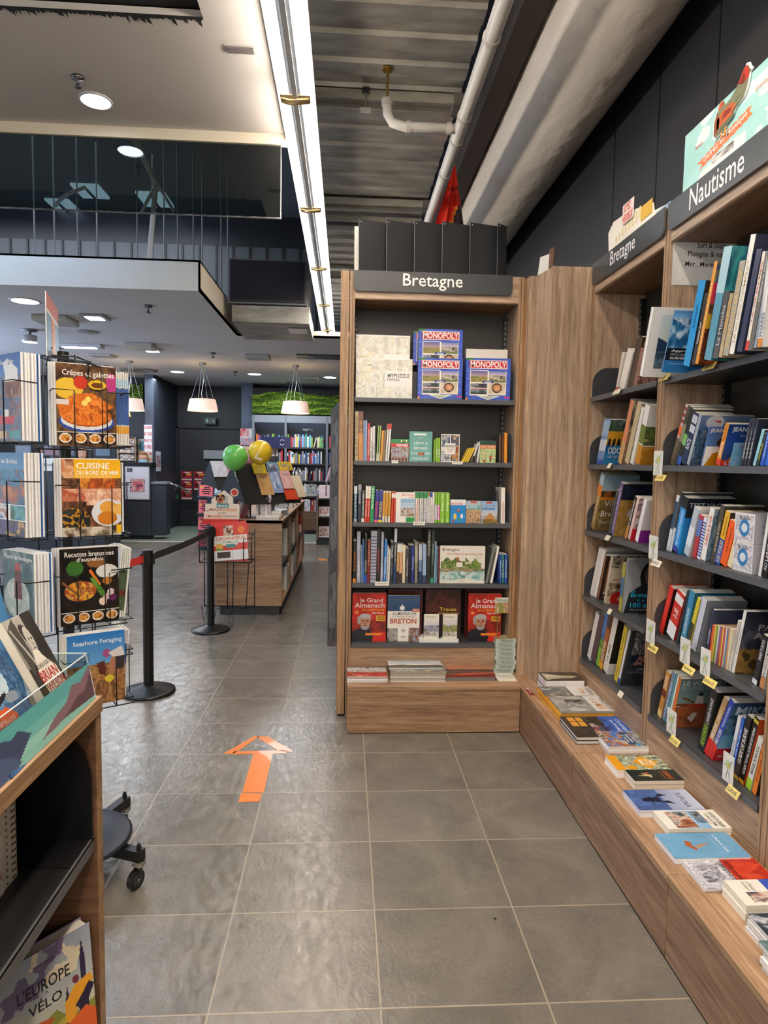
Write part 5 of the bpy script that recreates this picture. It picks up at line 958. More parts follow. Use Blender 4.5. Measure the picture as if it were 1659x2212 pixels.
row('s',4,T5,XP,[
 (708,1312,740,788,912,'c88a44',dict(look='orange desert photo book',sp=[(0,.15,'e8c880'),(.45,.6,'6a2a1a')],st=[('TRAVEL',.62,.92,'e8e0d0',.7)])),(750,1328,776,842,918,'6a8aa4',dict(look='blue-grey book',st=[('La nuit du voyageur',.1,.8,'dfe8f0',.5)])),(778,1335,792,872,930,'5aa0a8',dict(look='teal slim book')),(794,1340,806,888,940,'e8e4dc',dict(look='white slim book')),
 (812,1380,832,896,962,'d8702a',dict(look='orange spine travel book with rider cover',d=.2,cv=voy,ct=[('LE VOYAGE',.06,.04,.9,.13,'e0e0dc',1.2),("D'UNE VIE",.06,.15,.8,.21,'c8ccc8',.5)])),
 (1060,1485,1112,1172,1060,'1f2426',dict(look='black spine book with white and green lettering',st=[('L’ANNÉE SAUVAGE',.45,.85,'e8e8e8',.5),('UNE VIE DE MONDE',.08,.42,'9ad03a',.6)],cover='1a2222')),
 (1072,1690,1108,1245,1122,'c8a070',dict(look='brown and red adventure book',sp=[(0,.28,'d0242a')],st=[('MIKE HORN',.3,.55,'f4f0e8',.6),('Libre !',.62,.78,'f4f0e8',.4)],d=.16)),(1112,1722,1150,1302,1140,'2a4ab0',dict(look='blue and red adventure book with lake cover',sp=[(0,.25,'d0242a')],st=[('MIKE HORN',.25,.5,'f4f0e8',.7),('Aventurier de l’extrême',.55,.9,'dde4f4',.4)],cv=mk,d=.16,ct=[('MIKE',.12,.06,.9,.2,'d8e4ec',1.5),('AVENTURIER',.35,.23,.9,.28,'d8e4ec'),('Pour la',.2,.83,.55,.88,'fff',1),('les plus grands',.1,.9,.8,.95,'fff',1)])),
 (1300,1800,1325,1400,1290,'dfe4ec',dict(look='white spine book',st=[('50 COURSES',.2,.6,'5a6a8a',.4)])),(1328,1820,1346,1440,1300,'2a6ad0',dict(look='blue slim book',st=[('100 ans de raids',.2,.8,'e8f0ff')])),
 (1350,1885,1395,1472,1285,'1d1f1c',dict(look='black survival guide',st=[('GUIDE DE SURVIE',.25,.8,'f4f4f0',.55)],sp=[(0,.06,'c8a02a')])),(1398,1935,1438,1542,1300,'161616',dict(look='black survival guide with yellow marks',sp=[(0,.06,'e8a02a'),(.92,.97,'d8c83a')],st=[('GUIDE TOTAL SURVIE EXTRÊME',.15,.85,'f4f4f0',.5)],cover='c8521e')),
 (1456,1978,1498,1572,1470,'e8e4da',dict(look='white and lime book',sp=[(0,.2,'a8d83a')],st=[('MANUEL DU BIVOUAC',.3,.85,'33342f',.5)],cover='d8e0c0')),(1512,2005,1548,1625,1435,'f0822a',dict(look='orange spine book',st=[('LES INDISPENSABLES',.2,.8,'7a3a10',.4)],cover='3a2a20')),(1590,2070,1620,1680,1640,'dfe4dc',dict(look='white and green small book')),
],'Nautisme')
# clear clip cards and yellow handwritten tags along the right shelves
def clip(tr,x0,y0,x1,y1,lab,X=1.392):
    a=px(tr[0]+tr[2]*(x0+x1)/2,tr[1]+tr[2]*y1,X);b_=px(tr[0]+tr[2]*(x0+x1)/2,tr[1]+tr[2]*y0,X);u0=px(tr[0]+tr[2]*x0,tr[1]+tr[2]*(y0+y1)/2,X)[1];u1=px(tr[0]+tr[2]*x1,tr[1]+tr[2]*(y0+y1)/2,X)[1]
    w=(u0-u1)*.8;h=b_[2]-a[2];y=(a[1]+b_[1])/2+w/2
    mb=MB('e4e2da');mb.plate(rounded(0,w,0,h,.006,'bt',4),V(X,y,a[2]),V(0,-1,0),Z3,.0015,'e4e2da')
    O=V(X-.0006,y-w*.5,a[2]+h*.62);n=14;r=w*.26
    mb.add([O+V(0,r*math.cos(2*math.pi*k/n),r*math.sin(2*math.pi*k/n)) for k in range(n)],[tuple(range(n))],'b8d4b0')
    O2=O+V(-.0004,0,0);mb.add([O2+V(0,r*.6*math.cos(2*math.pi*k/7)-r*.2,r*.5*math.sin(2*math.pi*k/7)) for k in range(7)],[tuple(range(7))],'d8c860')
    for p,q in (((0,-.26),(-.2,-.9)),((0,-.26),(.25,-.9)),((.1,0),(.35,.32)),((-.1,0),(-.35,-.1))):
        A=O2+V(0,-p[0]*w,p[1]*w);B=O2+V(0,-q[0]*w,q[1]*w);d=B-A;d /=np.linalg.norm(d);nrm=V(0,-d[2],d[1])*.0012;mb.add([A-nrm,B-nrm,B+nrm,A+nrm],[(0,1,2,3)],'5a8a78')
    build('clip_card',mb,'print',label=lab,cat='card',group='white clip cards with globe figure')
    mb=MB('fff')
def ytag(tr,x0,y0,x1,y1,s,lab,col='ecd478',X=1.385):
    cx_,cy_=tr[0]+tr[2]*(x0+x1)/2,tr[1]+tr[2]*(y0+y1)/2;c=px(cx_,cy_,X);w=.055;
    u0=px(tr[0]+tr[2]*x0,cy_,X)[1];u1=px(tr[0]+tr[2]*x1,cy_,X)[1];w=max(.04,min(.085,(u0-u1)*.8))
    mb=MB(col);O=V(X-.008,c[1]+w/2,c[2]-.012);A=V(0,-w,0);C=V(.014,0,.026);mb.hexa(O,A,V(.001,0,-.0005),C,col);mb.text(s,O+V(-.0012,-w*.12,.006)+C*.1,A*.76,C*.5,'3a3a34',.2);build('shelf_tag',mb,'print',label=lab,cat='tag',group='folded paper tags on the right shelves')
clip(T4,670,490,765,700,'clip card left of the second Nautisme shelf, above a yellow tag');clip(T4,630,1215,725,1420,'clip card left of the third Nautisme shelf, above a cream tag')
clip(T5,605,470,698,672,'clip card left of the fourth Nautisme shelf, beside tall red book');clip(T5,892,625,1000,848,'clip card on the fourth Nautisme shelf in front of yellow book');clip(T5,1066,712,1172,952,'clip card in front of thin coloured booklets');clip(T5,780,1232,880,1448,'clip card on the bottom Nautisme shelf before the travel book');clip(T5,1255,1608,1372,1862,'clip card on the bottom Nautisme shelf before the survival guides')
ytag(T3,725,1390,820,1430,'SURF','yellow tag below the wave-cover surfing manual');ytag(T3,1092,1285,1220,1345,'GLISSE','yellow tag under the thick teal underwater book');ytag(T4,690,705,788,742,'COURSE','yellow tag at left end of the second Nautisme shelf');ytag(T4,655,1428,752,1478,'BATEAUX','cream tag at left end of the third Nautisme shelf','f0ead8')
ytag(T5,628,680,720,750,'MONTAGNE','yellow tag at left end of the fourth Nautisme shelf');ytag(T5,918,855,1036,935,'Alpinisme','yellow tag below the pale grey tall hardback');ytag(T5,1095,960,1225,1048,'Bien vivre au GR','yellow tag below the white spine stormy landscape book');ytag(T5,810,1458,908,1550,'RÉCITS de VOYAGE','yellow tag on the bottom shelf below the travel book');ytag(T5,1290,1878,1420,1998,'SURVIE','yellow tag reading survival, below the black guides')
ytag(T3,328,1500,405,1560,'','plain cream tag on the top corner-bookcase shelf','e8e0c8');ytag(T4,288,605,318,632,'','tiny cream tag on the second corner-bookcase shelf','e8e0c8');ytag(T4,265,1215,310,1255,'','small cream tag on the third corner-bookcase shelf','e8e0c8');ytag(T5,288,380,320,420,'','small cream tag on the fourth corner-bookcase shelf','e8e0c8');ytag(T5,375,1080,420,1130,'','small cream tag on the bottom corner-bookcase shelf','e8e0c8')
# notice on the inner side panel, posters above
mb=MB('dcdad8');Yn=2.818;a=py(1450,615,Yn);b_=py(1618,503,Yn)
mb.hexa((a[0],Yn-.001,a[2]),(b_[0]-a[0],0,0),(0,.001,0),(0,0,b_[2]-a[2]),'dddbd8')
for s,x0,y0,x1,y1 in (('Surf & Skate',.32,.2,.72,.31),('Plongée & natation',.2,.37,.86,.5),('Mer , Marine & Océan',.17,.56,.9,.67)):
    mb.text(s,V(a[0]+(b_[0]-a[0])*x0,Yn-.0015,b_[2]-(b_[2]-a[2])*y1),V((b_[0]-a[0])*(x1-x0),0,0),V(0,0,(b_[2]-a[2])*(y1-y0)),'222',.6)
build('notice',mb,'matte',label='white paper notice listing surf and skate on the inner panel',cat='notice')
gz=2.725
mb=MB('a8d8d4');X=1.47;c0=px(1475,418,X);c1=px(1483,293,X);yL=c0[1];w=.75;h=c1[2]-gz
gm_=Cv(90,60,'a8d8d2').n(0,0,1,1,['a2d4ce','aedcd8'],3,1).n(0,0,1,1,['d8ece4','dff0ea'],6,4,m=(vnoise(60,90,5,12) > .58));gm_.r(.55,.1,.9,.25,'d4ece6')
gm_.p([(.15,.52),(.38,.44),(.64,.36),(.62,.42),(.65,.48),(.4,.56),(.18,.63),(.2,.57)],'e07a44').p([(.08,.85),(.2,.68),(.45,.58),(.6,.6),(.6,1),(.08,1)],'ecebe6').n(.3,.6,.5,.68,['5a4a44','e0dcd8'],7,3)
o=empty('travel_poster',(X,yL-w/2,gz),'turquoise map poster with cut-out hen above the Nautisme sign','poster')
mb.grid(V(X-.001,yL,gz),V(0,-w,0),V(0,0,h),gm_);mb.hexa(V(X,yL,gz),V(0,-w,0),V(.004,0,0),V(0,0,h),'a8d8d4')
mb.text('Guirec et Monique',V(X-.002,yL-w*.215,gz+h*.41),V(0,-w*.39,h*.13),V(0,0,h*.085),'f8f4ea',.8);mb.text('Alaska',V(X-.002,yL-w*.12,gz+h*.68),V(0,-w*.08,0),V(0,0,h*.05),'d8705a');mb.text('Groenland',V(X-.002,yL-w*.66,gz+h*.74),V(0,-w*.12,0),V(0,0,h*.05),'d8705a')
build('map_board',mb,'print',o)
hen=[(0,0),(.03,.02),(.05,-.01),(.075,.0),(.07,.05),(.1,.07),(.13,.11),(.17,.13),(.185,.17),(.195,.22),(.198,.26),(.212,.275),(.2,.3),(.19,.335),(.172,.35),(.155,.325),(.14,.285),(.12,.25),(.09,.215),(.055,.2),(.045,.235),(.03,.255),(.015,.24),(.005,.2),(-.01,.17),(-.02,.13),(-.015,.08),(-.02,.04)]
s_=1.02;hO=px(1548,300,X-.004);hO=V(X-.006,hO[1],hO[2]);
mb=MB('f4f2ee');cxh=sum(p[0] for p in hen)/len(hen);czh=sum(p[1] for p in hen)/len(hen)
mb.plate([((cxh+(p[0]-cxh)*1.08)*s_,(czh+(p[1]-czh)*1.06)*s_*.5) for p in hen],hO,V(0,-1,0),Z3,.003,'f4f2ee')
H=lambda pts,c,k:mb.add([hO+V(-.0006*k,-p[0]*s_,p[1]*s_*.5) for p in pts],[tuple(range(len(pts)))],c)
H(hen,'7a7c5e',1)
H([(.0,.06),(.1,.08),(.13,.13),(.1,.17),(.04,.17),(.0,.14)],'c4622c',2);H([(.03,.1),(.09,.11),(.1,.14),(.05,.155)],'8a2c1a',3);H([(-.018,.04),(.01,.03),(.02,.12),(.0,.2),(-.018,.13)],'8a4a24',2);H([(.13,.262),(.16,.24),(.196,.245),(.2,.29),(.185,.335),(.172,.345),(.155,.318)],'b83426',2);H([(.14,.25),(.17,.23),(.175,.28),(.165,.31)],'7a2a1c',3);H([(.005,.2),(.045,.21),(.03,.255),(.012,.24)],'b8502a',2)
H([(.02,.01),(.11,.05),(.12,.08),(.03,.05)],'5a6248',2);H([(.03,-.03),(.038,-.03),(.045,.02),(.035,.02)],'e8a040',3);H([(.055,-.03),(.063,-.03),(.07,.03),(.06,.03)],'e8a040',3);H([(.157,.295),(.165,.293),(.163,.302)],'1a1010',3)
for k,(a1,a2) in enumerate(((.02,.09),(.05,.12),(.08,.15),(.11,.17))):H([(.1+k*.012,a2),(.15,a2+.03),(.148,a2+.037),(.1+k*.012,a2+.01)],'94a070' if k % 2 else '5a6044',3)
build('hen_cutout',mb,'print',o)
o=empty('book_cutout',(1.46,3.2,gz),'pale cardboard cut-out with red lettering above the corner bookcase','display')
X=1.46;P=[px(x,y,X) for x,y in ((1316,560),(1314,505),(1325,480),(1355,458),(1385,447),(1411,437),(1413,455),(1450,436),(1450,470))];zs=[max(gz,p[2]) for p in P]
mb=MB('f4eee2');pts=[(-(p[1]-P[0][1]),z-gz) for p,z in zip(P,zs)];pts.append((pts[-1][0],0));pts[0]=(pts[0][0],0)
mb.plate(pts,V(X,P[0][1],gz),V(0,-1,0),Z3,.004,'f6f0e2','e8e0d0');q=px(1340,480,X)
for i in range(8):mb.quad(V(X-.001,P[0][1]-.08-.05*i*.8,gz+.09+.004*i),V(X-.001,P[0][1]-.1-.05*i*.8,gz+.09+.004*i),V(X-.001,P[0][1]-.1-.05*i*.8,gz+.125+.008*i),V(X-.001,P[0][1]-.08-.05*i*.8,gz+.12+.008*i),'ecd9a0')
a=px(1385,470,X);mb.hexa(V(X-.002,a[1],a[2]-.02),V(0,-.12,0),V(.001,0,0),V(0,0,.07),'e0b43a');a=px(1418,455,X);mb.hexa(V(X-.002,a[1],gz),V(0,-.14,0),V(.001,0,0),V(0,0,.08),'9ab4d0');build('cutout_board',mb,'print',o)
mb=MB('d86a5c');a=px(1347,462,X-.01);mb.text('SOYEZ',a+V(0,0,.0),V(0,-.085,.0),V(0,0,.04),'d8503c',2);mb.text('HEUREUX',a+V(0,.01,-.05),V(0,-.12,.0),V(0,0,.04),'d8503c',2);mb.hexa(a+V(.001,.015,-.055),V(0,-.13,0),V(.003,0,0),V(0,0,.1),'f8e8e0');build('lettering',mb,'print',o)

# ================================================================== PILES ON THE WALL BENCH (covers read from the aisle)
WB=.2845;wU,wW=-Y3,X3
def wpile(x0,yfar,layers,lab,seed=1,jit=.003):
    rs=random.Random(seed);z=WB;nms=['lowest','second','third','fourth','fifth','sixth','seventh']
    for i,L in enumerate(layers):
        t,w,d,col,pg,cv,ct,hard,look=L
        P=V(x0+rs.uniform(-jit,jit),yfar+rs.uniform(-jit,jit),z)
        nm='top' if i==len(layers)-1 else nms[i]
        book(P,Z3,wU,wW,t,w,d,col,'%s %s, %s' % (nm,look,lab),lab,cv=cv,ct=ct,hard=hard,pg=pg);z +=t+.0004
hand=Cv(80,60,'3c3936').n(0,0,1,1,['383532','42403c'],3,2).n(0,0,1,1,['d8d0b8','b8ae94','8a826c'],6,3,m=None)
hand=Cv(80,60,'3c3936').p([(.05,.12),(.05,.9),(.3,.75),(.55,.7),(.75,.66),(.95,.5),(.8,.42),(.5,.4),(.3,.25)],'c8c0a8').p([(.1,.3),(.3,.4),(.5,.5),(.3,.55),(.1,.5)],'e0d8c4').p([(.3,.6),(.6,.58),(.9,.52),(.6,.64)],'9a9078')
hand.a=np.rot90(hand.a,1).copy();hand.h,hand.w=hand.a.shape[:2]
wpile(1.158,3.712,[(.042,.15,.225,'3a3634','ece8ea',None,None,0,'thick white-edged dark book'),(.042,.15,.225,'3a3634','ece8ea',hand,[('Le rêve',.3,.2,.7,.3,'c8b83a')],0,'thick dark book with pale hand cover')],'farthest pile on wall bench')
bw=Cv(60,90,'e6e4e0').n(0,.5,1,1,['1c1c1c','8a8a88','4a4a48','b8b8b4'],7,4)
bw2=Cv(60,90,'e8e6e2').n(0,.42,1,1,['b0b0ac','8a8a88','c8c8c4'],3,4).n(.25,.5,.75,.8,['1c1c1c','8a8a88','b8b8b4'],7,6)
L=[(.0105,.15,.32,'e0a02c','e6b04a',None,None,0,'yellow-edged magazine book')]*4
wpile(1.112,3.555,L+[(.0105,.15,.32,'e0a02c','d89c34',bw,[('Pêcheurs',.15,.08,.9,.2,'444',.3),("d'Ouest",.2,.22,.8,.33,'d8903a',.3)],0,'black and white fishermen magazine book')],'yellow-edged far pile on wall bench',3,.005)
wpile(1.12,3.4,[(q[0],.215)+q[2:] for q in L]+[(.0105,.215,.325,'9a9a96','a8a49c',bw2,[('Vacances',.08,.06,.95,.2,'444',.3),('à la MER',.2,.22,.9,.36,'d8903a',.3)],0,'black and white beach magazine book')],'yellow-edged second pile on wall bench',4,.005)
chr_=Cv(76,96).g('3a6ac0','2a5ab4').n(0,0,1,1,['2a2220','4a3a30','1c1816'],6,3,m=None)
chr_=Cv(76,96,'2c2624').n(0,.38,1,1,['2a2220','44382f','1c1816','5a4a3c'],6,3);chr_.a[:37][:]=lin('2f62bc');chr_.n(.0,.3,1,.42,['2f62bc','2c2624'],5,4,m=(chr_.Y > .3) & (chr_.Y < .42) & (vnoise(96,76,6,4) > .5))
chr_.r(.05,.68,.5,.92,'e0a03a').r(.05,.78,.5,.8,'3a2a20').r(.25,.68,.27,.92,'3a2a20').n(.35,.45,.8,.62,['c8b8a8','8a2a34','4a5a74','2a2422'],7,3).e(.85,.5,.06,.04,'f0c86a')
wpile(1.105,3.155,[(.018,.245,.31,'3a2e2a','dedad2',None,None,1,'dark hardback'),(.018,.245,.31,'3a2e2a','e4e0d8',chr_,[('Chroniques',.15,.08,.85,.17,'e8f0f8',.5),('de Bretagne',.2,.19,.85,.26,'e8f0f8',.5)],1,'large blue and brown chronicle book')],'chronicle pile on wall bench',5)
bal=Cv(60,84).n(0,0,1,1,['3a6ab8','6a94c8','c8702a','8a5a34','d8d0c0','3a4a2a'],6,4).r(.1,.38,.9,.55,'1f4a6a').e(.9,.35,.1,.07,'2a9ad8').n(0,0,1,.35,['3a4a3a','c8c4bc','5a6a8a','8a8478'],8,3)
bal.a=bal.a.copy()
wpile(1.215,2.968,[(.0095,.17,.235,'e8e6e2','f0eee8',None,None,0,'white-edged walking guide')]*3+[(.0095,.17,.235,'2a6ab0','f0eee8',bal,[('Balades',.25,.4,.75,.46,'f0f4f8',.5),('et randos',.25,.48,.75,.53,'f0f4f8',.5)],0,'colourful blue walking guide')],'walking guide pile on wall bench',6,.004)
diy=Cv(60,84).n(0,0,1,1,['2a3418','c8d0b0','5a6a34','e8ecdc','3a4424'],9,4).p([(.5,.12),(.95,.36),(.5,.6),(.05,.36)],'e8a41e').r(.3,.22,.7,.46,'f4e0b0').r(0,.82,1,1,'eea41e').e(.85,.7,.14,.1,'eea41e')
wpile(1.165,2.722,[(.011,.135,.235,'ece8e4','f2efea',None,None,0,'white-edged camping guide')]*2+[(.011,.135,.235,'eea41e','f2efea',diy,[('VAN LIFE',.33,.25,.67,.42,'e0921a',1.5)],0,'yellow and bamboo-pattern guide')],'yellow guide pile on wall bench',7,.003)
sv=Cv(50,70,'1f2a26').p([(.5,.55),(.3,.75),(.5,.7),(.55,.85),(.6,.66),(.75,.6),(.55,.58)],'d8c084').e(.3,.62,.06,.04,'d8562a')
wpile(1.195,2.58,[(.018,.095,.215,'e8dfd0','e8dfce',None,None,0,'thick cream-edged paperback'),(.018,.095,.215,'1f2a26','e8dfce',sv,[('SURVIVRE',.15,.2,.9,.3,'d8702a',1),('À L’EFFONDREMENT',.2,.33,.9,.37,'d8702a')],0,'black paperback with tent and orange title')],'black paperback pile on wall bench',8,.002)
tu=Cv(60,84).g('c8d0e4','3a5a94').n(0,.5,1,1,['4a68a4','3a5890','5a7ab4'],9,3).p([(.42,.82),(.58,.82),(.62,.55),(.38,.55)],'141c34').p([(.2,.7),(.8,.7),(.5,.66)],'141c34').p([(.38,.6),(.2,.5),(.3,.38)],'141c34').p([(.62,.6),(.55,.44),(.72,.36)],'141c34')
wpile(1.122,2.43,[(.009,.15,.255,'e8e6ea','eceaf0',None,None,0,'white-edged sea novel')]*2+[(.009,.15,.255,'7a90c0','eceaf0',tu,[('TUPUNA',.15,.16,.9,.25,'3a3a5a')],0,'blue sailing raft book')],'blue raft book pile on wall bench',9,.003)
av=Cv(60,84,'f0ece0').g('8ab8d8','b0d0e4',.05,.3,1,.8).n(.1,.5,.95,.85,['7a4430','b87a5c','d8c8b8','3a4a5a'],5,4).n(.1,.28,.7,.45,['4a6a8a','8a9aa8','3a3430'],8,3).r(0,.86,1,1,'f0ece0')
wpile(1.168,2.283,[(.0125,.125,.235,'efeadc','f0eada',None,None,0,'cream-edged paperback'),(.0125,.125,.235,'f0ece0','f0eada',av,[('AVENTURIER',.15,.08,.95,.15,'2a2a2a',.6),("DANS L'ÂME",.25,.17,.9,.23,'2a2a2a',.6),('RÉCIT',.5,.25,.8,.28,'c83a3a')],0,'cream paperback with rowing man cover')],'rowing-man paperback pile on wall bench',10,.003)
pe=Cv(60,84,'6ea6cc').n(0,0,1,1,['6aa2c8','76aed2'],3,1).p([(.3,.68),(.5,.72),(.75,.62),(.6,.6),(.5,.64),(.4,.6)],'b0643a').p([(.52,.6),(.4,.35),(.62,.58)],'c88a5a')
wpile(1.108,2.14,[(.0195,.145,.262,'6ea6cc','f2f0ee',pe,[("Le Peuple de l'Océan",.1,.2,.8,.26,'f0f4f8',1),('L’art de la navigation en Océanie',.1,.3,.7,.32,'dfe8f0')],0,'pale blue book with outrigger canoe')],'single book on wall bench',11,.0)
cq=Cv(70,90,'d8d8dc').n(0,0,1,.55,['c83018','d84a2a','a82414','c83018'],4,4).n(0,.5,1,1,['d8d8dc','b0b0b8','e8e8ec','8a8a94'],5,6).n(.2,.62,.8,.9,['3a3a44','c8c8d0','6a6a74','d8d8dc'],8,3)
wpile(1.13,2.003,[(.0062,.15,.25,'d0d0d4','e8e8ea',None,None,0,'glossy grey paperback'),(.0062,.15,.25,'c8c8cc','e8e8ea',cq,[('LES CONQUÉRANTS',.1,.4,.9,.47,'2a1414',1),("DE L'INUTILE",.2,.5,.9,.56,'2a1414',1)],0,'red and grey mountaineers book')],'red and grey pile on wall bench',12,.004)
ps=Cv(60,84,'f2ede0').r(0,0,1,.5,'2f56b8').n(.5,.52,.9,.84,['3a3a5a','c89a7a','d8d0c8','6a4a3a'],4,3)
wpile(1.178,1.838,[(.0235,.115,.215,'efe9da','f0eada',None,None,0,'thick cream-edged novel'),(.0235,.115,.215,'f2ede0','f0eada',ps,[('LA PASSION',.15,.15,.9,.28,'9ab4e8',.3),('« Passion',.1,.66,.45,.72,'444'),("d'action »",.1,.74,.45,.79,'444')],0,'white and blue memoir with small portrait')],'thick white and blue pile on wall bench',13,.003)
dk=abst(50,60,['1a2430','2a3844','3a4854','c8ccd0'],5,9)
wpile(1.16,1.69,[(.0115,.11,.22,'e0dedc','e4e2de',None,None,0,'white-edged dark paperback')]*3+[(.0115,.11,.22,'24303c','e4e2de',dk,[('A BORD',.1,.2,.8,.35,'e8e8e8',1)],0,'dark sea-cover paperback')],'dark paperback pile on wall bench',14,.006)
wpile(1.10,1.56,[(.017,.14,.22,'e8e6e2','eae8e4',None,None,0,'thick white-edged paperback')]*3+[(.014,.14,.22,'5a7478','eae8e4',abst(40,50,['4a6468','7a9498','2a4448'],5,3),None,0,'grey-green cover paperback')],'nearest pile on wall bench at frame edge',15,.012)
mb=MB('8a2430');mb.hexa((1.07,3.56,.2843),(.03,0,0),(0,.12,0),(0,0,.001),'8a2430');mb.hexa((1.085,3.6,.2855),(.008,0,0),(0,.07,0),(0,0,.0004),'d8b0b0');mb.hexa((1.075,3.66,.2855),(.02,0,0),(0,.015,0),(0,0,.0004),'eee');build('bookmark',mb,'print',label='dark red bookmark lying on the wall bench corner',cat='bookmark')
# ================================================================== LEFT COUNTER
XC=-.5
o=empty('book_counter',(-.75,.6,0),'wooden book counter with open shelves at the lower left','counter')
mb=MB('fff');mb.box(-1.0,XC+.002,-.4,1.342,1.074,1.106,'fff0dc');mb.box(XC+.002,XC+.003,-.4,1.342,1.074,1.106,'ffe9c8');build('counter_top',mb,'wood_y',o)
mb=MB('b8a596');mb.box(-1.0,XC-.001,1.315,1.338,.0,1.074,'c9b5a4',front='a98f7c');mb.box(XC-.001,XC,1.313,1.34,0,1.074,'f2ddb8');build('side_panel',mb,'wood_x',o)
mb=MB('b8a596');mb.box(-1.0,XC,-.4,-.375,0,1.074);build('side_panel',mb,'wood_x',o)
mb=MB('9a8a7c');mb.box(-1.0,-.98,-.375,1.315,0,1.074);build('back_panel',mb,'wood_x',o)
for z in (.82,.36):
    mb=MB('3a3a3c');mb.box(-.97,XC-.006,-.37,1.31,z-.004,z,'1c1c1e');mb.hexa((XC-.006,-.37,z-.028),(0,1.68,0),(-.004,0,0),(0,0,.03),'505052','5a5a5c');build('shelf',mb,'metal_dark',o)
bookend((-.51,1.305,.82),-Y3,-X3,.2,'large black rounded bookend inside the lower left counter','111113')
mb=MB('141416');mb.plate([(0,0),(.35,0),(.35,.235)]+[(.11-.11*math.sin(t*math.pi/20),.125+.11*math.cos(t*math.pi/20)) for t in range(11)],(-.505,1.30,.822),-X3,Z3,.003,'101012');build('end_plate',mb,'metal_dark',o)
# clear display tray on the counter
o=empty('display_tray',(-.55,1.0,1.107),'clear acrylic tray with turquoise seaside print on the lower left counter','display')
cv=Cv(150,48).g('6ab4b2','9ad0c4').g('5cb0b0','5cb0b0',0,0,1,.35).r(0,.35,1,.6,'74c0ba').r(0,.6,1,.8,'9cd4c8').r(0,.8,1,1,'8ccabf')
cv.p([(.74,.85),(.8,.6),(.86,.5),(.9,.2),(.94,.3),(1,.05),(1,.75)],'8a6a74').p([(.84,.8),(.92,.55),(.95,.6),(1,.2),(1,.9)],'5c434e').p([(.45,.6),(.585,.12),(.64,.32),(.665,.24),(.705,.5),(.66,.8),(.5,.95)],'39496a').p([(.45,.5),(.56,.38),(.63,.62),(.66,.9),(.6,1),(.4,1)],'4a5e84')
ty0,ty1=.45,1.325
mb=MB('5cb0b0');mb.grid(V(XC-.004,ty0,1.107),V(0,ty1-ty0,0),V(-.014,0,.073),cv);build('seaside_print',mb,'print',o)
mb=MB('eef');mb.hexa((XC-.0045,ty0,1.107),(0,ty1-ty0,0),(-.003,0,0),(-.018,0,.09));mb.hexa((-.76,ty0,1.107),(0,ty1-ty0,0),(.004,0,0),(0,0,.105));mb.box(-.76,XC-.015,ty1-.004,ty1,1.107,1.2);mb.box(-.76,XC-.01,ty0,ty1,1.1065,1.108);build('acrylic_shell',mb,'acrylic',o)
mb=MB('dfe8ea');mb.hexa((XC-.0225,ty0,1.197),(0,ty1-ty0,0),(-.0025,0,0),(0,0,.001));mb.hexa((XC-.0045,ty1-.001,1.107),(.0015,0,0),(0,.0015,0),(-.018,0,.09));mb.box(-.76,XC-.02,ty1-.002,ty1,1.2,1.2015);build('bright_edge',mb,'print',o)
# books in the tray: covers lean back and face the aisle
def lean_book(T,q,yaw,r,t,d,h,col,lab,cv,ct,**k):
    n=V(math.cos(yaw),math.sin(yaw),0);ey=V(-math.sin(yaw),math.cos(yaw),0)
    ez=V(-n[0]*math.sin(q),-n[1]*math.sin(q),math.cos(q));ex=V(n[0]*math.cos(q),n[1]*math.cos(q),math.sin(q));ey,ez=ey*math.cos(r)+ez*math.sin(r),ez*math.cos(r)-ey*math.sin(r)
    P=T-ey*d-ez*h-ex*t
    return book(P,ex,ey,ez,t,d,h,col,lab,'books in the counter display',cv=cv,ct=ct,**k)
bwm=Cv(60,84,'2a2826').g('b8b4aa','8a8680',0,0,.6,.5).p([(.0,.1),(.3,.0),(.36,.45),(.1,.6)],'4a4844').p([(.05,.1),(.1,.1),(.4,.55),(.35,.58)],'b0aca4').r(.72,0,1,.6,'24211f').e(.5,.2,.17,.1,'3a3634',.4).e(.53,.26,.12,.14,'c4beb4',-.2).e(.5,.25,.025,.012,'3a3430').e(.59,.25,.022,.012,'3a3430').e(.56,.31,.02,.025,'a09a90').e(.55,.35,.045,.01,'5a504a').p([(.42,.36),(.6,.38),(.66,.46),(.9,.6),(.95,1),(.2,1),(.25,.56)],'e6e0d2')
lean_book(py(61,1318,1.305),.473,.111,-.05,.016,.121,.2,'dcd6c8','black and white musician portrait book in the clear tray',bwm,[('MICHKA ASSAYAS',.2,.5,.85,.545,'3a3632',.3),('BRIAN',.2,.57,.85,.68,'b8281e',1.5),('WILSON',.25,.7,.95,.79,'b8281e',1.2),('INTERVIEW, MALIBU, 1992',.3,.82,.9,.85,'b84a3a')])
srf=Cv(60,84).n(0,0,1,1,['2a4a74','4a7aa8','1f3a60','6a94b8'],7,3).e(.45,.2,.3,.18,'c0d4e0',.5).e(.5,.2,.16,.1,'7aa8c8').p([(.3,.42),(.6,.36),(.62,.4),(.34,.47)],'1a1a20').e(.7,.43,.14,.05,'8a94a0').p([(.15,.5),(.5,.48),(.66,.58),(.5,.82),(.12,.8)],'d8582a')
lean_book(py(6,1398,1.135),.45,.05,-.08,.014,.14,.19,'2f5a88','blue surfing book with orange patch in the clear tray',srf,[("L'ART DE LA GLISSE",.2,.57,.58,.63,'f0e0d4',.6),('Texte',.25,.66,.45,.69,'f0c8b0')])
lean_book(py(-8,1238,1.315),.2,.1,.0,.01,.12,.26,'4a90c8','plain sky-blue book at the back of the clear tray',None,None)
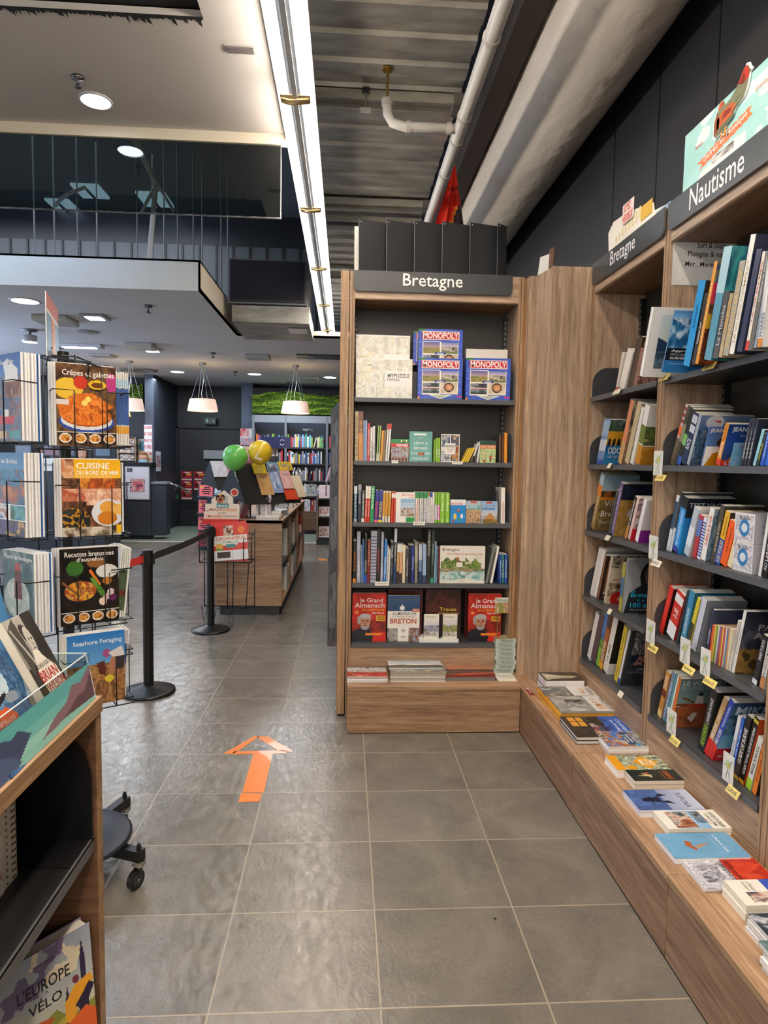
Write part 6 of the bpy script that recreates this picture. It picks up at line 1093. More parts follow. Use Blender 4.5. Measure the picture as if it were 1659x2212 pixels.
# shelf contents
vel=Cv(110,150).g('8a94a8','b8bcb8',0,0,1,.6).g('b8bcb4','d0c8a0',0,.5,1,1)
k_=(vnoise(150,110,5,21));vel.n(0,0,1,.42,['d8c8a8','e0d4b8'],3,1,m=(k_ > .62) & (vel.Y < .42));k_=vnoise(150,110,5,33);vel.n(0,0,1,.5,['6a5a80','7a6a8c'],3,2,m=(k_ > .66) & (vel.Y < .5))
vel.p([(.25,.85),(.4,.68),(.62,.62),(.75,.74),(1,.7),(1,1),(.1,1)],'8a8a3a').n(0,.66,.9,1,['b8a84a','8a9040','d8cc90','6a7030'],6,5,m=vel.pm([(.1,1),(.3,.8),(.7,.7),(.9,.8),(1,1)])).p([(.3,.74),(.45,.63),(.6,.66),(.5,.74)],'c85a30').p([(.04,.92),(.2,.78),(.36,.76),(.3,.86),(.1,.98)],'5a3040')
for x,y0 in ((.9,.22),(.73,.5),(.6,.72),(.3,.8),(.84,.7)):vel.p([(x-.035,1),(x-.03,y0+.15),(x,y0),(x+.03,y0+.15),(x+.035,1)],'2e2440')
vel.e(.82,.49,.035,.03,'7a3048',.5).p([(.7,.62),(.8,.53),(.97,.5),(1,.56),(.85,.66),(.76,.8),(.7,.76)],'e8a02a').p([(.8,.68),(.95,.56),(1,.6),(.88,.76)],'2a2038').p([(.72,.78),(.9,.72),(1,.78),(1,.95),(.76,.95)],'d8602a')
vel.a=np.concatenate([vel.a[21:],vel.a[-21:]]);yaw=math.atan2(-.64,.77)
A=V(-.512,1.29,.65);n_=V(.77,-.64,0);e_=V(.64,.77,0)
lk=.12;ezv=V(-n_[0]*math.sin(lk),-n_[1]*math.sin(lk),math.cos(lk));exv=V(n_[0]*math.cos(lk),n_[1]*math.cos(lk),math.sin(lk))
book(A-exv*.034-e_*.20-ezv*.268,exv,e_,ezv,.034,.20,.268,'9a90b0','large illustrated European cycling book on the lowest counter shelf','books in the counter display',cv=vel,hard=1,ct=[("L'EUROPE",.27,.2,.77,.29,'1c1c24',1),('À',.52,.3,.555,.32,'1c1c24'),('VÉLO',.36,.33,.68,.42,'1c1c24',1),('lonely planet',.43,.085,.63,.11,'1c1c24',.5)])
A2=pz(64,2152,.57)
book(A2-n_*.02-e_*.2-Z3*.205,n_,e_,Z3,.02,.2,.205,'c8603a','orange and green leafy book in front of the cycling book','books in the counter display',cv=abst(60,60,['d8582a','8aa04a','e8a03a','5a7a3a','c83a20'],8,5))
# spiral notebook seen from its edge
A=pz(36,1893,.8205);o=empty('spiral_notebook',A,'spiral-bound notebook standing on the counter shelf, seen from its edge','notebook')
hN=.175
mb=MB('e4dccb');mb.box(A[0]-.15,A[0]-.001,A[1]-.055,A[1],.8205,.8205+hN,'e6decf')
for i in range(14):
    z=.8205+hN*(i+.5)/14
    for yy in (.012,.03):mb.cyl((A[0]-.001,A[1]-yy,z),(A[0]-.0004,A[1]-yy,z),.0026,n=8,col='6a645a')
build('page_block',mb,'pages',o)
mb=MB('c8b8a0');mb.box(A[0]-.15,A[0],A[1],A[1]+.003,.8205,.8205+hN+.003,'b8a890');mb.box(A[0]-.15,A[0],A[1]-.058,A[1]-.055,.8205,.8205+hN+.003,'b8a890');build('cover',mb,'print',o)
mb=MB('2a2622')
for i in range(14):z=.8205+hN*(i+.5)/14;mb.tube([(A[0]+.003*math.sin(t*.63),A[1]-.003-.009*t/5,z+.002*math.sin(t*.63)) for t in range(6)],.001,5)
build('wire_binding',mb,'metal_dark',o)
A=pz(9,1928,.8205);mb=MB('f0ece6');mb.box(A[0]-.08,A[0],A[1]-.06,A[1],.8205,.8205+.11,'efeae6');mb.text('3€',(A[0]+.0005,A[1]-.02,.85),(0,.016,0),(0,0,.012),'b84a3a');build('price_card',mb,'print',label='white card at the very left edge beside the spiral notebook',cat='card')
A=pz(12,2135,.57);mb=MB('d8ccb4');mb.hexa((A[0]-.06,A[1]-.02,.45),(.06,.02,0),(-.005,.008,0),(0,0,.12),'d8ccb8');mb.text('INFO',(A[0]-.035,A[1]-.0145,.5),(.025,.008,0),(0,0,.012),'8a7a64');build('paper_tag',mb,'print',label='cream tag hanging at the left frame edge of the lowest counter shelf',cat='tag')

# ================================================================== MAGAZINE SPINNER
C0=V(-1.035,2.47,0)
o=empty('magazine_rack',C0,'black wire revolving rack of Breton magazines on castors at the left','rack')
mb=MB('141416');mb.cyl(C0+V(0,0,.12),C0+V(0,0,1.98),.02,n=12);build('centre_pole',mb,'metal_dark',o)
mb=MB('1c2230');mb.lathe([(0,.165),(.2,.165),(.212,.158),(.212,.15),(.2,.145),(0,.145)],C0+V(.02,-.05,0),32,'1d2434');build('base_disc',mb,'metal_dark',o)
for k in range(4):
    t=math.radians(-20+90*k);d=V(math.cos(t),math.sin(t),0);e=C0+d*.30
    mb=MB('121214');s=V(-d[1],d[0],0)*.018;mb.hexa(C0-s+V(0,0,.1),s*2,d*.315,V(0,0,.04),'131315');b_=build('foot',mb,'metal_dark',o)
    mb=MB('1a1a1c');mb.cyl(e+V(0,0,.14),e+V(0,0,.158),.009,n=10);mb.cyl(e+V(0,0,.155),e+V(0,0,.165),.006,n=8);build('bolt',mb,'metal_dark',b_)
    mb=MB('c8c4bc');mb.lathe([(.022,0),(.026,-.012),(.02,-.022)],e+V(0,0,.1),16,'c8c4bc');build('swivel',mb,'chrome',b_)
    w=V(d[1]*.3-d[0]*.3,-.8,0);w=w/np.linalg.norm(w);ax=V(-w[1],w[0],0);cw=e+w*.018+V(0,0,.035)
    mb=MB('17181a');mb.cyl(cw-ax*.011,cw+ax*.011,.035,n=28,col='17181a');mb.cyl(cw-ax*.012,cw+ax*.012,.022,n=20,col='3a3c42');mb.cyl(cw-ax*.0145,cw+ax*.0145,.005,n=8,col='8a8c90');build('wheel',mb,'plastic',b_)
    mb=MB('202226')
    for s_ in (-1,1):mb.add([cw+ax*s_*.0135+V(0,0,-.004),cw+ax*s_*.0135+w*.008+V(0,0,.0),e+ax*s_*.013+V(0,0,.082)+w*.01,e+ax*s_*.013+V(0,0,.082)-w*.012],[(0,1,2,3)],'1d1f24')
    build('fork',mb,'plastic',b_)
rowsZ=[py(105,962,2.25)[2],py(105,1158,2.25)[2],py(108,1350,2.25)[2],py(120,1527,2.25)[2]]
th=math.radians(33);nR=V(math.sin(th),-math.cos(th),0);eR=V(math.cos(th),math.sin(th),0)
tl=math.radians(-38);nL=V(math.sin(tl),-math.cos(tl),0);eL=V(math.cos(tl),math.sin(tl),0)
tq=math.radians(123);nQ=V(math.sin(tq),-math.cos(tq),0);eQ=V(math.cos(tq),math.sin(tq),0)
def food(seed,bg,cols,ells):
    c=Cv(84,110,bg).n(0,0,1,1,cols,7,seed)
    for e in ells:c.e(*e[:5],*(e[5:]))
    for i in range(4):c.r(.03+i*.245,.84,.255+i*.245,.975,'2a1a14');c.e(.14+i*.245,.905,.1,.06,'e8e0d4');c.n(0,0,1,1,['c8702a','e0a84a','8a3a1a'],12,seed+i,m=c.em(.14+i*.245,.905,.08,.045))
    c.r(0,.825,1,.835,'f0ece4');return c
cre=food(3,'5a3420',['3a2418','5a3a24','7a5a34','4a3020'],[(.2,.3,.24,.13,'e0b83a'),(.4,.22,.12,.08,'c83a24'),(.68,.24,.17,.075,'1a1a14'),(.68,.235,.155,.06,'e0b02a'),(.68,.24,.1,.035,'6a3a18'),(.93,.2,.1,.12,'b03a7a'),(.5,.7,.47,.13,'2a4a9a'),(.5,.68,.43,.12,'d8d8dc'),(.5,.63,.42,.13,'b85a1a')])
cre.n(0,0,1,1,['e07a24','c8601a','f0903a','a84a14'],9,6,m=cre.pm([(.02,.5),(.3,.36),(.6,.34),(.96,.5),(.8,.56),(.92,.64),(.7,.74),(.3,.74),(.06,.64)])).e(.52,.42,.05,.035,'f0d46a').e(.46,.47,.05,.035,'f0d870').r(0,.44,.2,.5,'e0d8d0')
cui=Cv(84,110,'3a241a').n(0,0,1,1,['2a1a14','5a3a28','8a5a3a','3a2418'],7,3).n(0,0,.22,.25,['c8784a','e0b48a','7a3a20'],7,5).r(.2,0,1,.25,'f0b41e').n(.3,.25,.9,.38,['c8602a','8a3a1a','e0903a'],6,2).n(0,.38,.4,.55,['c87a5a','a84a34','e0a88a'],6,8).n(.4,.38,1,.6,['e0b090','c88a6a','f0d0b8'],9,4)
cui.n(0,0,1,1,['17181a','2a2a2c','e0a02a','1a1a1a','3a3a34'],9,7,m=cui.em(.2,.8,.27,.17)).e(.78,.7,.29,.18,'d8dae0').e(.78,.63,.15,.085,'e0a040').e(.76,.77,.17,.09,'c87a24').e(.95,.66,.1,.07,'e8b45a').n(0,.88,1,1,['3a2a20','a89880','d8d0c0'],8,2).r(.92,.86,1,.97,'e8b41e')
rec=food(5,'17130f',['0f0d0b','1f1812','2a2018'],[(.25,.26,.14,.1,'3a6a2a'),(.6,.2,.15,.06,'8a5a2a'),(.8,.32,.19,.09,'d8d8d0'),(.35,.58,.33,.17,'1d1c1c'),(.8,.45,.08,.05,'b8722a'),(.86,.6,.06,.045,'e0d0d0'),(.78,.66,.06,.045,'c8a8b0'),(.9,.68,.06,.045,'6a2a5a'),(.72,.72,.07,.05,'e0c8b8')])
rec.n(0,0,1,1,['d8802a','e8b03a','7a4a2a','b84a24','c8a05a'],11,4,m=rec.em(.34,.56,.27,.13)).p([(.48,.3),(.52,.28),(.7,.5),(.64,.5)],'e0702a').p([(.02,.44),(.05,.42),(.35,.62),(.32,.64)],'8a5a34').n(.4,.33,.75,.66,['3a6a24','6a9a3a'],9,2,m=rec.pm([(.5,.4),(.56,.38),(.78,.62),(.7,.66)]))
sea2=Cv(84,110).g('2a7ac8','6aaadc',0,0,1,.5).n(0,.44,1,1,['8a5a34','b88a54','5a3a24','a8744a'],7,4).e(.68,.3,.07,.06,'a8508a').p([(.7,.3),(.95,.22),(1,.36),(.85,.4)],'e0d8d8').p([(.75,.36),(.86,.36),(.8,.62),(.7,.64)],'b07a5a').p([(.84,.36),(1,.36),(.98,.55),(.84,.55)],'3a3438').p([(.86,.55),(.9,.55),(.84,.74),(.8,.74)],'b07a5a').e(.72,.66,.08,.05,'d8c83a').p([(.5,.42),(.64,.4),(.66,.6),(.55,.58)],'5a2a20')
bel=Cv(84,110).g('2a5aa8','4a84c8',0,0,1,.3).n(0,.25,1,1,['3a5a8a','5a7aa8','8a6a5a','2f4a7a'],6,4).p([(.5,.18),(.7,.1),(.9,.18),(.92,.34),(.5,.36)],'e4e6ec').p([(.45,.1),(.6,.05),(.62,.2),(.48,.2)],'dfe4ec').p([(.2,.7),(.8,.72),(.74,.8),(.26,.8)],'c83a4a').r(.4,.64,.6,.72,'e8e8e8').n(.5,.32,1,.5,['8a5a44','5a3a34','a87a64'],7,2).r(.6,.88,.95,.97,'4a9aa8').r(.1,.88,.5,.97,'c8b48a')
bre=Cv(84,110).g('3a7ab4','5a9ac8',0,0,1,.3).n(0,.2,1,.62,['2f6a9a','4a8ab0','1f5a88','b87a5a'],6,3).n(.3,.4,1,.6,['c88a64','a86a4a','3a6a94'],7,5).r(0,.62,1,.625,'fff').n(0,.63,.48,.8,['3a6aa8','e8e8e8','8a3a2a'],5,2).n(.52,.63,1,.8,['2a7a9a','6ab0b8','3a5a3a'],5,6).n(0,.81,1,1,['3a2a5a','5a4a8a','2a3a24','c8a07a'],7,7)
pha=Cv(84,110).n(0,0,1,1,['3a5a5a','5a7a7c','2a4448','8aa4a4'],5,4).n(0,0,1,1,['c8d4d4','a8b8b8','8aa4a4'],6,6,m=pha_m if False else None) if False else Cv(84,110).n(0,0,1,1,['2a4a54','4a6a70','3a5a60','7a9498'],5,4)
pha.n(0,0,1,1,['c8d4d0','9ab0ac','b8c8c4'],6,6,m=pha.em(.45,.6,.4,.26)).p([(.4,.22),(.58,.22),(.62,.6),(.36,.6)],'6a3434').p([(.42,.15),(.56,.15),(.6,.24),(.38,.24)],'b03a3a').n(0,.85,1,1,['2a4a8a','3a6ab0'],4,2)
FL=[(rowsZ[0],.272,cre,[('Crêpes et galettes',.1,.07,.97,.16,'f4f0e8',.8)],'crêpe and galette cookery magazine'),(rowsZ[1],.262,cui,[('CUISINE',.24,.045,.8,.125,'f8f4e8',2),('DU BORD DE MER',.24,.145,.97,.2,'f8f4e8',2),('RECETTES FACILES ET GOURMANDES',.24,.215,.85,.24,'f0e0b0')],'seaside cookery magazine with yellow title panel'),
      (rowsZ[2],.265,rec,[('Recettes bretonnes',.08,.045,.92,.11,'f4f0e8',.8),("d'autrefois",.28,.12,.74,.175,'f4f0e8',.8)],'black traditional Breton recipes magazine'),(rowsZ[3],.255,sea2,[('Seashore Foraging',.1,.09,.95,.17,'f4f8fa',.8)],'blue seashore foraging magazine')]
left_=[(rowsZ[0]+.01,.275,bel,[('Belle-Île-en-Mer',.1,.05,.8,.12,'e8eef4',.5)],'harbour photo magazine',2.12),(rowsZ[1]+.01,.27,bre,[('Île de Bréhat',.1,.06,.8,.13,'f4f4f8',.5)],'rocky coast photo magazine',2.12),(rowsZ[2]+.005,.26,pha,[('Phares de Bretagne',.05,.05,.95,.12,'f4f4f8',.5)],'lighthouse in storm magazine',2.12)]
def wire_pocket(P,e,n,w,h,o):
    mb=MB('0d0d0f');r=.0022;f=n*.062
    for a,b_ in ((-.015,w*.26),(w+.02,w*.80)):
        mb.tube([P+e*a-n*.01+V(0,0,h*.66),P+e*a+f+V(0,0,h*.67),P+e*b_+f*1.02+V(0,0,h*.67),P+e*b_+f*1.02+V(0,0,-.004),P+e*b_-n*.03+V(0,0,-.006)],r,6)
    mb.tube([P-e*.015+V(0,0,-.006)-n*.03,P-e*.015+V(0,0,-.006)+f,P+e*(w+.02)+V(0,0,-.006)+f,P+e*(w+.02)+V(0,0,-.006)-n*.03],r,6)
    mb.tube([P-e*.015-n*.03+V(0,0,-.006),P-e*.015-n*.03+V(0,0,h*.95)],r,6);mb.tube([P+e*(w+.02)-n*.03+V(0,0,-.006),P+e*(w+.02)-n*.03+V(0,0,h*.95)],r,6)
    build('pocket_wire',mb,'metal_dark',o)
sh=(0,.004,.0,.006)
for i,(z,h,cv,ct,lb) in enumerate(FL):
    G=py(122,900,2.22);G=V(G[0]+sh[i]*3,2.22,z);w=.188
    for k in range(4):
        P=G-nR*(.006+.0075*k)-eR*.0065*k;bt=.006
        book(P,nR,eR,Z3,bt,w,h+(.003 if k else 0),'ece8e2',('front copy of %s on the wire rack' if k==0 else ['','second','third','rearmost'][k]+' copy behind the %s') % lb,'magazines on the wire rack',cv=cv if k==0 else None,ct=ct if k==0 else None,pg='f6f5f2',name='magazine',cat='magazine')
    wire_pocket(G-nR*.03,eR,nR,w,h,o)

    Q=py(242,900,2.33);Q=V(Q[0],2.33,z+.006);nb=(8,5,5,5)[i]
    cc=(['e8e4dc','d8d4cc'],['e8e8e4','c8c4b8'],['e4e4e0','d4d8cc'],['e8e8ea','dcdce0'])[i]
    for k in range(nb):
        P=Q+nQ*(.0072*k)+V(0,0,0);bands=([(.28,.78,'3a5a9a'),(.16,.26,'d89a3a'),(.8,.9,'a8c8dc')],[(.2,.6,'3a6a2a'),(.45,.6,'a8402a'),(.62,.8,'4a4a3a')],[(.1,.7,'4a5a3a'),(.3,.4,'a83a2a')],[(.5,.8,'2a5a9a')])[i]
        ln=(0,0,.1,.06)[i];ez=V(nQ[0]*ln,nQ[1]*ln,1);ez /=np.linalg.norm(ez);ex=nQ-ez*np.dot(nQ,ez);ex /=np.linalg.norm(ex)
        book(P,ex,np.cross(ez,ex),ez,.0062,.17,h*.93+.002*(k % 3),cc[k % 2],'%s edge-on magazine on the rack\'s right side, %s tier' % (ORD[k],NTH[i]),'edge-on magazines on the wire rack',spine=bands if k < nb-1 or i < 1 else None,name='magazine',cat='magazine',st=[('FRANCE',.6,.8,'333',.4)] if (i==3 and k==nb-1) else None)
    wire_pocket(Q-nQ*.005,eQ,nQ,.17,h,o)
for i,(z,h,cv,ct,lb,yy) in enumerate(left_):
    R_=py((46,48,64)[i],900,2.1);w=.2
    for k in range(6):
        P=V(R_[0],2.1,z)-eL*w-nL*(.009+.0105*k)+eL*(0.004*(k % 2));P[2] +=.0
        book(P,nL,eL,Z3,.0075,w,h,['e8e8ec','dfe0e2','e4e4e0'][k % 3] if k < 5 else '3a7ac0',('front copy of %s, left side of rack' if k==0 else ['','second','third','fourth','fifth','sixth','rearmost'][k]+' copy behind the %s') % lb,'left magazines on the wire rack',cv=cv if k==0 else None,ct=ct if k==0 else None,pg='f6f5f2',name='magazine',cat='magazine')
    wire_pocket(V(R_[0],2.1,z)-eL*w-nL*.03,eL,nL,w,h,o)
mb=MB('0d0d0f')
for z in [r_-.01 for r_ in rowsZ]+[1.955]:
    for a,b_ in ((45,135),(135,225),(225,315),(315,405)):mb.tube([C0+V(.1*math.cos(math.radians(q)),.1*math.sin(math.radians(q)),z) for q in (a,b_)],.003,6)
for q in (45,135,225,315):mb.tube([C0+V(.1*math.cos(math.radians(q)),.1*math.sin(math.radians(q)),.68),C0+V(.1*math.cos(math.radians(q)),.1*math.sin(math.radians(q)),1.96)],.003,6)
tp=[py(85,768,2.35),py(130,774,2.3),py(190,784,2.25),py(216,793,2.22)];mb.tube(tp,.004,6);mb.tube([py(100,790,2.35),py(104,768,2.4),py(112,750,2.4)],.003,6);mb.tube([tp[1],tp[1]-V(0,0,.04)],.004,6);mb.tube([tp[2],tp[2]-V(0,0,.04)],.004,6)
build('wire_frame',mb,'metal_dark',o)
mb=MB('3a6a8a');A=V(-1.02,2.3,1.94);U=V(-.09,.3,0)
cvp=Cv(20,40,'3f7596').r(0,0,1,.25,'b8482e').r(0,.25,1,.3,'d8d4cc').n(.35,.3,.7,1,['b8482e','c85a34'],4,2).r(0,.93,1,1,'8a9aa0')
mb.grid(A+V(.004,.001,0),U,V(0,0,.215),cvp);mb.grid(A-V(.001,.0003,0),U,V(0,0,.215),cvp);mb.hexa(A,U,V(.003,.001,0),V(0,0,.215),'e8e8e8');mb.text('BRETAGNE',A+V(.0055,.002,.03)+U*.62,V(0,0,.12),-U*.22,'e8d8a8',.5);build('header_sign',mb,'print',o)

# ================================================================== STANCHIONS AND BELTS
def stanchion(x,y,lab):
    o=empty('barrier_post',(x,y,0),lab,'barrier post','belt barrier posts')
    mb=MB('101012');mb.lathe([(0,.055),(.04,.055),(.055,.048),(.155,.022),(.175,.016),(.178,.0),(0,0)],(x,y,0),48,'141416');build('base',mb,'plastic',o)
    mb=MB('0c0c0d');mb.cyl((x,y,.05),(x,y,.88),.034,n=24,col='0d0d0e');build('pole',mb,'metal_dark',o)
    mb=MB('0e0e10');mb.cyl((x,y,.86),(x,y,.978),.0365,n=24,col='0f0f11');mb.lathe([(.0365,0),(.033,.006),(0,.006)],(x,y,.978),24,'1a1a1c')
    for k in range(4):t=math.radians(20+90*k);d=V(math.cos(t),math.sin(t),0);s=V(-d[1],d[0],0)*.016;mb.hexa(V(x,y,.885)+d*.03-s,s*2,d*.018,V(0,0,.075),'121214')
    build('belt_head',mb,'plastic',o);return o
stanchion(-1.33,4.43,'nearest black belt barrier post, between magazine rack and arrow');stanchion(-1.245,6.07,'farther black belt barrier post beside the calendar stand');stanchion(-1.66,3.3,'black belt barrier post hidden behind the magazine rack')
def belt(a,b_,col,lab):
    a,b_=V(*a),V(*b_);d=(b_-a);d[2]=0;d /=np.linalg.norm(d);n=V(-d[1],d[0],0)*.001;a=a+d*.045;b_=b_-d*.045;mb=MB(col);N=16
    for i in range(N):
        t0,t1=i/N,(i+1)/N;s0,s1=-.012*math.sin(math.pi*t0),-.012*math.sin(math.pi*t1);p=a+(b_-a)*t0+V(0,0,s0);q=a+(b_-a)*t1+V(0,0,s1);mb.hexa(p-n,q-p,n*2,V(0,0,.05),col)
    build('barrier_belt',mb,'cloth',label=lab,cat='belt')
belt((-1.33,4.43,.9),(-1.245,6.07,.9),'1d1a18','black retractable belt between the two visible barrier posts');belt((-1.33,4.43,.9),(-1.66,3.3,.9),'d0342c','red retractable belt running from nearest post behind the magazine rack')
# orange tape arrows on the floor
def tape(pts_list,lab):
    mb=MB('e8823a')
    for q in pts_list:P=[pz(x,y,.0) for x,y in q];mb.add([(p[0],p[1],.0012) for p in P],[tuple(range(len(P)))],'ec8438')
    build('floor_arrow',mb,'print',label=lab,cat='arrow')
TZ=lambda *p:[(220+x*.36166,1350+y*.36166) for x,y in p]
tape([TZ((905,770),(1020,770),(968,1002),(838,1002)),TZ((832,1006),(957,1008),(940,1056),(815,1060)),TZ((915,662),(945,664),(820,750),(785,770),(725,770)),TZ((925,664),(990,667),(1138,750),(1138,760),(1055,752),(945,684)),TZ((790,756),(1095,750),(1100,768),(775,775))],'orange tape arrow stuck on the near tiled floor')
p1,p2=pz(688,1208,0),pz(706,1211,0);tape([[(688,1207),(706,1207),(707,1211),(688,1211)]],'short orange tape mark on the far floor by the end post')
p=pz(1070,1985,0);mb=MB('1a140c');mb.box(p[0]-.006,p[0]+.004,p[1]-.003,p[1]+.004,0,.002);build('debris',mb,'matte',label='tiny dark leaf crumb lying on a near floor tile',cat='debris')

# ================================================================== FAR COUNTER
o=empty('island_counter',(-1.0,8.4,0),'wooden island book counter beyond the barrier posts','counter')
x0,x1,y0,y1,zt=-1.32,-.642,6.66,10.3,.985
mb=MB('fff');mb.box(x0,x1,y0,y0+.03,.1,zt,'f0e4d6');mb.box(x0,x1,y0-.001,y0,.14,.145,'b8a08a');mb.box(x0,x1,y0-.001,y0,zt-.03,zt-.027,'b8a08a');build('front_panel',mb,'wood_x',o)
mb=MB('fff');mb.box(x0,x1,y0,y1,zt-.03,zt,'ffe8d0');build('counter_top',mb,'wood_x',o)
mb=MB('fff');mb.box(x0,x0+.02,y0+.03,y1,.1,zt-.03);mb.box(-1.0,-.98,y0+.03,y1,.1,zt-.03,'a08c7c');build('back_panel',mb,'wood_x',o)
mb=MB('2f3134');mb.box(x0+.04,x1-.03,y0+.04,y1-.04,0,.1,'33363a');build('plinth',mb,'metal_dark',o)
mb=MB('fff');mb.box(-.98,x1,y0+.03,y1,.1,.125,'ffe8d0');build('bottom_board',mb,'wood_y',o)
divs=[7.72,8.92,y1-.03]
for y in divs:mb=MB('fff');mb.box(-.98,x1,y,y+.025,.12,zt-.03,'f0e0cc',ED);build('divider',mb,'wood_v',o)
for a,b_ in ((y0+.03,divs[0]),(divs[0]+.025,divs[1]),(divs[1]+.025,divs[2])):
    mb=MB('4a4c50');mb.box(-.97,x1-.01,a,b_,.5,.52,'3a3c40');build('shelf',mb,'metal_dark',o)
def smallbook(P,U,W,t,d,h,col,lab,grp,lean=0,band=None,nm='book'):
    """single-mesh small far book; U along the row, W depth"""
    P,U,W=map(lambda q:np.array(q,float),(P,U,W));ez=Z3*math.cos(lean)+U*math.sin(lean);ex=U*math.cos(lean)-Z3*math.sin(lean)
    if lean > 0:P=P+Z3*t*math.sin(lean)
    mb=MB(col);mb.hexa(P,ex*t,W*d,ez*h,col);mb.hexa(P+ez*h*.996+ex*t*.1+W*.004,ex*t*.8,W*(d-.006),ez*h*.008,'ece8e0')
    if band:z0,z1,c=band;mb.hexa(P-W*.0008+ez*h*z0,ex*t,W*.001,ez*h*(z1-z0),c)
    return build(nm,mb,'print',label=lab,cat='book',group=grp)
rs=random.Random(11)
CN={'white':'eceae6','cream':'e4dac4','teal':'3a9a94','pink':'e8b8b4','yellow':'e8c83a','purple':'6a3a8a','green':'8ab83a','blue':'2a5a9a','grey':'8a8a90','salmon':'e8a890','rust':'a8442a','red':'c8303a','black':'2a2a2e','sky-blue':'7ab4dc','brown':'7a5438','orange':'e07a2a','lilac':'b8a8d0','navy':'26345a','magenta':'c8408a','beige':'cbb898'}
def crow(y,z,names,lab,h0,thick=(.018,.034),lean=.0,x=-.655,rev=True):
    for i,nm in enumerate(names):
        t=rs.uniform(*thick);h=h0*rs.uniform(.85,1.05)
        smallbook((x,y,z),-Y3,-X3,t,.17,h,CN[nm],'%s book, %s from far end, %s' % (nm,ORD[i],lab),'books in the island counter',lean=lean*rs.uniform(.6,1.2));y -=t+.002+(.5*h*lean*.0)
crow(7.69,.125,['cream','salmon','white','white','white','grey','blue','white'],'lower shelf of first island bay',.28,(.03,.05));crow(7.6,.52,['teal','teal','pink','pink','white'],'upper shelf of first island bay',.3,(.03,.045),.12)
crow(8.88,.125,['salmon','orange','cream','pink','purple','white','blue','green','purple','white'],'lower shelf of second island bay',.32,(.04,.07));crow(8.8,.52,['cream','beige','grey','yellow','black','red','yellow','white'],'upper shelf of second island bay',.32,(.03,.05),.15)
crow(10.2,.125,['rust','rust','red','teal','white','pink'],'lower shelf of third island bay',.5,(.04,.06));crow(10.1,.52,['black','grey','rust'],'upper shelf of third island bay',.3,(.05,.07))
for i,c in enumerate(('teal','white','pink','cream','sky-blue')):mb=MB(CN[c]);mb.box(-.9,-.66,8.2,8.5,.455+i*.0,.456,CN[c]) if False else None
# things on the island counter
def flatpile(x,y,w,d,cols,z,lab,grp,yaw=0,t=.018):
    for i,c in enumerate(cols):
        dx,dy=rs.uniform(-.01,.01),rs.uniform(-.01,.01);tt=t*rs.uniform(.8,1.2);mb=MB(CN[c]);c_,s_=math.cos(yaw+rs.uniform(-.05,.05)),math.sin(yaw)
        U,W=V(c_,s_,0)*w,V(-s_,c_,0)*d;mb.hexa((x+dx,y+dy,z),U,W,V(0,0,tt),'efece6');mb.hexa((x+dx,y+dy,z+tt),U,W,V(0,0,.002),CN[c]);z +=tt+.0025
        build('book',mb,'print',label='%s flat book, %s in the %s' % (c,['lowest','second','third','fourth','fifth','topmost'][i if i < len(cols)-1 else 5],lab),cat='book',group=grp)
ZT=zt+.0005
flatpile(-.9,6.69,.23,.16,['white','yellow','white'],ZT,'pile at the island counter front corner','flat books on the island counter',0,.012)
flatpile(-.88,6.95,.2,.2,['white','cream','white','white'],ZT,'second pile along the island counter','flat books on the island counter')
flatpile(-.87,7.4,.2,.2,['white','sky-blue','white'],ZT,'third pile along the island counter','flat books on the island counter');flatpile(-.9,7.9,.2,.22,['white','sky-blue','teal','sky-blue','yellow'],ZT,'fourth pile along the island counter','flat books on the island counter',0,.025)
flatpile(-.88,8.5,.2,.22,['white','orange','yellow','cream'],ZT,'fifth pile along the island counter','flat books on the island counter');flatpile(-.88,9.1,.2,.22,['green','cream','white','white'],ZT,'sixth pile along the island counter','flat books on the island counter');flatpile(-.88,9.7,.2,.22,['teal','white','cream','white','white'],ZT,'last pile along the island counter','flat books on the island counter')
Y_=6.9
for i,(xa,w,h,c,ln) in enumerate(((480,.02,.33,'7a2030',.3),(491,.02,.33,'e0d4d0',.3),(500,.02,.34,'7a2030',.3),(508,.02,.33,'8a3040',.28),(535,.022,.28,'e8e6e2',-.08),(545,.022,.27,'dcdad4',-.06),(555,.02,.22,'f0eeea',0),(562,.02,.2,'c8c0c8',0))):
    a=py(xa+18,1120,Y_);cn=['dark red','pale','dark red','plum','white','grey-white','small white','lilac'][i]
    smallbook((a[0],Y_,ZT),X3,Y3,w,.2,h,c,'%s upright book, %s from left on the island counter top' % (cn,ORD[i]),'upright books on the island counter',lean=ln if ln > 0 else 0)
a=py(563,1115,6.85);mb=MB('e0d4d8');mb.grid((a[0],6.9,ZT),(.1,0,0),(0,.03,.26),Cv(20,40,'e4dcdc').n(0,0,1,1,['c8b0b8','e8e0e0','8a7a84'],4,3));mb.hexa((a[0],6.902,ZT),(.1,0,0),(0,.02,0),(0,.03,.26),'e0d8dc');build('book',mb,'print',label='lilac patterned cover book facing out on the island counter',cat='book',group='upright books on the island counter')
a=py(576,1112,7.1);mb=MB('2a2440');mb.hexa((a[0],7.1,ZT),(.07,0,0),(0,.15,0),(0,0,.3),'30284a',front='3a2f5c');build('gift_box',mb,'print',label='tall dark purple box on the island counter',cat='box')
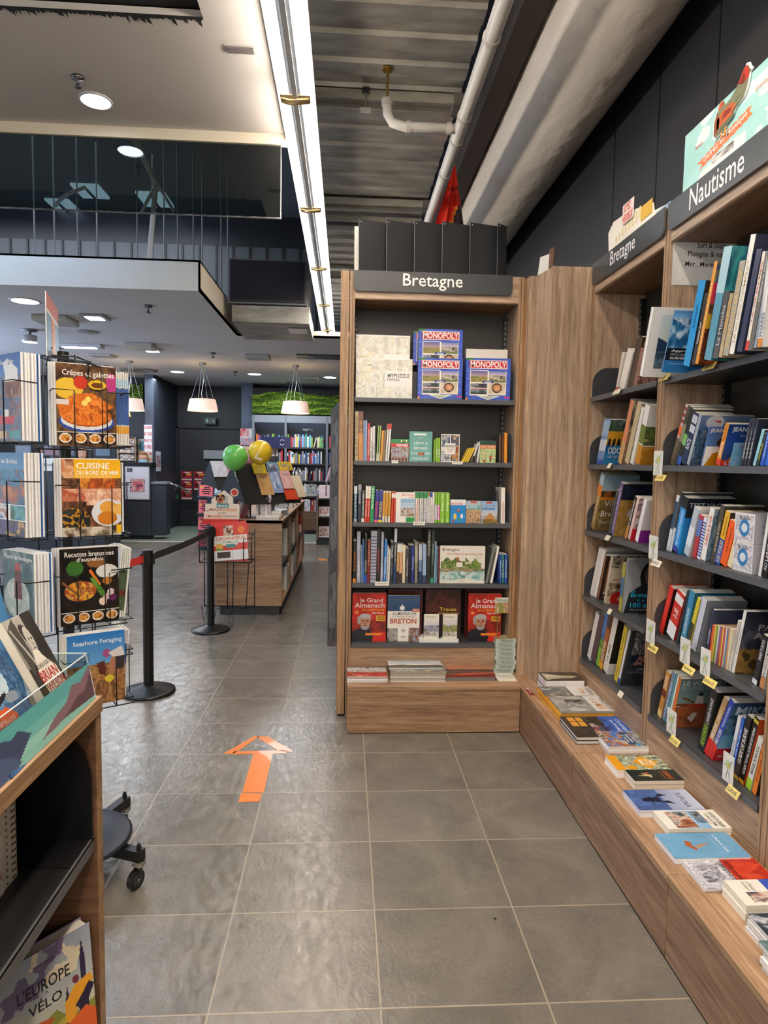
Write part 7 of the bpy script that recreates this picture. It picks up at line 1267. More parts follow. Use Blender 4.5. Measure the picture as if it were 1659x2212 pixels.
for i,xx in enumerate((594,600)):
    a=py(xx,1075,7.1);mb=MB('e0b84a')
    for k in range(9):mb.lathe([(0,-.009),(.009,-.004),(.011,0),(.009,.004),(0,.009)],a+V(0,0,.04-.016*k),10,'2a2420' if k % 2 else 'e8c45a')
    mb.cyl(a+V(0,0,.045),a+V(0,0,.085),.002,n=6,col='333');build('bead_strand',mb,'plastic',label='%s black and gold bead strand hanging from the book easel' % ('left' if i==0 else 'right'),cat='beads',group='bead strands')
def easel(xp,yp,Y,sc,lab,covers):
    B=py(xp,yp,Y);B=V(B[0],Y,0);top=1.45*1.0
    o=empty('book_easel',(B[0],Y,ZT),lab,'stand');zb=ZT
    zt_=py(xp,yp,Y)[2]
    mb=MB('17171a');mb.cyl((B[0],Y,zb),(B[0],Y,zt_),.009,n=8);mb.box(B[0]-.08,B[0]+.08,Y-.08,Y+.08,zb,zb+.008,'17171a');build('post',mb,'metal_dark',o)
    mb=MB('101013');W=.34*sc;H_=.42*sc;wv=V(.75,.66,0);sv=V(.66,-.75,0);P1=B+V(0,0,zt_)-wv*W/2-sv*.001
    for s,c1,c2 in ((-1,'b8b8bc','141417'),(1,'141417','101012')):
        P=B+V(0,0,zt_)-wv*W/2;D=sv*(H_*.42)+V(0,0,-H_*.8) if s > 0 else sv*(-H_*.55)+V(0,0,-H_*.68)
        mb.hexa(P,wv*W*(1.7 if sc > 1 else 1),sv*(.004*s)+V(0,0,.004),D,c2);mb.hexa(P+D-sv*.01*s,wv*W*(1.7 if sc > 1 else 1),sv*(.02*s),Z3*.012,'a8a8ae' if s < 0 else '2a2a2c')
    mb.add([P1,P1-sv*H_*.5-Z3*H_*.62,P1+sv*H_*.4-Z3*H_*.76],[(0,1,2)],'0c0c0e')
    build('slanted_rest',mb,'matte',o)
    P0=B+V(0,0,zt_+.005)-wv*W/2+sv*.008;D=sv*H_*.42-Z3*H_*.8;Dn=D/np.linalg.norm(D);N=sv*.885+Z3*.465;
    for j,(a,b2,u,v,c,pal,tx) in enumerate(covers):
        w_,h_=(u-a)*W*1.15,(v-b2)*H_;O=P0+wv*(a*W*1.15)+Dn*b2*H_*1.0+N*(.012+.012*(j % 2))
        mb=MB(c);mb.hexa(O-N*.01,wv*w_,N*.01,Dn*h_,c);cvx=Cv(24,32,c);
        if pal:cvx.n(.12,.2,.88,.85,pal,4,j+2)
        mb.grid(O+Dn*h_+N*.0008,wv*w_,-Dn*h_,cvx)
        if tx:mb.text(tx,O+Dn*h_*.28+N*.0016+wv*w_*.15,wv*w_*.7,-Dn*h_*.12,'222')
        build('notebook',mb,'print',label='%s, %s' % (['sky and red','bright yellow','kraft brown','pale pink','blue-grey','orange-red','second yellow','cream'][j]+' notebook on the slanted easel',lab.split(' ')[0]+' easel'),cat='notebook',group='notebooks on the slanted easels')
# nearer easel with its notebooks, farther easel
easel(541,1002,7.0,1.25,'nearer black slanted easel holding notebooks on the island counter',[(.82,-.02,1.12,.2,'7aa8c0',['c83a2a','5a8ab0','e8e8e8'],''),(.42,.02,.75,.25,'e8c83a',['d8b82a','e8d050'],''),(.47,.2,.8,.72,'c8a06a',['c89a64','d0a870','b88a54'],'CARNET'),(1.08,.18,1.36,.6,'e8b4b0',['e0a8a8','f0c8c0'],'CACTUS'),(.8,.08,1.07,.68,'8aa0c8',['6a84b4','a8b8d8','c8d0e0'],''),(1.06,.62,1.4,.85,'d84a30',['d84a30','e0582a'],''),(1.14,-.04,1.5,.16,'e8c030',['e8c83a','8a8a8a'],''),(1.37,.3,1.62,.8,'e8d8b8',None,'')])
easel(480,998,8.0,1.0,'farther black slanted easel behind the green balloon',[(0,.0,.5,.5,'d8dce8',['c8cce0','e8e8f0'],''),(.5,.2,1,.8,'d890a0',['d88098','7a8ad0'],'')])
# balloons
def balloon(x,y,Y,r,col,lab):
    c=py(x,y,Y);o=empty('balloon',c,lab,'balloon','balloons over the island counter');mb=MB(col)
    prof=[(r*math.sin(t*math.pi/20)*(1+.06*math.cos(t*math.pi/20)*-1),r*1.02*-math.cos(t*math.pi/20)*(1.06 if t < 10 else 1)) for t in range(21)];mb.lathe(prof,c,32,col);build('skin',mb,'balloon',o)
    mb=MB(col);mb.lathe([(.004,0),(.008,-.012),(.014,-.02),(.01,-.022)],c-V(0,0,r*1.08),10,col);build('knot',mb,'balloon',o)
    mb=MB('e8e4dc');mb.tube([c-V(0,0,r*1.1),c-V(0,0,r*1.4),V(c[0]*.8+py(541,1010,Y)[0]*.2,Y,c[2]-r*2)],.003,5);build('stick',mb,'plastic',o)
balloon(508,988,6.75,.128,'6ec85a','green balloon floating over the island counter');balloon(562,977,6.8,.122,'f0cc30','yellow balloon beside the green one');balloon(543,993,7.1,.1,'e89aa8','pink balloon half hidden behind the green and yellow balloons')
a=py(549,990,6.6);mb=MB('e8dcc8');mb.add([a,a+V(.02,0,.01),a+V(.05,.01,.07),a+V(.025,.01,.05)],[(0,1,2,3)],'e6dac4');mb.add([a,a+V(.07,0,-.02),a+V(.085,0,-.005),a+V(.02,0,.015)],[(0,1,2,3)],'d8ccb4');build('paper_label',mb,'print',label='curled cream paper label in front of the yellow balloon',cat='label')

# ================================================================== CALENDAR STAND
Y_=6.32;TS=(400,860,.24407)
def fs(x,y,Y=Y_):return py(TS[0]+TS[2]*x,TS[1]+TS[2]*y,Y)
o=empty('calendar_stand',(fs(430,1700)[0],Y_,0),'black wire stand with cardboard header for family calendars','stand')
mb=MB('0f0f11');r=.005;L_,Rr,Bz,Tz=fs(170,1400)[0],fs(615,1400)[0],fs(400,1425)[2],fs(400,1200)[2];lo=fs(400,1840)[2];D_=.22
mb.tube([(L_,Y_-D_,Bz),(Rr,Y_-D_,Bz),(Rr,Y_,Bz),(L_,Y_,Bz)],r,6,closed=True);mb.tube([(L_,Y_-D_*.9,Tz),(L_,Y_,Tz)],r,6);mb.tube([(Rr,Y_-D_*.9,Tz),(Rr,Y_,Tz)],r,6);mb.tube([(L_,Y_,Tz),(Rr,Y_,Tz)],r,6)
for x in (L_,Rr):mb.tube([(x,Y_,lo),(x,Y_,Tz+.05)],r,6);mb.tube([(x,Y_-D_,Bz),(x,Y_-D_,Tz)],r,6)
for x0_,x1_ in ((.28,.5),(.85,.72)):
    xa,xb=L_+(Rr-L_)*x0_,L_+(Rr-L_)*x1_;mb.tube([(L_ if x0_ < .5 else Rr,Y_-D_,Tz-.02),(xa,Y_-D_-.01,Tz-.02),(xa,Y_-D_-.01,Bz),],r,6)
build('basket',mb,'metal_dark',o)
mb=MB('0f0f11');
for x in (.15,.5,.62,.95):xa=L_+(Rr-L_)*x;mb.tube([(xa,Y_-D_*(.5 if x in (.5,.62) else 1),Bz),(L_+(Rr-L_)*(x*.8+.1),Y_-D_*.5,lo)],r,6)
mb.tube([(L_,Y_,lo),(Rr,Y_,lo),(L_+(Rr-L_)*.6,Y_-D_,lo)],r,6,closed=True)
build('leg_frame',mb,'metal_dark',o)
for k,(x,dy) in enumerate(((L_,0),(Rr,0),(L_+(Rr-L_)*.62,-D_),(L_+(Rr-L_)*.25,-D_))):
    mb=MB('0f0f11');mb.tube([(x-.03,Y_+dy,lo),(x,Y_+dy-.02,.004),(x+.03,Y_+dy,lo)],r,6);build('hairpin_leg',mb,'metal_dark',o)
hd=[(165,1070),(165,1010),(178,1005),(178,935),(232,935),(232,895),(345,815),(425,880),(425,935),(480,940),(480,1070)]
P0=fs(165,1070);mb=MB('e6dccb');pts=[(fs(x,y)[0]-P0[0],fs(x,y)[2]-P0[2]) for x,y in hd];mb.plate(pts,P0,X3,Z3,.004,'e8decd')
q=V(0,-.001,0)
def fbox(x0_,y0_,x1_,y1_,c,k=1):a=fs(x0_,y1_);b_=fs(x1_,y0_);mb.quad(a+q*k,V(b_[0],a[1],a[2])+q*k,b_+q*k,V(a[0],b_[1],b_[2])+q*k,c)
def ftext(s,x0_,y0_,x1_,y1_,c,k=2,b=.8):a=fs(x0_,y1_);b_=fs(x1_,y0_);mb.text(s,a+q*k,V(b_[0]-a[0],0,0),V(0,0,b_[2]-a[2]),c,b)
fbox(278,932,385,972,'3a8a8c');ftext('mémoniak',285,938,378,965,'e8f0ec')
for (x,y,c) in ((290,885,'2a1a14'),(310,870,'e0b060'),(332,880,'2a1814'),(300,905,'c8643a'),(325,905,'d8a080')):
    a=fs(x,y);mb.add([a+q*2+V(.022*math.cos(k*.6),0,.03*math.sin(k*.6)) for k in range(10)],[tuple(range(10))],c)
    mb.add([a+q*3+V(.012*math.cos(k*.6),0,.015*math.sin(k*.6)-.006) for k in range(10)],[tuple(range(10))],'b07a5c')
fbox(345,865,378,930,'b8b4ac',1)
for i,(w_,c) in enumerate((('LA','a86a3a'),('MARQUE','c8502a'),('PRÉFÉRÉE','e0902a'))):ftext(w_,(190,222,340)[i],(985,975,975)[i],(215,330,460)[i],1000,c)
ftext('des familles',290,1008,360,1024,'444',2,0);ftext('2 MILLIONS',182,1035,325,1055,'b8402a');ftext('d’exemplaires vendus !',335,1035,465,1055,'555',2,0)
a=fs(436,835);mb.add([a+q*2+V(.04*math.cos(k*.5),0,.04*math.sin(k*.5)) for k in range(13)],[tuple(range(13))],'e8decd');mb.add([a+q*3+V(.03*math.cos(k*.5),0,.03*math.sin(k*.5)) for k in range(13)],[tuple(range(13))],'c8402a')
a=fs(165,1110);b_=fs(478,1070);mb.hexa((a[0],Y_-.06,a[2]),(b_[0]-a[0],0,0),(0,.05,0),(0,0,b_[2]-a[2]),'c8322a');build('cardboard_header',mb,'print',o)
cal=Cv(70,62,'d8322a').r(0,.36,1,.62,'ece6da').n(.35,.1,.62,.36,['3a2420','c88a6a','e8decd','2a1a18'],4,3).e(.84,.22,.1,.1,'e87a2a').r(.1,.56,.3,.68,'e8b04a').r(.1,.68,.3,.74,'8aa04a').r(.38,.58,.66,.68,'3a8a8c').r(.72,.56,1,.7,'d83a2e').n(0,.74,1,.8,['c83228','b82a22'],3,2).r(0,.74,1,1,'e4e6e8').r(.13,.77,.5,.93,'3a2a26').r(.56,.76,.57,1,'9ab').r(0,.96,1,.97,'8a9a9c')
for i in range(5):
    Pq=fs(268+i*7*0,1425);lean=.18;w_=.33;yy=Y_-D_+.01+.02*i;ez=V(0,math.sin(lean),math.cos(lean));ex=V(0,-math.cos(lean),math.sin(lean));h_=.36
    tiltx=-.09 if i==0 else .0;ez=V(tiltx if i==0 else 0,ez[1],ez[2]);ez /=np.linalg.norm(ez)
    exx=np.cross(X3,ez);exx /=np.linalg.norm(exx);exx=exx if exx[1] < 0 else -exx;eyy=np.cross(ez,exx)
    P=V(fs(285-i*12,1425)[0],yy+.014,Bz+.006)
    book(P,exx,eyy,ez,.012,w_,h_,['d8dadb','d8322a','c82a24','d83a30','b82a22'][i],('front red and white family calendar in the wire stand' if i==0 else '%s family calendar from the front of the wire stand' % ORD[i]),'family calendars in the wire stand',cv=cal if i==0 else None,ct=[('ORGANISEUR',.12,.385,.95,.475,'c86a3a',1),('FAMILIAL',.3,.5,.78,.56,'5a9a7a',.5)] if i==0 else None,name='wall_calendar',cat='calendar')

# hanging prints on the outer side of the end post
pr=Cv(30,60).n(0,0,1,1,['2e241c','443628','5a4a38','1e1812'],5,3).n(.2,.2,.8,.8,['4a443c','7a7264','2a2622'],5,8)
for i,(ya,yb,za,zb2,xo) in enumerate(((4.5,5.5,.33,.98,0),(4.75,5.6,.85,1.5,.01),(4.9,5.5,1.42,2.05,.02))):
    o=empty('hanging_print',(-.08,ya,za),'%s dark wrapped print hanging on the hidden side of the end post' % ['lowest','second lowest','third','topmost'][i],'print','wrapped prints on the hidden rack')
    U=V(-.09-.02*i*0,yb-ya,0);A=V(-.045,ya-.1,za)
    mb=MB('5a5448');mb.grid(A,V(-.07,.2,-.06),V(0,0,zb2-za),pr);mb.grid(A+V(0,.004,0),V(-.07,.2,-.06),V(0,0,zb2-za),pr);build('print_sheet',mb,'matte',o)
    mb=MB('b8b8b4');mb.hexa(A+V(-.07,.2,-.06),V(-.002,.002,0),V(.001,.003,0),V(0,0,zb2-za),'6a6c6a');build('plastic_sleeve_edge',mb,'matte',o)
mb=MB('8a7a6a');mb.box(-.03,.0,4.45,6.3,.0,2.5,'3a3a3c');build('rack_panel',mb,'metal_dark',label='dark tall rack panel standing behind the wooden end post',cat='rack')
# ================================================================== FAR ZONE
def rect(Y,x0,y0,x1,y1):a=py(x0,y1,Y);b=py(x1,y0,Y);return a[0],b[0],a[2],b[2]
# back bookcase
YB=14.5;o=empty('back_bookcase',(-1.1,YB+.2,0),'wide grey bookcase against the far wall under the moss panel','bookcase')
xs=[-2.04,-1.33,-.42,.55];zt=2.6;GR='6c7076'
mb=MB(GR);mb.box(xs[0],xs[-1],YB,YB+.03,zt-.16,zt,'83868c');build('header',mb,'matte',o)
for x in xs:mb=MB(GR);mb.box(x-.025,x+.025,YB-.004,YB+.35,.1,zt-.01,'74777e');build('upright',mb,'matte',o)
mb=MB('3a4250');mb.box(xs[0],xs[-1],YB+.33,YB+.35,.1,zt,'3c4658');build('back_panel',mb,'metal_dark',o)
SF=[1.905,1.548,1.17,.83,.49]
for z in SF:
    mb=MB('2a2c30');mb.box(xs[0]+.03,xs[-1],YB,YB+.3,z-.035,z,'3a3c42');build('shelf',mb,'metal_dark',o)
mb=MB('8a7468');mb.box(xs[0],xs[-1],YB-.32,YB,.1,.5,'9a8a80');mb.box(xs[0],xs[-1],YB-.3,YB,0,.1,'26282c');build('base_bench',mb,'wood_x',o)
names=list(CN);rs=random.Random(5);FB=MB()
def farbook(P,t,d,h,c,ln,band):
    ez=V(math.sin(ln),0,math.cos(ln));ex=V(math.cos(ln),0,-math.sin(ln));P=V(*P)+Z3*t*math.sin(ln);FB.hexa(P,ex*t,Y3*d,ez*h,c)
    if band:FB.hexa(P-Y3*.001+ez*h*band[0],ex*t,Y3*.001,ez*h*(band[1]-band[0]),band[2])
pal=[['cream','white','grey','magenta','green','white','sky-blue','beige','red','teal','yellow','blue','pink','orange'],['white','blue','grey','lilac','black','white','yellow','sky-blue','red','navy','white'],['grey','white','brown','black','navy','white','beige','grey','red','lilac'],['white','navy','grey','sky-blue','white','pink','lilac'],['pink','blue','white','grey','red','brown','orange']]
for bay,(xa,xb) in enumerate(((xs[0]+.03,xs[1]-.03),(xs[1]+.03,xs[2]-.03),(xs[2]+.03,-.1))):
    for r_,z in enumerate(SF):
        if bay==0 and r_ in (2,3,4):continue
        x=xa+rs.uniform(0,.05);i=0
        lim=xb if r_ < 3 else xb-.1
        while x < lim-.05 and i < 38:
            t=rs.uniform(.018,.042);h=rs.uniform(.2,.3);nm=rs.choice(pal[r_]);
            if bay==2 and r_==0:nm='red'
            ln=.25 if rs.random() < .06 else 0
            if ln:x +=.01
            if x+t+ln*h > xb:break
            farbook((x,YB+.03,z),t,.2,h,CN[nm],ln,(rs.uniform(.5,.7),.85,CN[rs.choice(pal[r_])]) if rs.random() < .5 else None)
            x +=t+.0015+ln*h;i +=1
build('far_books',FB,'print',label='rows of small colourful book spines in the far back bookcase',cat='books',kind='stuff')
# small things on it
a=rect(YB-.02,665,1078,700,1100)
for i,(x0,y0,x1,y1,c,lb) in enumerate(((660,1048,682,1070,'b8b8b0','grey picture book standing on the fourth shelf of the back bookcase'),(653,1072,670,1098,'c8c8c8','round-plate cover book on the bottom shelf of the back bookcase'),(740,940,745,950,'eee',''))):
    if not lb:continue
    b=rect(YB,x0,y0,x1,y1);z=SF[3] if i==0 else SF[4];mb=MB(c);cvx=Cv(20,24,c).n(.1,.1,.9,.8,['3a3a3c','c8c4bc','6a7a8a'],4,i+1) if i==0 else Cv(20,24,'d0d0d0').e(.5,.45,.38,.34,'9a9aa0').e(.5,.45,.28,.24,'c8ccd4')
    mb.grid((b[0],YB-.003,z),(b[1]-b[0],0,0),(0,0,.26),cvx);mb.box(b[0],b[1],YB-.002,YB+.02,z,z+.26,c);build('book',mb,'print',label=lb,cat='book',group='face-out books in the back bookcase')
b=rect(YB+.3,654,921,675,932);mb=MB('c8ccd0');mb.hexa((b[0],YB+.31,b[2]+.02),(b[1]-b[0],0,0),(0,.005,0),(0,0,.04),'c8ccd0');mb.hexa((b[0]+.05,YB+.31,b[2]-.01),(.15,0,.05),(0,.005,0),(0,0,.02),'8a9098');build('wall_emblem',mb,'print',label='small silver emblem on the back panel above the top book row',cat='emblem')
b=rect(12.4,562,944,628,967);mb=MB('1f2a5a');mb.box(b[0],b[1],12.4,12.41,b[2],b[3],'20295a');cx_,cz_=b[0]+(b[1]-b[0])*.72,(b[2]+b[3])/2
for s in (0,math.pi):mb.tube([(cx_+.045*math.cos(s+t*.28+.5),12.397,cz_+.05*math.sin(s+t*.28+.5)) for t in range(8)],.006,5,'f0f0f0')
mb.cyl(((b[0]+b[1])/2,12.405,b[2]),((b[0]+b[1])/2,12.405,.1),.012,n=8,col='26282e');mb.box((b[0]+b[1])/2-.15,(b[0]+b[1])/2+.15,12.3,12.5,0,.1,'26282e');build('blue_sign',mb,'print',label='dark blue sign with a white ring in front of the back bookcase',cat='sign')
b=rect(12.5,580,953,601,985);mb=MB('c8bcb0');mb.grid((b[0],12.49,b[2]),(b[1]-b[0],0,0),(0,0,b[3]-b[2]),Cv(20,30,'d0c4b8').n(.05,.2,.95,.9,['6a3424','c8a88a','2a1a18','e0d4c8'],5,2));mb.box(b[0],b[1],12.492,12.52,0.0,b[3],'2a2624');build('display_stand',mb,'print',label='narrow display stand with bracelets under the dark blue sign',cat='display')
# low wooden display at right
o=empty('face_out_display',(-.4,12.4,0),'low wooden face-out display beside the back bookcase','display');xl,xr=py(684,1075,12.45)[0],py(720,1075,12.45)[0]
mb=MB('fff');mb.box(xl,xl+.03,12.45,12.9,.1,.9,'b0a294');mb.box(xl,.2,12.87,12.9,.1,.95,'8a7c70');build('panel',mb,'wood_v',o);mb=MB('26282c');mb.box(xl,.2,12.44,12.9,0,.1);build('plinth',mb,'metal_dark',o)
for i,(y0,y1,cc) in enumerate(((1048,1076,['e8d0d0','d8b8c0','e8e0dc']),(1095,1115,['d8d4d0','b84a3a','e0dcd4']),(1138,1160,['e8c8b8','5a3a34','d8a898']))):
    b=rect(12.5,688 if i else 689,y0,712,y1);mb=MB('2a2c30');mb.box(xl+.03,.2,12.45,12.87,b[2]-.03,b[2]-.005);build('shelf',mb,'metal_dark',o)
    mb=MB('ddd');mb.grid((b[0],12.5,b[2]),(b[1]-b[0],0,0),(0,.05,b[3]-b[2]),Cv(24,24,'e8dcd8').n(.1,.1,.9,.9,cc,5,i+2));mb.hexa((b[0],12.502,b[2]),(b[1]-b[0],0,0),(0,.02,0),(0,.05,b[3]-b[2]),'e0d8d4');build('book',mb,'print',label='%s face-out pastel book on the low display by the back bookcase' % ['top','middle','bottom'][i],cat='book',group='pastel books on the low display')
b=rect(12.2,702,1005,722,1040);mb=MB('c8a0b8');mb.hexa((b[0],12.2,b[2]),(.04,0,0),(0,.15,0),(.1,0,b[3]-b[2]),'c8a4bc','d8b4c8');mb.cyl((b[0]+.02,12.25,b[2]),(b[0]+.02,12.25,.95),.01,n=6,col='2a2a2c');build('leaning_book',mb,'print',label='pink book leaning on a stand above the low display',cat='book')
# moss panels
def moss(x0,x1,z0,z1,Y,lab,seed):
    mb=MB('6a8a1a');n=70;m_=26;rs_=np.random.RandomState(seed);g=vnoise(m_+1,n+1,10,seed,4);e=vnoise(1,n+1,4,seed+1)[0];b=mb.n
    for j in range(m_+1):
        for i in range(n+1):
            zt_=z1-(z1-z0)*(.05+.42*max(0,e[i]-.25));z=z0+(zt_-z0)*j/m_;mb.v.append((x0+(x1-x0)*i/n,Y-.03-.1*g[j,i],z+.02*g[j,i]))
    mb.n +=(n+1)*(m_+1)
    for j in range(m_):
        for i in range(n):a=b+j*(n+1)+i;mb.f.append((a,a+1,a+n+2,a+n+1));mb.sm.append(True);k=g[j,i];mb.c.append(lin('7c9a26') if k > .56 else lin('607e1a') if k > .45 else lin('46600f'))
    o=build('moss_panel',mb,'moss',label=lab,cat='moss panel',group='green moss wall panels');mb=MB('1c1d1c');mb.box(x0,x1,Y,Y+.03,z0,z1+.03,'1e1f1e');build('backing',mb,'matte',o)
moss(-2.1,1.0,2.64,3.2,14.85,'long green moss wall panel above the back bookcase',5);b=rect(14.3,225,822,311,882);moss(b[0],b[1],b[2],b[3],14.3,'smaller green moss wall panel above the reception desk',9)
mb=MB('16181d');mb.box(-9,-4.16,14.34,14.4,0,3.33,'191b1f');struct('wall_reception',mb,'wall')
# pendants
def pendant(xc,yb,w,h,ya,Y,col,lab,glow='ffd9a0'):
    c=py(xc,yb,Y);r=w/2;o=empty('pendant_lamp',(c[0],Y,c[2]),lab,'lamp','pendant lamps of the far sales area')
    mb=MB(col);mb.lathe([(r,0),(r*.84,h),(r*.83,h),(r*.985,.004)],(c[0],Y,c[2]),36,col);build('lamp_shade',mb,'shade',o)
    mb=MB('fff');mb.lathe([(0,.012),(r*.97,.012)],(c[0],Y,c[2]),36);build('diffuser',mb,'warm',o)
    mb=MB('b8bcc0');zc=3.33;mb.lathe([(0,0),(.06,0),(.06,.03),(0,.03)],(c[0],Y,zc-.03),16,'b0b4b8')
    for k in range(4):t=.6+k*math.pi/2;mb.cyl((c[0]+.02*math.cos(t),Y+.02*math.sin(t),zc-.03),(c[0]+r*.8*math.cos(t),Y+r*.8*math.sin(t),c[2]+h*.9),.004,n=5)
    mb.tube([(c[0],Y,zc-.03),(c[0]+.02,Y,zc-.3),(c[0]-.02,Y,c[2]+h+.1),(c[0],Y,c[2]+h*.8)],.006,5,'e8e8e8');build('suspension',mb,'chrome',o)
M['shade']=noise_to(mat('lamp_shade_fabric',rough=.8,emit='ffb890',es=.22),'col',(30,30,30),lo=.95,hi=1.03)
M['shade_grey']=noise_to(mat('grey_shade_fabric',rough=.8),'col',(30,30,30),lo=.95,hi=1.03)
pendant(438,888,.54,.21,785,12.0,'f0dcd0','left lit pink-white drum pendant lamp before the dark doorway');pendant(638,893,.52,.21,790,12.0,'f4e4dc','right lit drum pendant lamp before the moss panel')
pendant(281,887,.5,.21,782,12.0,'b8b4b0','grey unlit-looking drum pendant lamp above the reception desk');pendant(262,899,.35,.16,800,13.3,'e8a850','small orange glowing pendant lamp behind the magazine rack')
# ceiling fittings of the low ceiling
def disc(x,y,r,z,lab,m='led',ring='c8c8ca'):
    p=pz(x,y,z);o=empty('downlight',(p[0],p[1],z),lab,'light','round recessed downlights');mb=MB(ring);mb.lathe([(r*1.15,0),(r*1.15,-.006),(r,-.008),(r,0)],(p[0],p[1],z),28,ring);build('trim_ring',mb,'plastic',o)
    mb=MB('fff');mb.lathe([(0,-.004),(r,-.004)],(p[0],p[1],z),28);build('lens',mb,m,o)
disc(207,217,.075,3.5,'bright round downlight in the near white ceiling')
for x,y,r,lb in ((54,650,.14,'left'),(383,803,.13,'centre'),(550,808,.13,'right of centre'),(713,815,.13,'rightmost')):disc(x,y,r,3.33,'%s round recessed downlight in the low ceiling' % lb)
def boxfit(x,y,w,d,h,lab,col,cat,nm,z=3.33,lens=None):
    p=pz(x,y,z);mb=MB(col);mb.bbox(p[0]-w/2,p[0]+w/2,p[1]-d/2,p[1]+d/2,z-h,z-.0005,.01,col);o=build(nm,mb,'plastic',label=lab,cat=cat)
    if lens:mb=MB('fff');mb.box(p[0]-w*lens,p[0]+w*lens,p[1]-d*lens,p[1]+d*lens,z-h-.004,z-h+.001);build('lens',mb,'led',o)
boxfit(120,687,.42,.42,.07,'white loudspeaker-like box on the low ceiling behind the rack sign','b8b4ac','ceiling box','ceiling_box');boxfit(205,683,.3,.3,.03,'square recessed ceiling spot near the magazine rack sign','a8a8ac','light','square_spot',lens=.3);boxfit(172,744,.7,.18,.05,'long angled ceiling spot to the right of the sign','c8c8cc','light','long_spot',lens=.35)
boxfit(303,743,.42,.3,.08,'white ceiling cassette box in the middle of the low ceiling','c0bcb4','ceiling box','ceiling_box');boxfit(328,753,.26,.26,.04,'small bright square spot next to the ceiling cassette','c8c8cc','light','square_spot',lens=.35);boxfit(221,767,.38,.3,.03,'white rectangular grille flush in the low ceiling','b8b4b0','vent','ceiling_grille')
boxfit(557,768,.4,.35,.06,'white rounded access unit on the low ceiling, right part','b0acaa','ceiling box','ceiling_box');boxfit(672,815,.3,.3,.05,'small white ceiling unit above the right pendant lamp','b8b4b0','ceiling box','ceiling_box')
p=pz(300,799,3.33);mb=MB('6a6a6c');mb.lathe([(0,-.01),(.12,-.01),(.14,-.03),(.24,-.02),(.34,-.015),(.36,0)],(p[0],p[1],3.329),32,'8a8a8c');build('round_diffuser',mb,'plastic',label='large round air diffuser in the low ceiling',cat='vent')
p=pz(190,716,3.33);mb=MB('8a8a8c');mb.lathe([(0,-.02),(.13,-.015),(.15,0)],(p[0],p[1],3.33),24,'8c8c8e');build('small_diffuser',mb,'plastic',label='small round grey disc on the low ceiling',cat='vent')
p=pz(707,770,3.33);mb=MB('26262a');mb.box(p[0]-.5,p[0]+.3,p[1]-.2,p[1]+.2,3.31,3.33,'26262a');mb.box(p[0]-.3,p[0]-.2,p[1]-.15,p[1],3.26,3.31,'8a8a90');build('open_hatch',mb,'metal_dark',label='dark open hatch in the low ceiling near the strip end',cat='hatch')
p=pz(64,712,3.33);o=empty('track_spot',(p[0],p[1],3.33),'round surface spotlight at the left of the low ceiling','light');mb=MB('9a9a9c');mb.lathe([(.09,0),(.1,-.02),(.02,-.03),(.02,-.07)],(p[0],p[1],3.33),20,'7a7a7c');mb.lathe([(.02,-.07),(.09,-.08),(.1,-.16),(.095,-.17)],(p[0],p[1],3.33),20,'b0b0b2');build('housing',mb,'plastic',o);mb=MB('fff');mb.lathe([(0,-.165),(.093,-.165)],(p[0],p[1],3.33),20);build('lens',mb,'led',o)
for i,(x,y,z,s) in enumerate(((168,166,3.5,1),(320,660,3.33,1.6),(131,750,3.33,1.6),(460,762,3.33,1.6),(508,802,3.33,1.6),(622,826,3.33,1.4),(230,790,3.33,1.4),(345,252,4.0,.8))):
    if i==7:continue
    p=pz(x,y,z);mb=MB('8a8a8c');r=.022*s;mb.lathe([(0,0),(r*1.4,0),(r*1.3,-.012*s),(r*.3,-.014*s),(r*.25,-.045*s),(r*.8,-.047*s),(r*.8,-.052*s),(0,-.052*s)],(p[0],p[1],z),16,'77777a')
    build('sprinkler',mb,'chrome',label=['small sprinkler head in the near white ceiling by its downlight','sprinkler head in the front part of the low ceiling','sprinkler head beside the rack sign','sprinkler head in the middle of the low ceiling','sprinkler head before the second round downlight','sprinkler head above the moss panel','sprinkler head above the crêpe magazine'][i],cat='sprinkler')
# exit sign, door posters, notices
YD=15.6;b=rect(YD,446,904,463,915);mb=MB('17201f');mb.box(b[0]-.05,b[1]+.05,YD-.06,YD,b[2]-.02,b[3]+.02,'1b2426');Yx=YD-.061
mb.box(b[0],b[0]+.05,Yx-.001,Yx,b[2]+.02,b[3]-.02,'8ab8a4');mb.box(b[0]+.085,b[0]+.1,Yx-.001,Yx,b[2]+.03,b[3]-.02,'6aa890');mb.add([(b[0]+.07,Yx-.001,b[2]+.04),(b[0]+.092,Yx-.001,b[2]+.015),(b[0]+.115,Yx-.001,b[2]+.04)],[(0,1,2)],'6aa890')
mb.add([(b[0]+.14,Yx-.001,b[2]+.02),(b[0]+.165,Yx-.001,b[2]+.05),(b[0]+.15,Yx-.001,b[3]-.045),(b[0]+.175,Yx-.001,b[3]-.02),(b[0]+.185,Yx-.001,b[2]+.05),(b[0]+.2,Yx-.001,b[2]+.025)],[(0,1,2,3,4,5)],'8ab8a4');build('exit_sign',mb,'print',label='small green emergency exit sign above the dark back door',cat='sign')
pos=Cv(26,24,'8a2028').r(.05,.08,.95,.62,'a8262c').e(.25,.45,.16,.2,'3a1a1c').r(.45,.3,.92,.42,'e0a030').r(.3,.1,.8,.2,'e0c0b8').r(.02,.78,.72,.97,'c8b8b8').r(.76,.78,.97,.97,'d8d4d4')
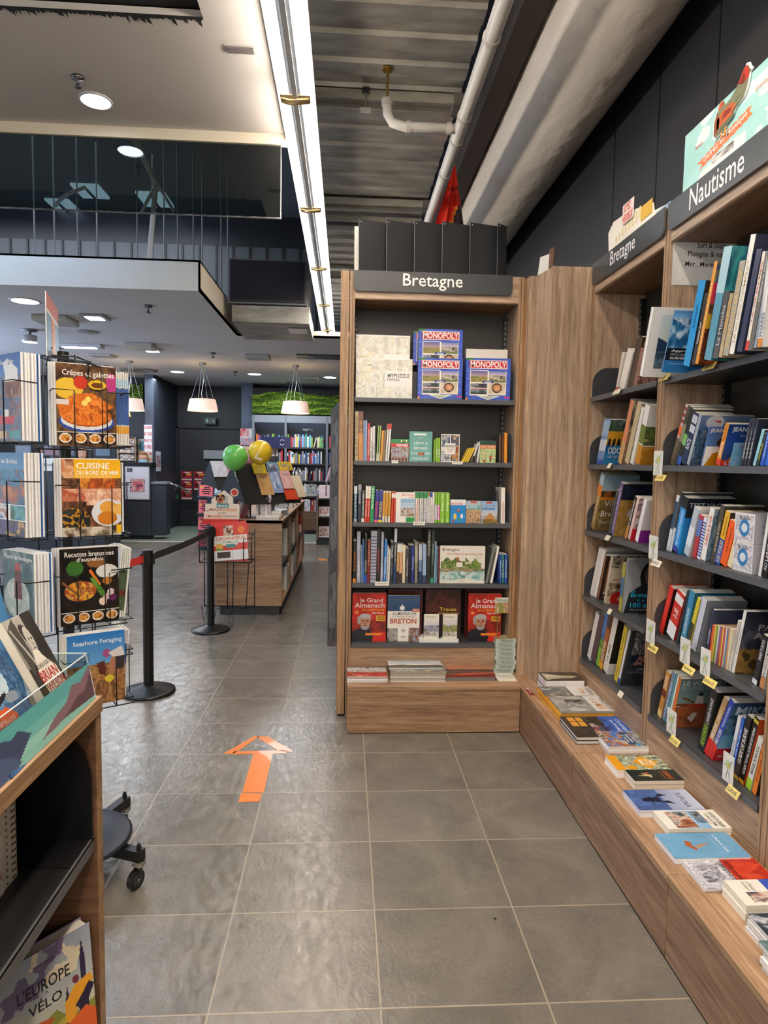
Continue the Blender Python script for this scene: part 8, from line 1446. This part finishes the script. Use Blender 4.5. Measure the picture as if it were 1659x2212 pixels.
for i,(x0,y0) in enumerate(((391,1018),(391,1039),(391,1059),(418,1018),(418,1039))):
    b=rect(15.62,x0,y0,x0+23,y0+20);mb=MB('8a2028');mb.grid((b[0],15.655,b[2]),(b[1]-b[0],0,0),(0,0,b[3]-b[2]),pos);build('red_poster',mb,'print',label='%s red poster on the dark back door, %s column' % (['upper','middle','lower','upper','lower'][i],'left' if i < 3 else 'right'),cat='poster',group='red posters on the back door')
for (x0,y0,x1,y1,c,c2,s,lb) in ((375,1069,384,1078,'2a9a4a','e8f4e8','→','small green notice beside the back door'),(375,1082,384,1091,'3a2428','d8d0d0','','small dark notice under the green one beside the door')):
    b=rect(15.6,x0,y0,x1,y1);mb=MB(c);mb.box(b[0],b[1],15.595,15.6,b[2],b[3],c);mb.box(b[0]+.02,b[1]-.02,15.593,15.595,b[2]+.03,b[2]+.06,c2);build('wall_notice',mb,'print',label=lb,cat='notice')
b=rect(13.78,312,918,328,1003);ban=Cv(16,90,'e8e4e6')
for i in range(6):ban.n(0,.02+i*.165,1,.1+i*.165,['b83a4a','e8c8c8','c86a5a','e8e8ec'],4,i+1)
mb=MB('eee');mb.grid((b[0],13.78,b[2]),(b[1]-b[0],0,0),(0,0,b[3]-b[2]),ban);mb.box(b[0],b[1],13.782,13.795,b[2],b[3]);build('hanging_banner',mb,'print',label='tall white banner with red pictures on the pier by the desk',cat='banner')
b=rect(13.9,333,975,341,1018);mb=MB('c8ccd8');mb.grid((-3.972,13.9,b[2]),(0,.35,0),(0,0,b[3]-b[2]),Cv(12,40,'c8ccd8').n(.1,.2,.9,.8,['8a4a5a','c8a8b0','3a3a4a'],4,2));mb.box(-3.978,-3.973,13.9,14.25,b[2],b[3],'c8ccd8');build('narrow_poster',mb,'print',label='narrow pale poster on the dark side of the pier',cat='poster')
b=rect(14.88,519,926,549,983);mb=MB('d8c8cc');mb.grid((b[0],14.88,b[2]),(b[1]-b[0],0,0),(0,0,b[3]-b[2]),Cv(30,50,'e4dcd8').n(0,.0,.6,.3,['c83a4a','e8b8b8'],4,2).e(.85,.15,.14,.09,'e8e8e8').n(0,.34,1,.62,['c84a5a','e8c8cc','8a9ab0','d88a8a'],5,4).r(0,.62,1,.66,'2a2a2e').n(0,.66,1,1,['e0d89a','d86a7a','e8e8e8','3a3a3a'],4,6));mb.box(b[0],b[1],14.882,14.895,b[2],b[3]);build('column_poster',mb,'print',label='red and white food poster on the column left of back bookcase',cat='poster')
# reception desk with framed poster and handrail
o=empty('reception_desk',(-4.5,13.3,0),'tall dark reception desk with a white framed poster','desk')
b=rect(13.0,262,1003,325,1148);zt_=1.36
mb=MB('2c313b');mb.box(b[0]-.6,b[1],13.0,13.3,.08,1.42,'2a2e38',front='2e333e');mb.box(b[0]-.55,b[1]-.03,13.04,13.28,0,.08,'1a1c22');build('desk_body',mb,'wall',o)
mb=MB('15171b');mb.box(b[0]-.62,b[1]+.02,12.98,13.32,1.42,1.52,'121317');build('desk_top',mb,'plastic',o)
mb=MB('30353f');mb.box(b[1],b[1]+.28,13.05,13.35,.08,1.1,'2a2f3a',front='323844');mb.box(b[1]-.01,b[1]+.3,13.02,13.38,1.1,1.14,'7a8494');build('side_counter',mb,'wall',o)
mb=MB('aab');xr=b[1]+.3;mb.tube([(xr,13.3,1.1),(xr+.15,13.6,1.02),(xr+.62,14.6,.38)],.018,8,'a8b0bc');mb.tube([(xr+.5,14.4,.52),(xr+.42,14.5,.46),(xr+.4,14.5,.42)],.012,6,'c8ccd4');mb.tube([(xr+.1,13.5,1.05),(xr+.02,13.6,1.0),(xr,13.6,.96)],.012,6,'c8ccd4');build('handrail',mb,'chrome',o)
b2=rect(12.98,273,1010,321,1077);pc=Cv(44,64,'d4d6e2').r(.04,.03,.3,.16,'1f2430').n(.18,.36,.85,.8,['d88a8a','c85a6a','e0b0b0','5a4a54'],6,3).r(.3,.46,.76,.6,'c86a74').n(.3,.55,.76,.75,['e0b4b8','c86a74','4a3a5a'],6,5)
for q in ((.24,.42),(.38,.4),(.54,.4),(.7,.41),(.8,.5),(.24,.55),(.8,.65),(.28,.76),(.45,.77),(.62,.77),(.78,.76)):pc.e(q[0],q[1],.055,.038,'e4e0e8').e(q[0],q[1],.035,.024,'7a4a54')
mb=MB('ddd');mb.grid((b2[0],12.96,b2[2]),(b2[1]-b2[0],0,0),(0,0,b2[3]-b2[2]),pc);mb.box(b2[0]-.015,b2[1]+.015,12.962,12.985,b2[2]-.015,b2[3]+.015,'b8bac8');w_=b2[1]-b2[0];h_=b2[3]-b2[2]
mb.text('FORUM',(b2[0]+w_*.07,12.958,b2[3]-h_*.09),(w_*.16,0,0),(0,0,h_*.035),'ddd');mb.text('DU LIVRE',(b2[0]+w_*.07,12.958,b2[3]-h_*.14),(w_*.2,0,0),(0,0,h_*.035),'ddd');build('framed_poster',mb,'print',o)
# second information desk at the far left behind the rack
o=empty('information_desk',(-6.0,11.8,0),'long pale information desk half hidden behind the magazine rack','desk')
b=rect(11.4,0,990,106,1014);bx2=py(240,1014,11.4)[0]
mb=MB('b8b4ae');mb.box(-8.8,b[1]+.9,11.4,12.2,1.36,b[3],'a8a49e',front='b8b4aa');mb.text('Everything you need',(py(58,1005,11.39)[0],11.398,b[2]+.05),(.9,0,0),(0,0,.07),'3a3a3c',.2);build('sign_band',mb,'print',o)
mb=MB('26282e');mb.box(-8.8,b[1]+.9,11.42,12.2,0,1.36,'22242a',front='24262c');build('desk_body',mb,'wall',o)
mb=MB('8a7a60');b3=rect(11.38,60,1060,85,1085);mb.box(b3[0],b3[1],11.39,11.41,b3[2],b3[3],'a8823a');build('notice_card',mb,'print',o)
for i,(x,c) in enumerate(((50,'3a3e48'),(112,'5a2a30'),(145,'3a3e48'),(222,'4a5a68'))):
    p=py(x,978,12.0);mb=MB('1a1c20');mb.box(p[0]-.14,p[0]+.14,12.0,12.03,1.62,1.80,'1d1f24');oo=build('monitor',mb,'plastic',label='%s monitor on the information desk' % ['far left','second','third','right-hand'][i],cat='monitor',group='monitors on the information desk');mb=MB('1a1c20');mb.box(p[0]-.03,p[0]+.03,12.01,12.03,1.56,1.62);build('monitor_stand',mb,'plastic',oo);mb=MB(c);mb.box(p[0]-.12,p[0]+.12,11.998,12.0,1.635,1.785,c);build('display',mb,'print',oo)
# rack shelf, poster near the reception desk
b=rect(14.2,255,945,295,998);o=empty('card_rack',((b[0]+b[1])/2,14.2,0),'tall wooden card rack beside the reception desk','rack');mb=MB('fff');mb.box(b[0],b[1],14.25,14.28,.0,b[3],'a88a6a');mb.box(b[0],b[0]+.03,14.15,14.25,0,b[3]);mb.box(b[1]-.03,b[1],14.15,14.25,0,b[3])
for i in range(7):mb.box(b[0],b[1],14.13,14.25,b[3]-.16*(i+1)-.02,b[3]-.16*(i+1))
build('rack_body',mb,'wood_x',o)
for i in range(6):mb=MB('c8b8a0');mb.grid((b[0]+.05,14.16,b[3]-.16*(i+1)),(b[1]-b[0]-.1,0,0),(0,.03,.12),Cv(16,10,'d8c8b0').n(0,0,1,1,['c8b090','e0d8cc','7a5a44','5a6a7a'],5,i+1));build('card_row',mb,'print',o)
b=rect(14.3,293,948,313,978);mb=MB('c8c4bc');mb.grid((b[0],14.32,b[2]),(b[1]-b[0],0,0),(0,0,b[3]-b[2]),Cv(24,34,'c8c4bc').n(0,0,1,1,['5a94ac','5a94ac','4a84a0'],3,3,m=Cv(24,34).pm([(.1,.6),(.3,.4),(.5,.2),(1,.1),(1,.9),(.5,.8)])));mb.box(b[0],b[1],14.322,14.335,b[2],b[3],'aaa');build('cloud_poster',mb,'print',label='pale poster with blue cloud shape on the reception wall',cat='poster')
# pink display of booklets and screen table
o=empty('booklet_display',(-2.9,11.6,0),'tiered grey display of pink booklets left of the calendar stand','display')
YP=11.6;b=rect(YP,430,1066,458,1180);mb=MB('3a3c42');mb.box(b[0]-.02,b[1]+.05,YP+.03,YP+.3,0,1.15,'46484e');build('body',mb,'metal_dark',o)
for i,y in enumerate((1071,1107,1143,1178)):
    a=py(445,y,YP)[2];mb=MB('3a3c42');mb.box(b[0]-.02,b[1]+.05,YP-.1,YP+.03,a-.02,a-.003,'4a4c54');build('ledge',mb,'metal_dark',o)
for i,(x0,y0,x1,y1) in enumerate(((432,1042,460,1071),(430,1080,456,1107),(429,1117,452,1143),(428,1150,450,1178))):
    b4=rect(YP,x0,y0,x1,y1);mb=MB('e8606a');cvx=Cv(36,40,'ec6a74' if i < 3 else 'a83a44');
    mb.grid((b4[0],YP-.05,b4[2]),(b4[1]-b4[0],0,0),(0,.03,b4[3]-b4[2]),cvx);mb.hexa((b4[0],YP-.049,b4[2]),(b4[1]-b4[0],0,0),(0,.05,0),(0,.03,b4[3]-b4[2]),'d85560')
    w_,h_=b4[1]-b4[0],b4[3]-b4[2];F=lambda u,v,k=.0015:V(b4[0]+w_*u,YP-.05+.03*v-k,b4[2]+h_*v)
    mb.add([F(.18,.66)+V(.1*w_*math.cos(t*.6),-.001,.1*h_*math.sin(t*.6)) for t in range(10)],[tuple(range(10))],'e8b83a');mb.text('EMPLISSEZ',F(.18,.78),V(w_*.7,0,0),V(0,.004,h_*.1),'2a1418',1)
    for v,u0,u1 in ((.58,.38,.8),(.44,.25,.85),(.28,.15,.88),(.14,.3,.8)):mb.quad(F(u0,v),F(u1,v),F(u1,v+.08),F(u0,v+.08),'3a1a20')
    build('booklet_pack',mb,'print',label='%s pink booklet pack on the tiered display by the barrier belt' % ['top','second','third','bottom darker'][i],cat='booklets',group='pink booklet packs')
o=empty('screen_table',(-2.3,10.8,0),'table with tilted colour screens behind the pink booklets','table');b=rect(10.8,460,1048,520,1072);mb=MB('2a3446');mb.box(b[0]-.1,b[1]+.1,10.8,11.3,0,b[2]-.02,'2a3242');build('table_body',mb,'wall',o)
mb=MB('26304a');mb.hexa((b[0],10.82,b[2]),(b[1]-b[0],0,0),(0,.02,0),(0,.06,b[3]-b[2]),'28344e');build('screen_housing',mb,'plastic',o)
mb=MB('8ac');mb.grid((b[0]+.02,10.812,b[2]+.02),((b[1]-b[0])*.45,0,0),(0,.05,b[3]-b[2]-.04),Cv(24,18,'d8e4f8').n(0,0,.4,1,['5aa0d0','d8e0e8','3a4a6a'],3,2).n(.4,0,1,.4,['3a4a8a','d8b88a','5a94c8'],4,4));mb.grid((b[0]+.05+(b[1]-b[0])*.5,10.812,b[2]+.02),((b[1]-b[0])*.4,0,0),(0,.05,b[3]-b[2]-.04),Cv(20,16,'a8d0f0').n(0,0,1,1,['7ac0e8','d8ecf8','5a84c0'],3,7));build('screen_picture',mb,'print',o)

# ================================================================== PEOPLE (behind the desks)
def person(x,y,Y,lab,hair,hair_l,top,yaw=0,mask=False,glasses=False,seated=.0,s=1.0):
    H=py(x,y,Y);cx_,cy_,cz_=H;hd=.115*s
    o=empty('person',(cx_,cy_,0),lab,'person',None)
    cyw,syw=math.cos(yaw),math.sin(yaw)
    def Tt(a,b_,c):return V(cx_+a*cyw-b_*syw,cy_+a*syw+b_*cyw,cz_+c)
    rings=[(-.125,.03,.035,-.01),(-.112,.052,.06,-.025),(-.085,.066,.078,-.02),(-.05,.074,.088,-.012),(-.02,.077,.092,-.008),(.01,.079,.094,-.004),(.045,.079,.096,0),(.08,.07,.088,.004),(.105,.05,.064,.008),(.122,.02,.03,.01)]
    body=[(-.95,.13,.1,.02),(-.86,.17,.115,.02),(-.72,.165,.11,.015),(-.6,.145,.1,.01),(-.48,.16,.105,.01),(-.36,.18,.11,.01),(-.27,.19,.095,.015),(-.225,.17,.08,.02),(-.2,.11,.065,.02),(-.18,.065,.055,.018),(-.15,.052,.052,.012)]
    def loft(rr,n=20,nose=False):
        P=[];
        for z,rx,ry,oy in rr:
            for k in range(n):
                t=2*math.pi*k/n;a,b_=rx*math.cos(t),ry*math.sin(t)+oy
                if nose and -.06 < z < .0 and math.sin(t) < -.9:b_ -=.016*(1-abs(z+.032)/.032 if abs(z+.032) < .032 else 0)
                P.append(Tt(a*s,b_*s,z*s))
        F=[(j*n+k,j*n+(k+1) % n,(j+1)*n+(k+1) % n,(j+1)*n+k) for j in range(len(rr)-1) for k in range(n)]+[tuple(range(n))[::-1],tuple(range((len(rr)-1)*n,len(rr)*n))]
        return P,F
    mb=MB('d8a88a');P,F=loft([body[-4]] and body+rings,20,True);mb.add(P,F,'d8a488',True)
    for sd in (-1,1):
        mb.add([Tt(sd*(.079)*s,(-.002+.018*math.cos(t*.7))*s,(-.02+.03*math.sin(t*.7))*s) for t in range(9)]+[Tt(sd*.09*s,.004*s,-.02*s)],[(t,(t+1) % 9,9) for t in range(9)],'cf9a80',True)
        mb.cyl(Tt(sd*.17*s,.02*s,-.26*s),Tt(sd*.22*s,-.0*s,-.55*s),.048*s,.038*s,12,'d8a488');mb.cyl(Tt(sd*.22*s,0,-.55*s),Tt(sd*.16*s,-.24*s,-.62*s),.038*s,.028*s,12,'d8a488');mb.cyl(Tt(sd*.16*s,-.24*s,-.62*s),Tt(sd*.15*s,-.31*s,-.63*s),.03*s,.034*s,10,'d8a488')
        for k in range(4):mb.cyl(Tt(sd*(.128+.016*k)*s,-.31*s,-.63*s),Tt(sd*(.126+.016*k)*s,-(.37+.012*(k in (1,2)))*s,-.645*s),.009*s,.007*s,8,'d8a488')
        mb.cyl(Tt(sd*.125*s,-.27*s,-.63*s),Tt(sd*.095*s,-.32*s,-.64*s),.01*s,.008*s,8,'d8a488')
        mb.cyl(Tt(sd*.09*s,.02*s,-.93*s),Tt(sd*.1*s,.02*s,-1.15*s if cz_ > 1.3 else -1.0*s),.08*s,.065*s,12,'2a2c34')
    build('body',mb,'skin',o)
    mb=MB(top);P,F=loft([(z,rx*1.08+.006,ry*1.1+.006,oy) for z,rx,ry,oy in body[:-2]],20);mb.add(P,F,top,True)
    for sd in (-1,1):mb.cyl(Tt(sd*.165*s,.02*s,-.25*s),Tt(sd*.222*s,0,-.555*s),.058*s,.048*s,12,top);mb.cyl(Tt(sd*.222*s,0,-.55*s),Tt(sd*.165*s,-.22*s,-.615*s),.047*s,.038*s,12,top)
    build('jumper',mb,'cloth',o)
    mb=MB('26282e')
    for sd in (-1,1):
        zf=-cz_/s;mb.cyl(Tt(sd*.09*s,.02*s,-.92*s),Tt(sd*.1*s,.0,zf*.5*s-.25*s),.09*s,.062*s,12,'26282e');mb.cyl(Tt(sd*.1*s,.0,zf*.5*s-.25*s),Tt(sd*.1*s,.02*s,(zf+.06)*s),.062*s,.045*s,12,'26282e');mb.bbox(*[q for pr_ in zip((Tt(sd*.1*s,0,0)-V(.045,.16,0))[:2],(Tt(sd*.1*s,0,0)+V(.045,.1,0))[:2]) for q in pr_],0.007,.075,.02,'17181c')
    build('trousers',mb,'cloth',o)
    mb=MB(hair);hl={'short':-.07,'bob':-.13,'long':-.28}[hair_l];N=24;rr=[]
    for j in range(13):t=j/12*math.pi*.5;rr.append((.135*math.cos(t) if j < 12 else 0.0,.09*math.sin(t)+.004,.105*math.sin(t)+.004))
    zs=[(.142,.02),(.13,.055),(.09,.08),(.05,.092),(.0,.096),(-.04,.096),(hl*.6-.02,.097),(hl,.088)];P=[];F=[]
    for j,(z,r) in enumerate(zs):
        for k in range(N):
            t=2*math.pi*k/N;st_=math.sin(t);rx,ry=r*.97+.012,r*1.15+.016
            b_=ry*st_+.01;zz_=z
            if st_ < -.35 and z < .07:b_=max(b_,-.03);zz_=max(z,.07) if st_ < -.62 else z
            P.append(Tt(rx*math.cos(t)*s,b_*s,zz_*s))
    for j in range(len(zs)-1):
        for k in range(N):F.append((j*N+k,j*N+(k+1) % N,(j+1)*N+(k+1) % N,(j+1)*N+k))
    F.append(tuple(range(N)));mb.add(P,F,hair,True);build('hair',mb,'cloth',o)
    mb=MB('f0ece8')
    for sd in (-1,1):c=Tt(sd*.031*s,-.086*s,.004*s);mb.lathe([(0,-.007),(.009,-.003),(.011,0),(.009,.003),(0,.007)],c,10,'ece8e4');mb.lathe([(0,-.004),(.005,0),(0,.004)],Tt(sd*.031*s,-.096*s,.004*s),8,'2a1c14')
    build('eyes',mb,'skin',o)
    if mask:
        mb=MB('8ac4d8');P=[]
        for j in range(7):
            z=-.028-.09*j/6
            for k in range(11):
                t=math.pi+math.pi*(k/10)*1.0;P.append(Tt(.082*math.cos(t)*s*(1 if j < 5 else .85),(-.012+.108*math.sin(t)*(1 if 1 < j < 5 else .93))*s,z*s))
        mb.add(P,[(j*11+k,j*11+k+1,(j+1)*11+k+1,(j+1)*11+k) for j in range(6) for k in range(10)],'8ec6dc',True);build('face_mask',mb,'cloth',o)
    else:
        mb=MB('a85a50');mb.cyl(Tt(-.024*s,-.096*s,-.075*s),Tt(.024*s,-.096*s,-.075*s),.005*s,n=8,col='a85a50');build('mouth',mb,'skin',o)
    if glasses:
        mb=MB('2a2420')
        for sd in (-1,1):mb.tube([Tt((sd*.033+.023*math.cos(t*.6))*s,-.104*s,(.002+.019*math.sin(t*.6))*s) for t in range(10)],.002,5,closed=True);mb.tube([Tt(sd*.056*s,-.102*s,.006*s),Tt(sd*.082*s,.0,.006*s)],.002,5)
        mb.tube([Tt(-.011*s,-.106*s,.004*s),Tt(.011*s,-.106*s,.004*s)],.002,5);build('glasses',mb,'plastic',o)
person(309,990,13.62,'person with blond bob, glasses and blue mask behind the reception desk','8a6844','bob','3a3c44',yaw=.25,mask=True,glasses=True)
person(178,978,12.9,'person with long dark hair and glasses behind the information desk','241c18','long','3a3436',yaw=.2,glasses=True)
person(80,978,13.0,'person with short black hair looking down behind the information desk','15120f','short','b8b4b0',yaw=2.4)

# ================================================================== LIGHT, WORLD, CAMERA
def area(loc,rot,sx_,sy_,p,c,nm='fill_light'):
    l=bpy.data.lights.new(nm,'AREA');l.shape='RECTANGLE';l.size=sx_;l.size_y=sy_;l.energy=p;l.color=c
    o=bpy.data.objects.new(nm,l);COL.objects.link(o);o.location=loc;o.rotation_euler=rot;return o
LW,LC,LB=(1,.93,.84),(.86,.93,1),(.5,.66,1)
# added fill lamps without fixtures: behind the viewer, upper void, left side, far zone
area((-.6,-2.6,2.2),(math.radians(80),0,0),4,2.4,42,LW)  # warm fill added behind the viewer, no lamp hangs there
area((-5,9.5,5.8),(0,0,0),5,4,110,LC)  # fill added to lift the dark upper void
area((-4.2,1.0,3.4),(0,0,0),3,4,40,LW)
area((-4.2,5.6,4.6),(0,0,0),3.5,2.0,60,LB)
area((-6.5,9.5,3.0),(math.radians(20),math.radians(-60),0),3,3,120,LB)  # cool fill added for an unseen opening on the left
for x in (-6,-3.6,-1.2):
    for y in (10.6,13.6):area((x,y,3.25),(0,0,0),.8,.8,22,LC)
w=bpy.data.worlds.new('World');scn.world=w;w.use_nodes=True;bg=w.node_tree.nodes['Background'];bg.inputs[0].default_value=(.84,.9,1,1);bg.inputs[1].default_value=.65
cam=bpy.data.cameras.new('Camera');cam.sensor_fit='HORIZONTAL';cam.sensor_width=36;cam.lens=CAM_F*36/1659;cam.clip_start=.05;cam.clip_end=100
co=bpy.data.objects.new('Camera',cam);COL.objects.link(co)
R_=RC;m=Matrix(((R_[0][0],-R_[1][0],-R_[2][0],0),(R_[0][1],-R_[1][1],-R_[2][1],0),(R_[0][2],-R_[1][2],-R_[2][2],CAM_H),(0,0,0,1)))
co.matrix_world=m;scn.camera=co
scn.view_settings.view_transform='Standard';scn.view_settings.look='None';scn.view_settings.exposure=.9;scn.view_settings.gamma=1.0
try:
    scn.cycles.use_denoising=True;scn.cycles.max_bounces=7;scn.cycles.diffuse_bounces=4;scn.cycles.caustics_reflective=False;scn.cycles.caustics_refractive=False;scn.cycles.sample_clamp_indirect=4
except Exception:pass
for ob in list(COL.objects):
    if '_o' in ob:del ob['_o']
bpy.context.view_layer.update()
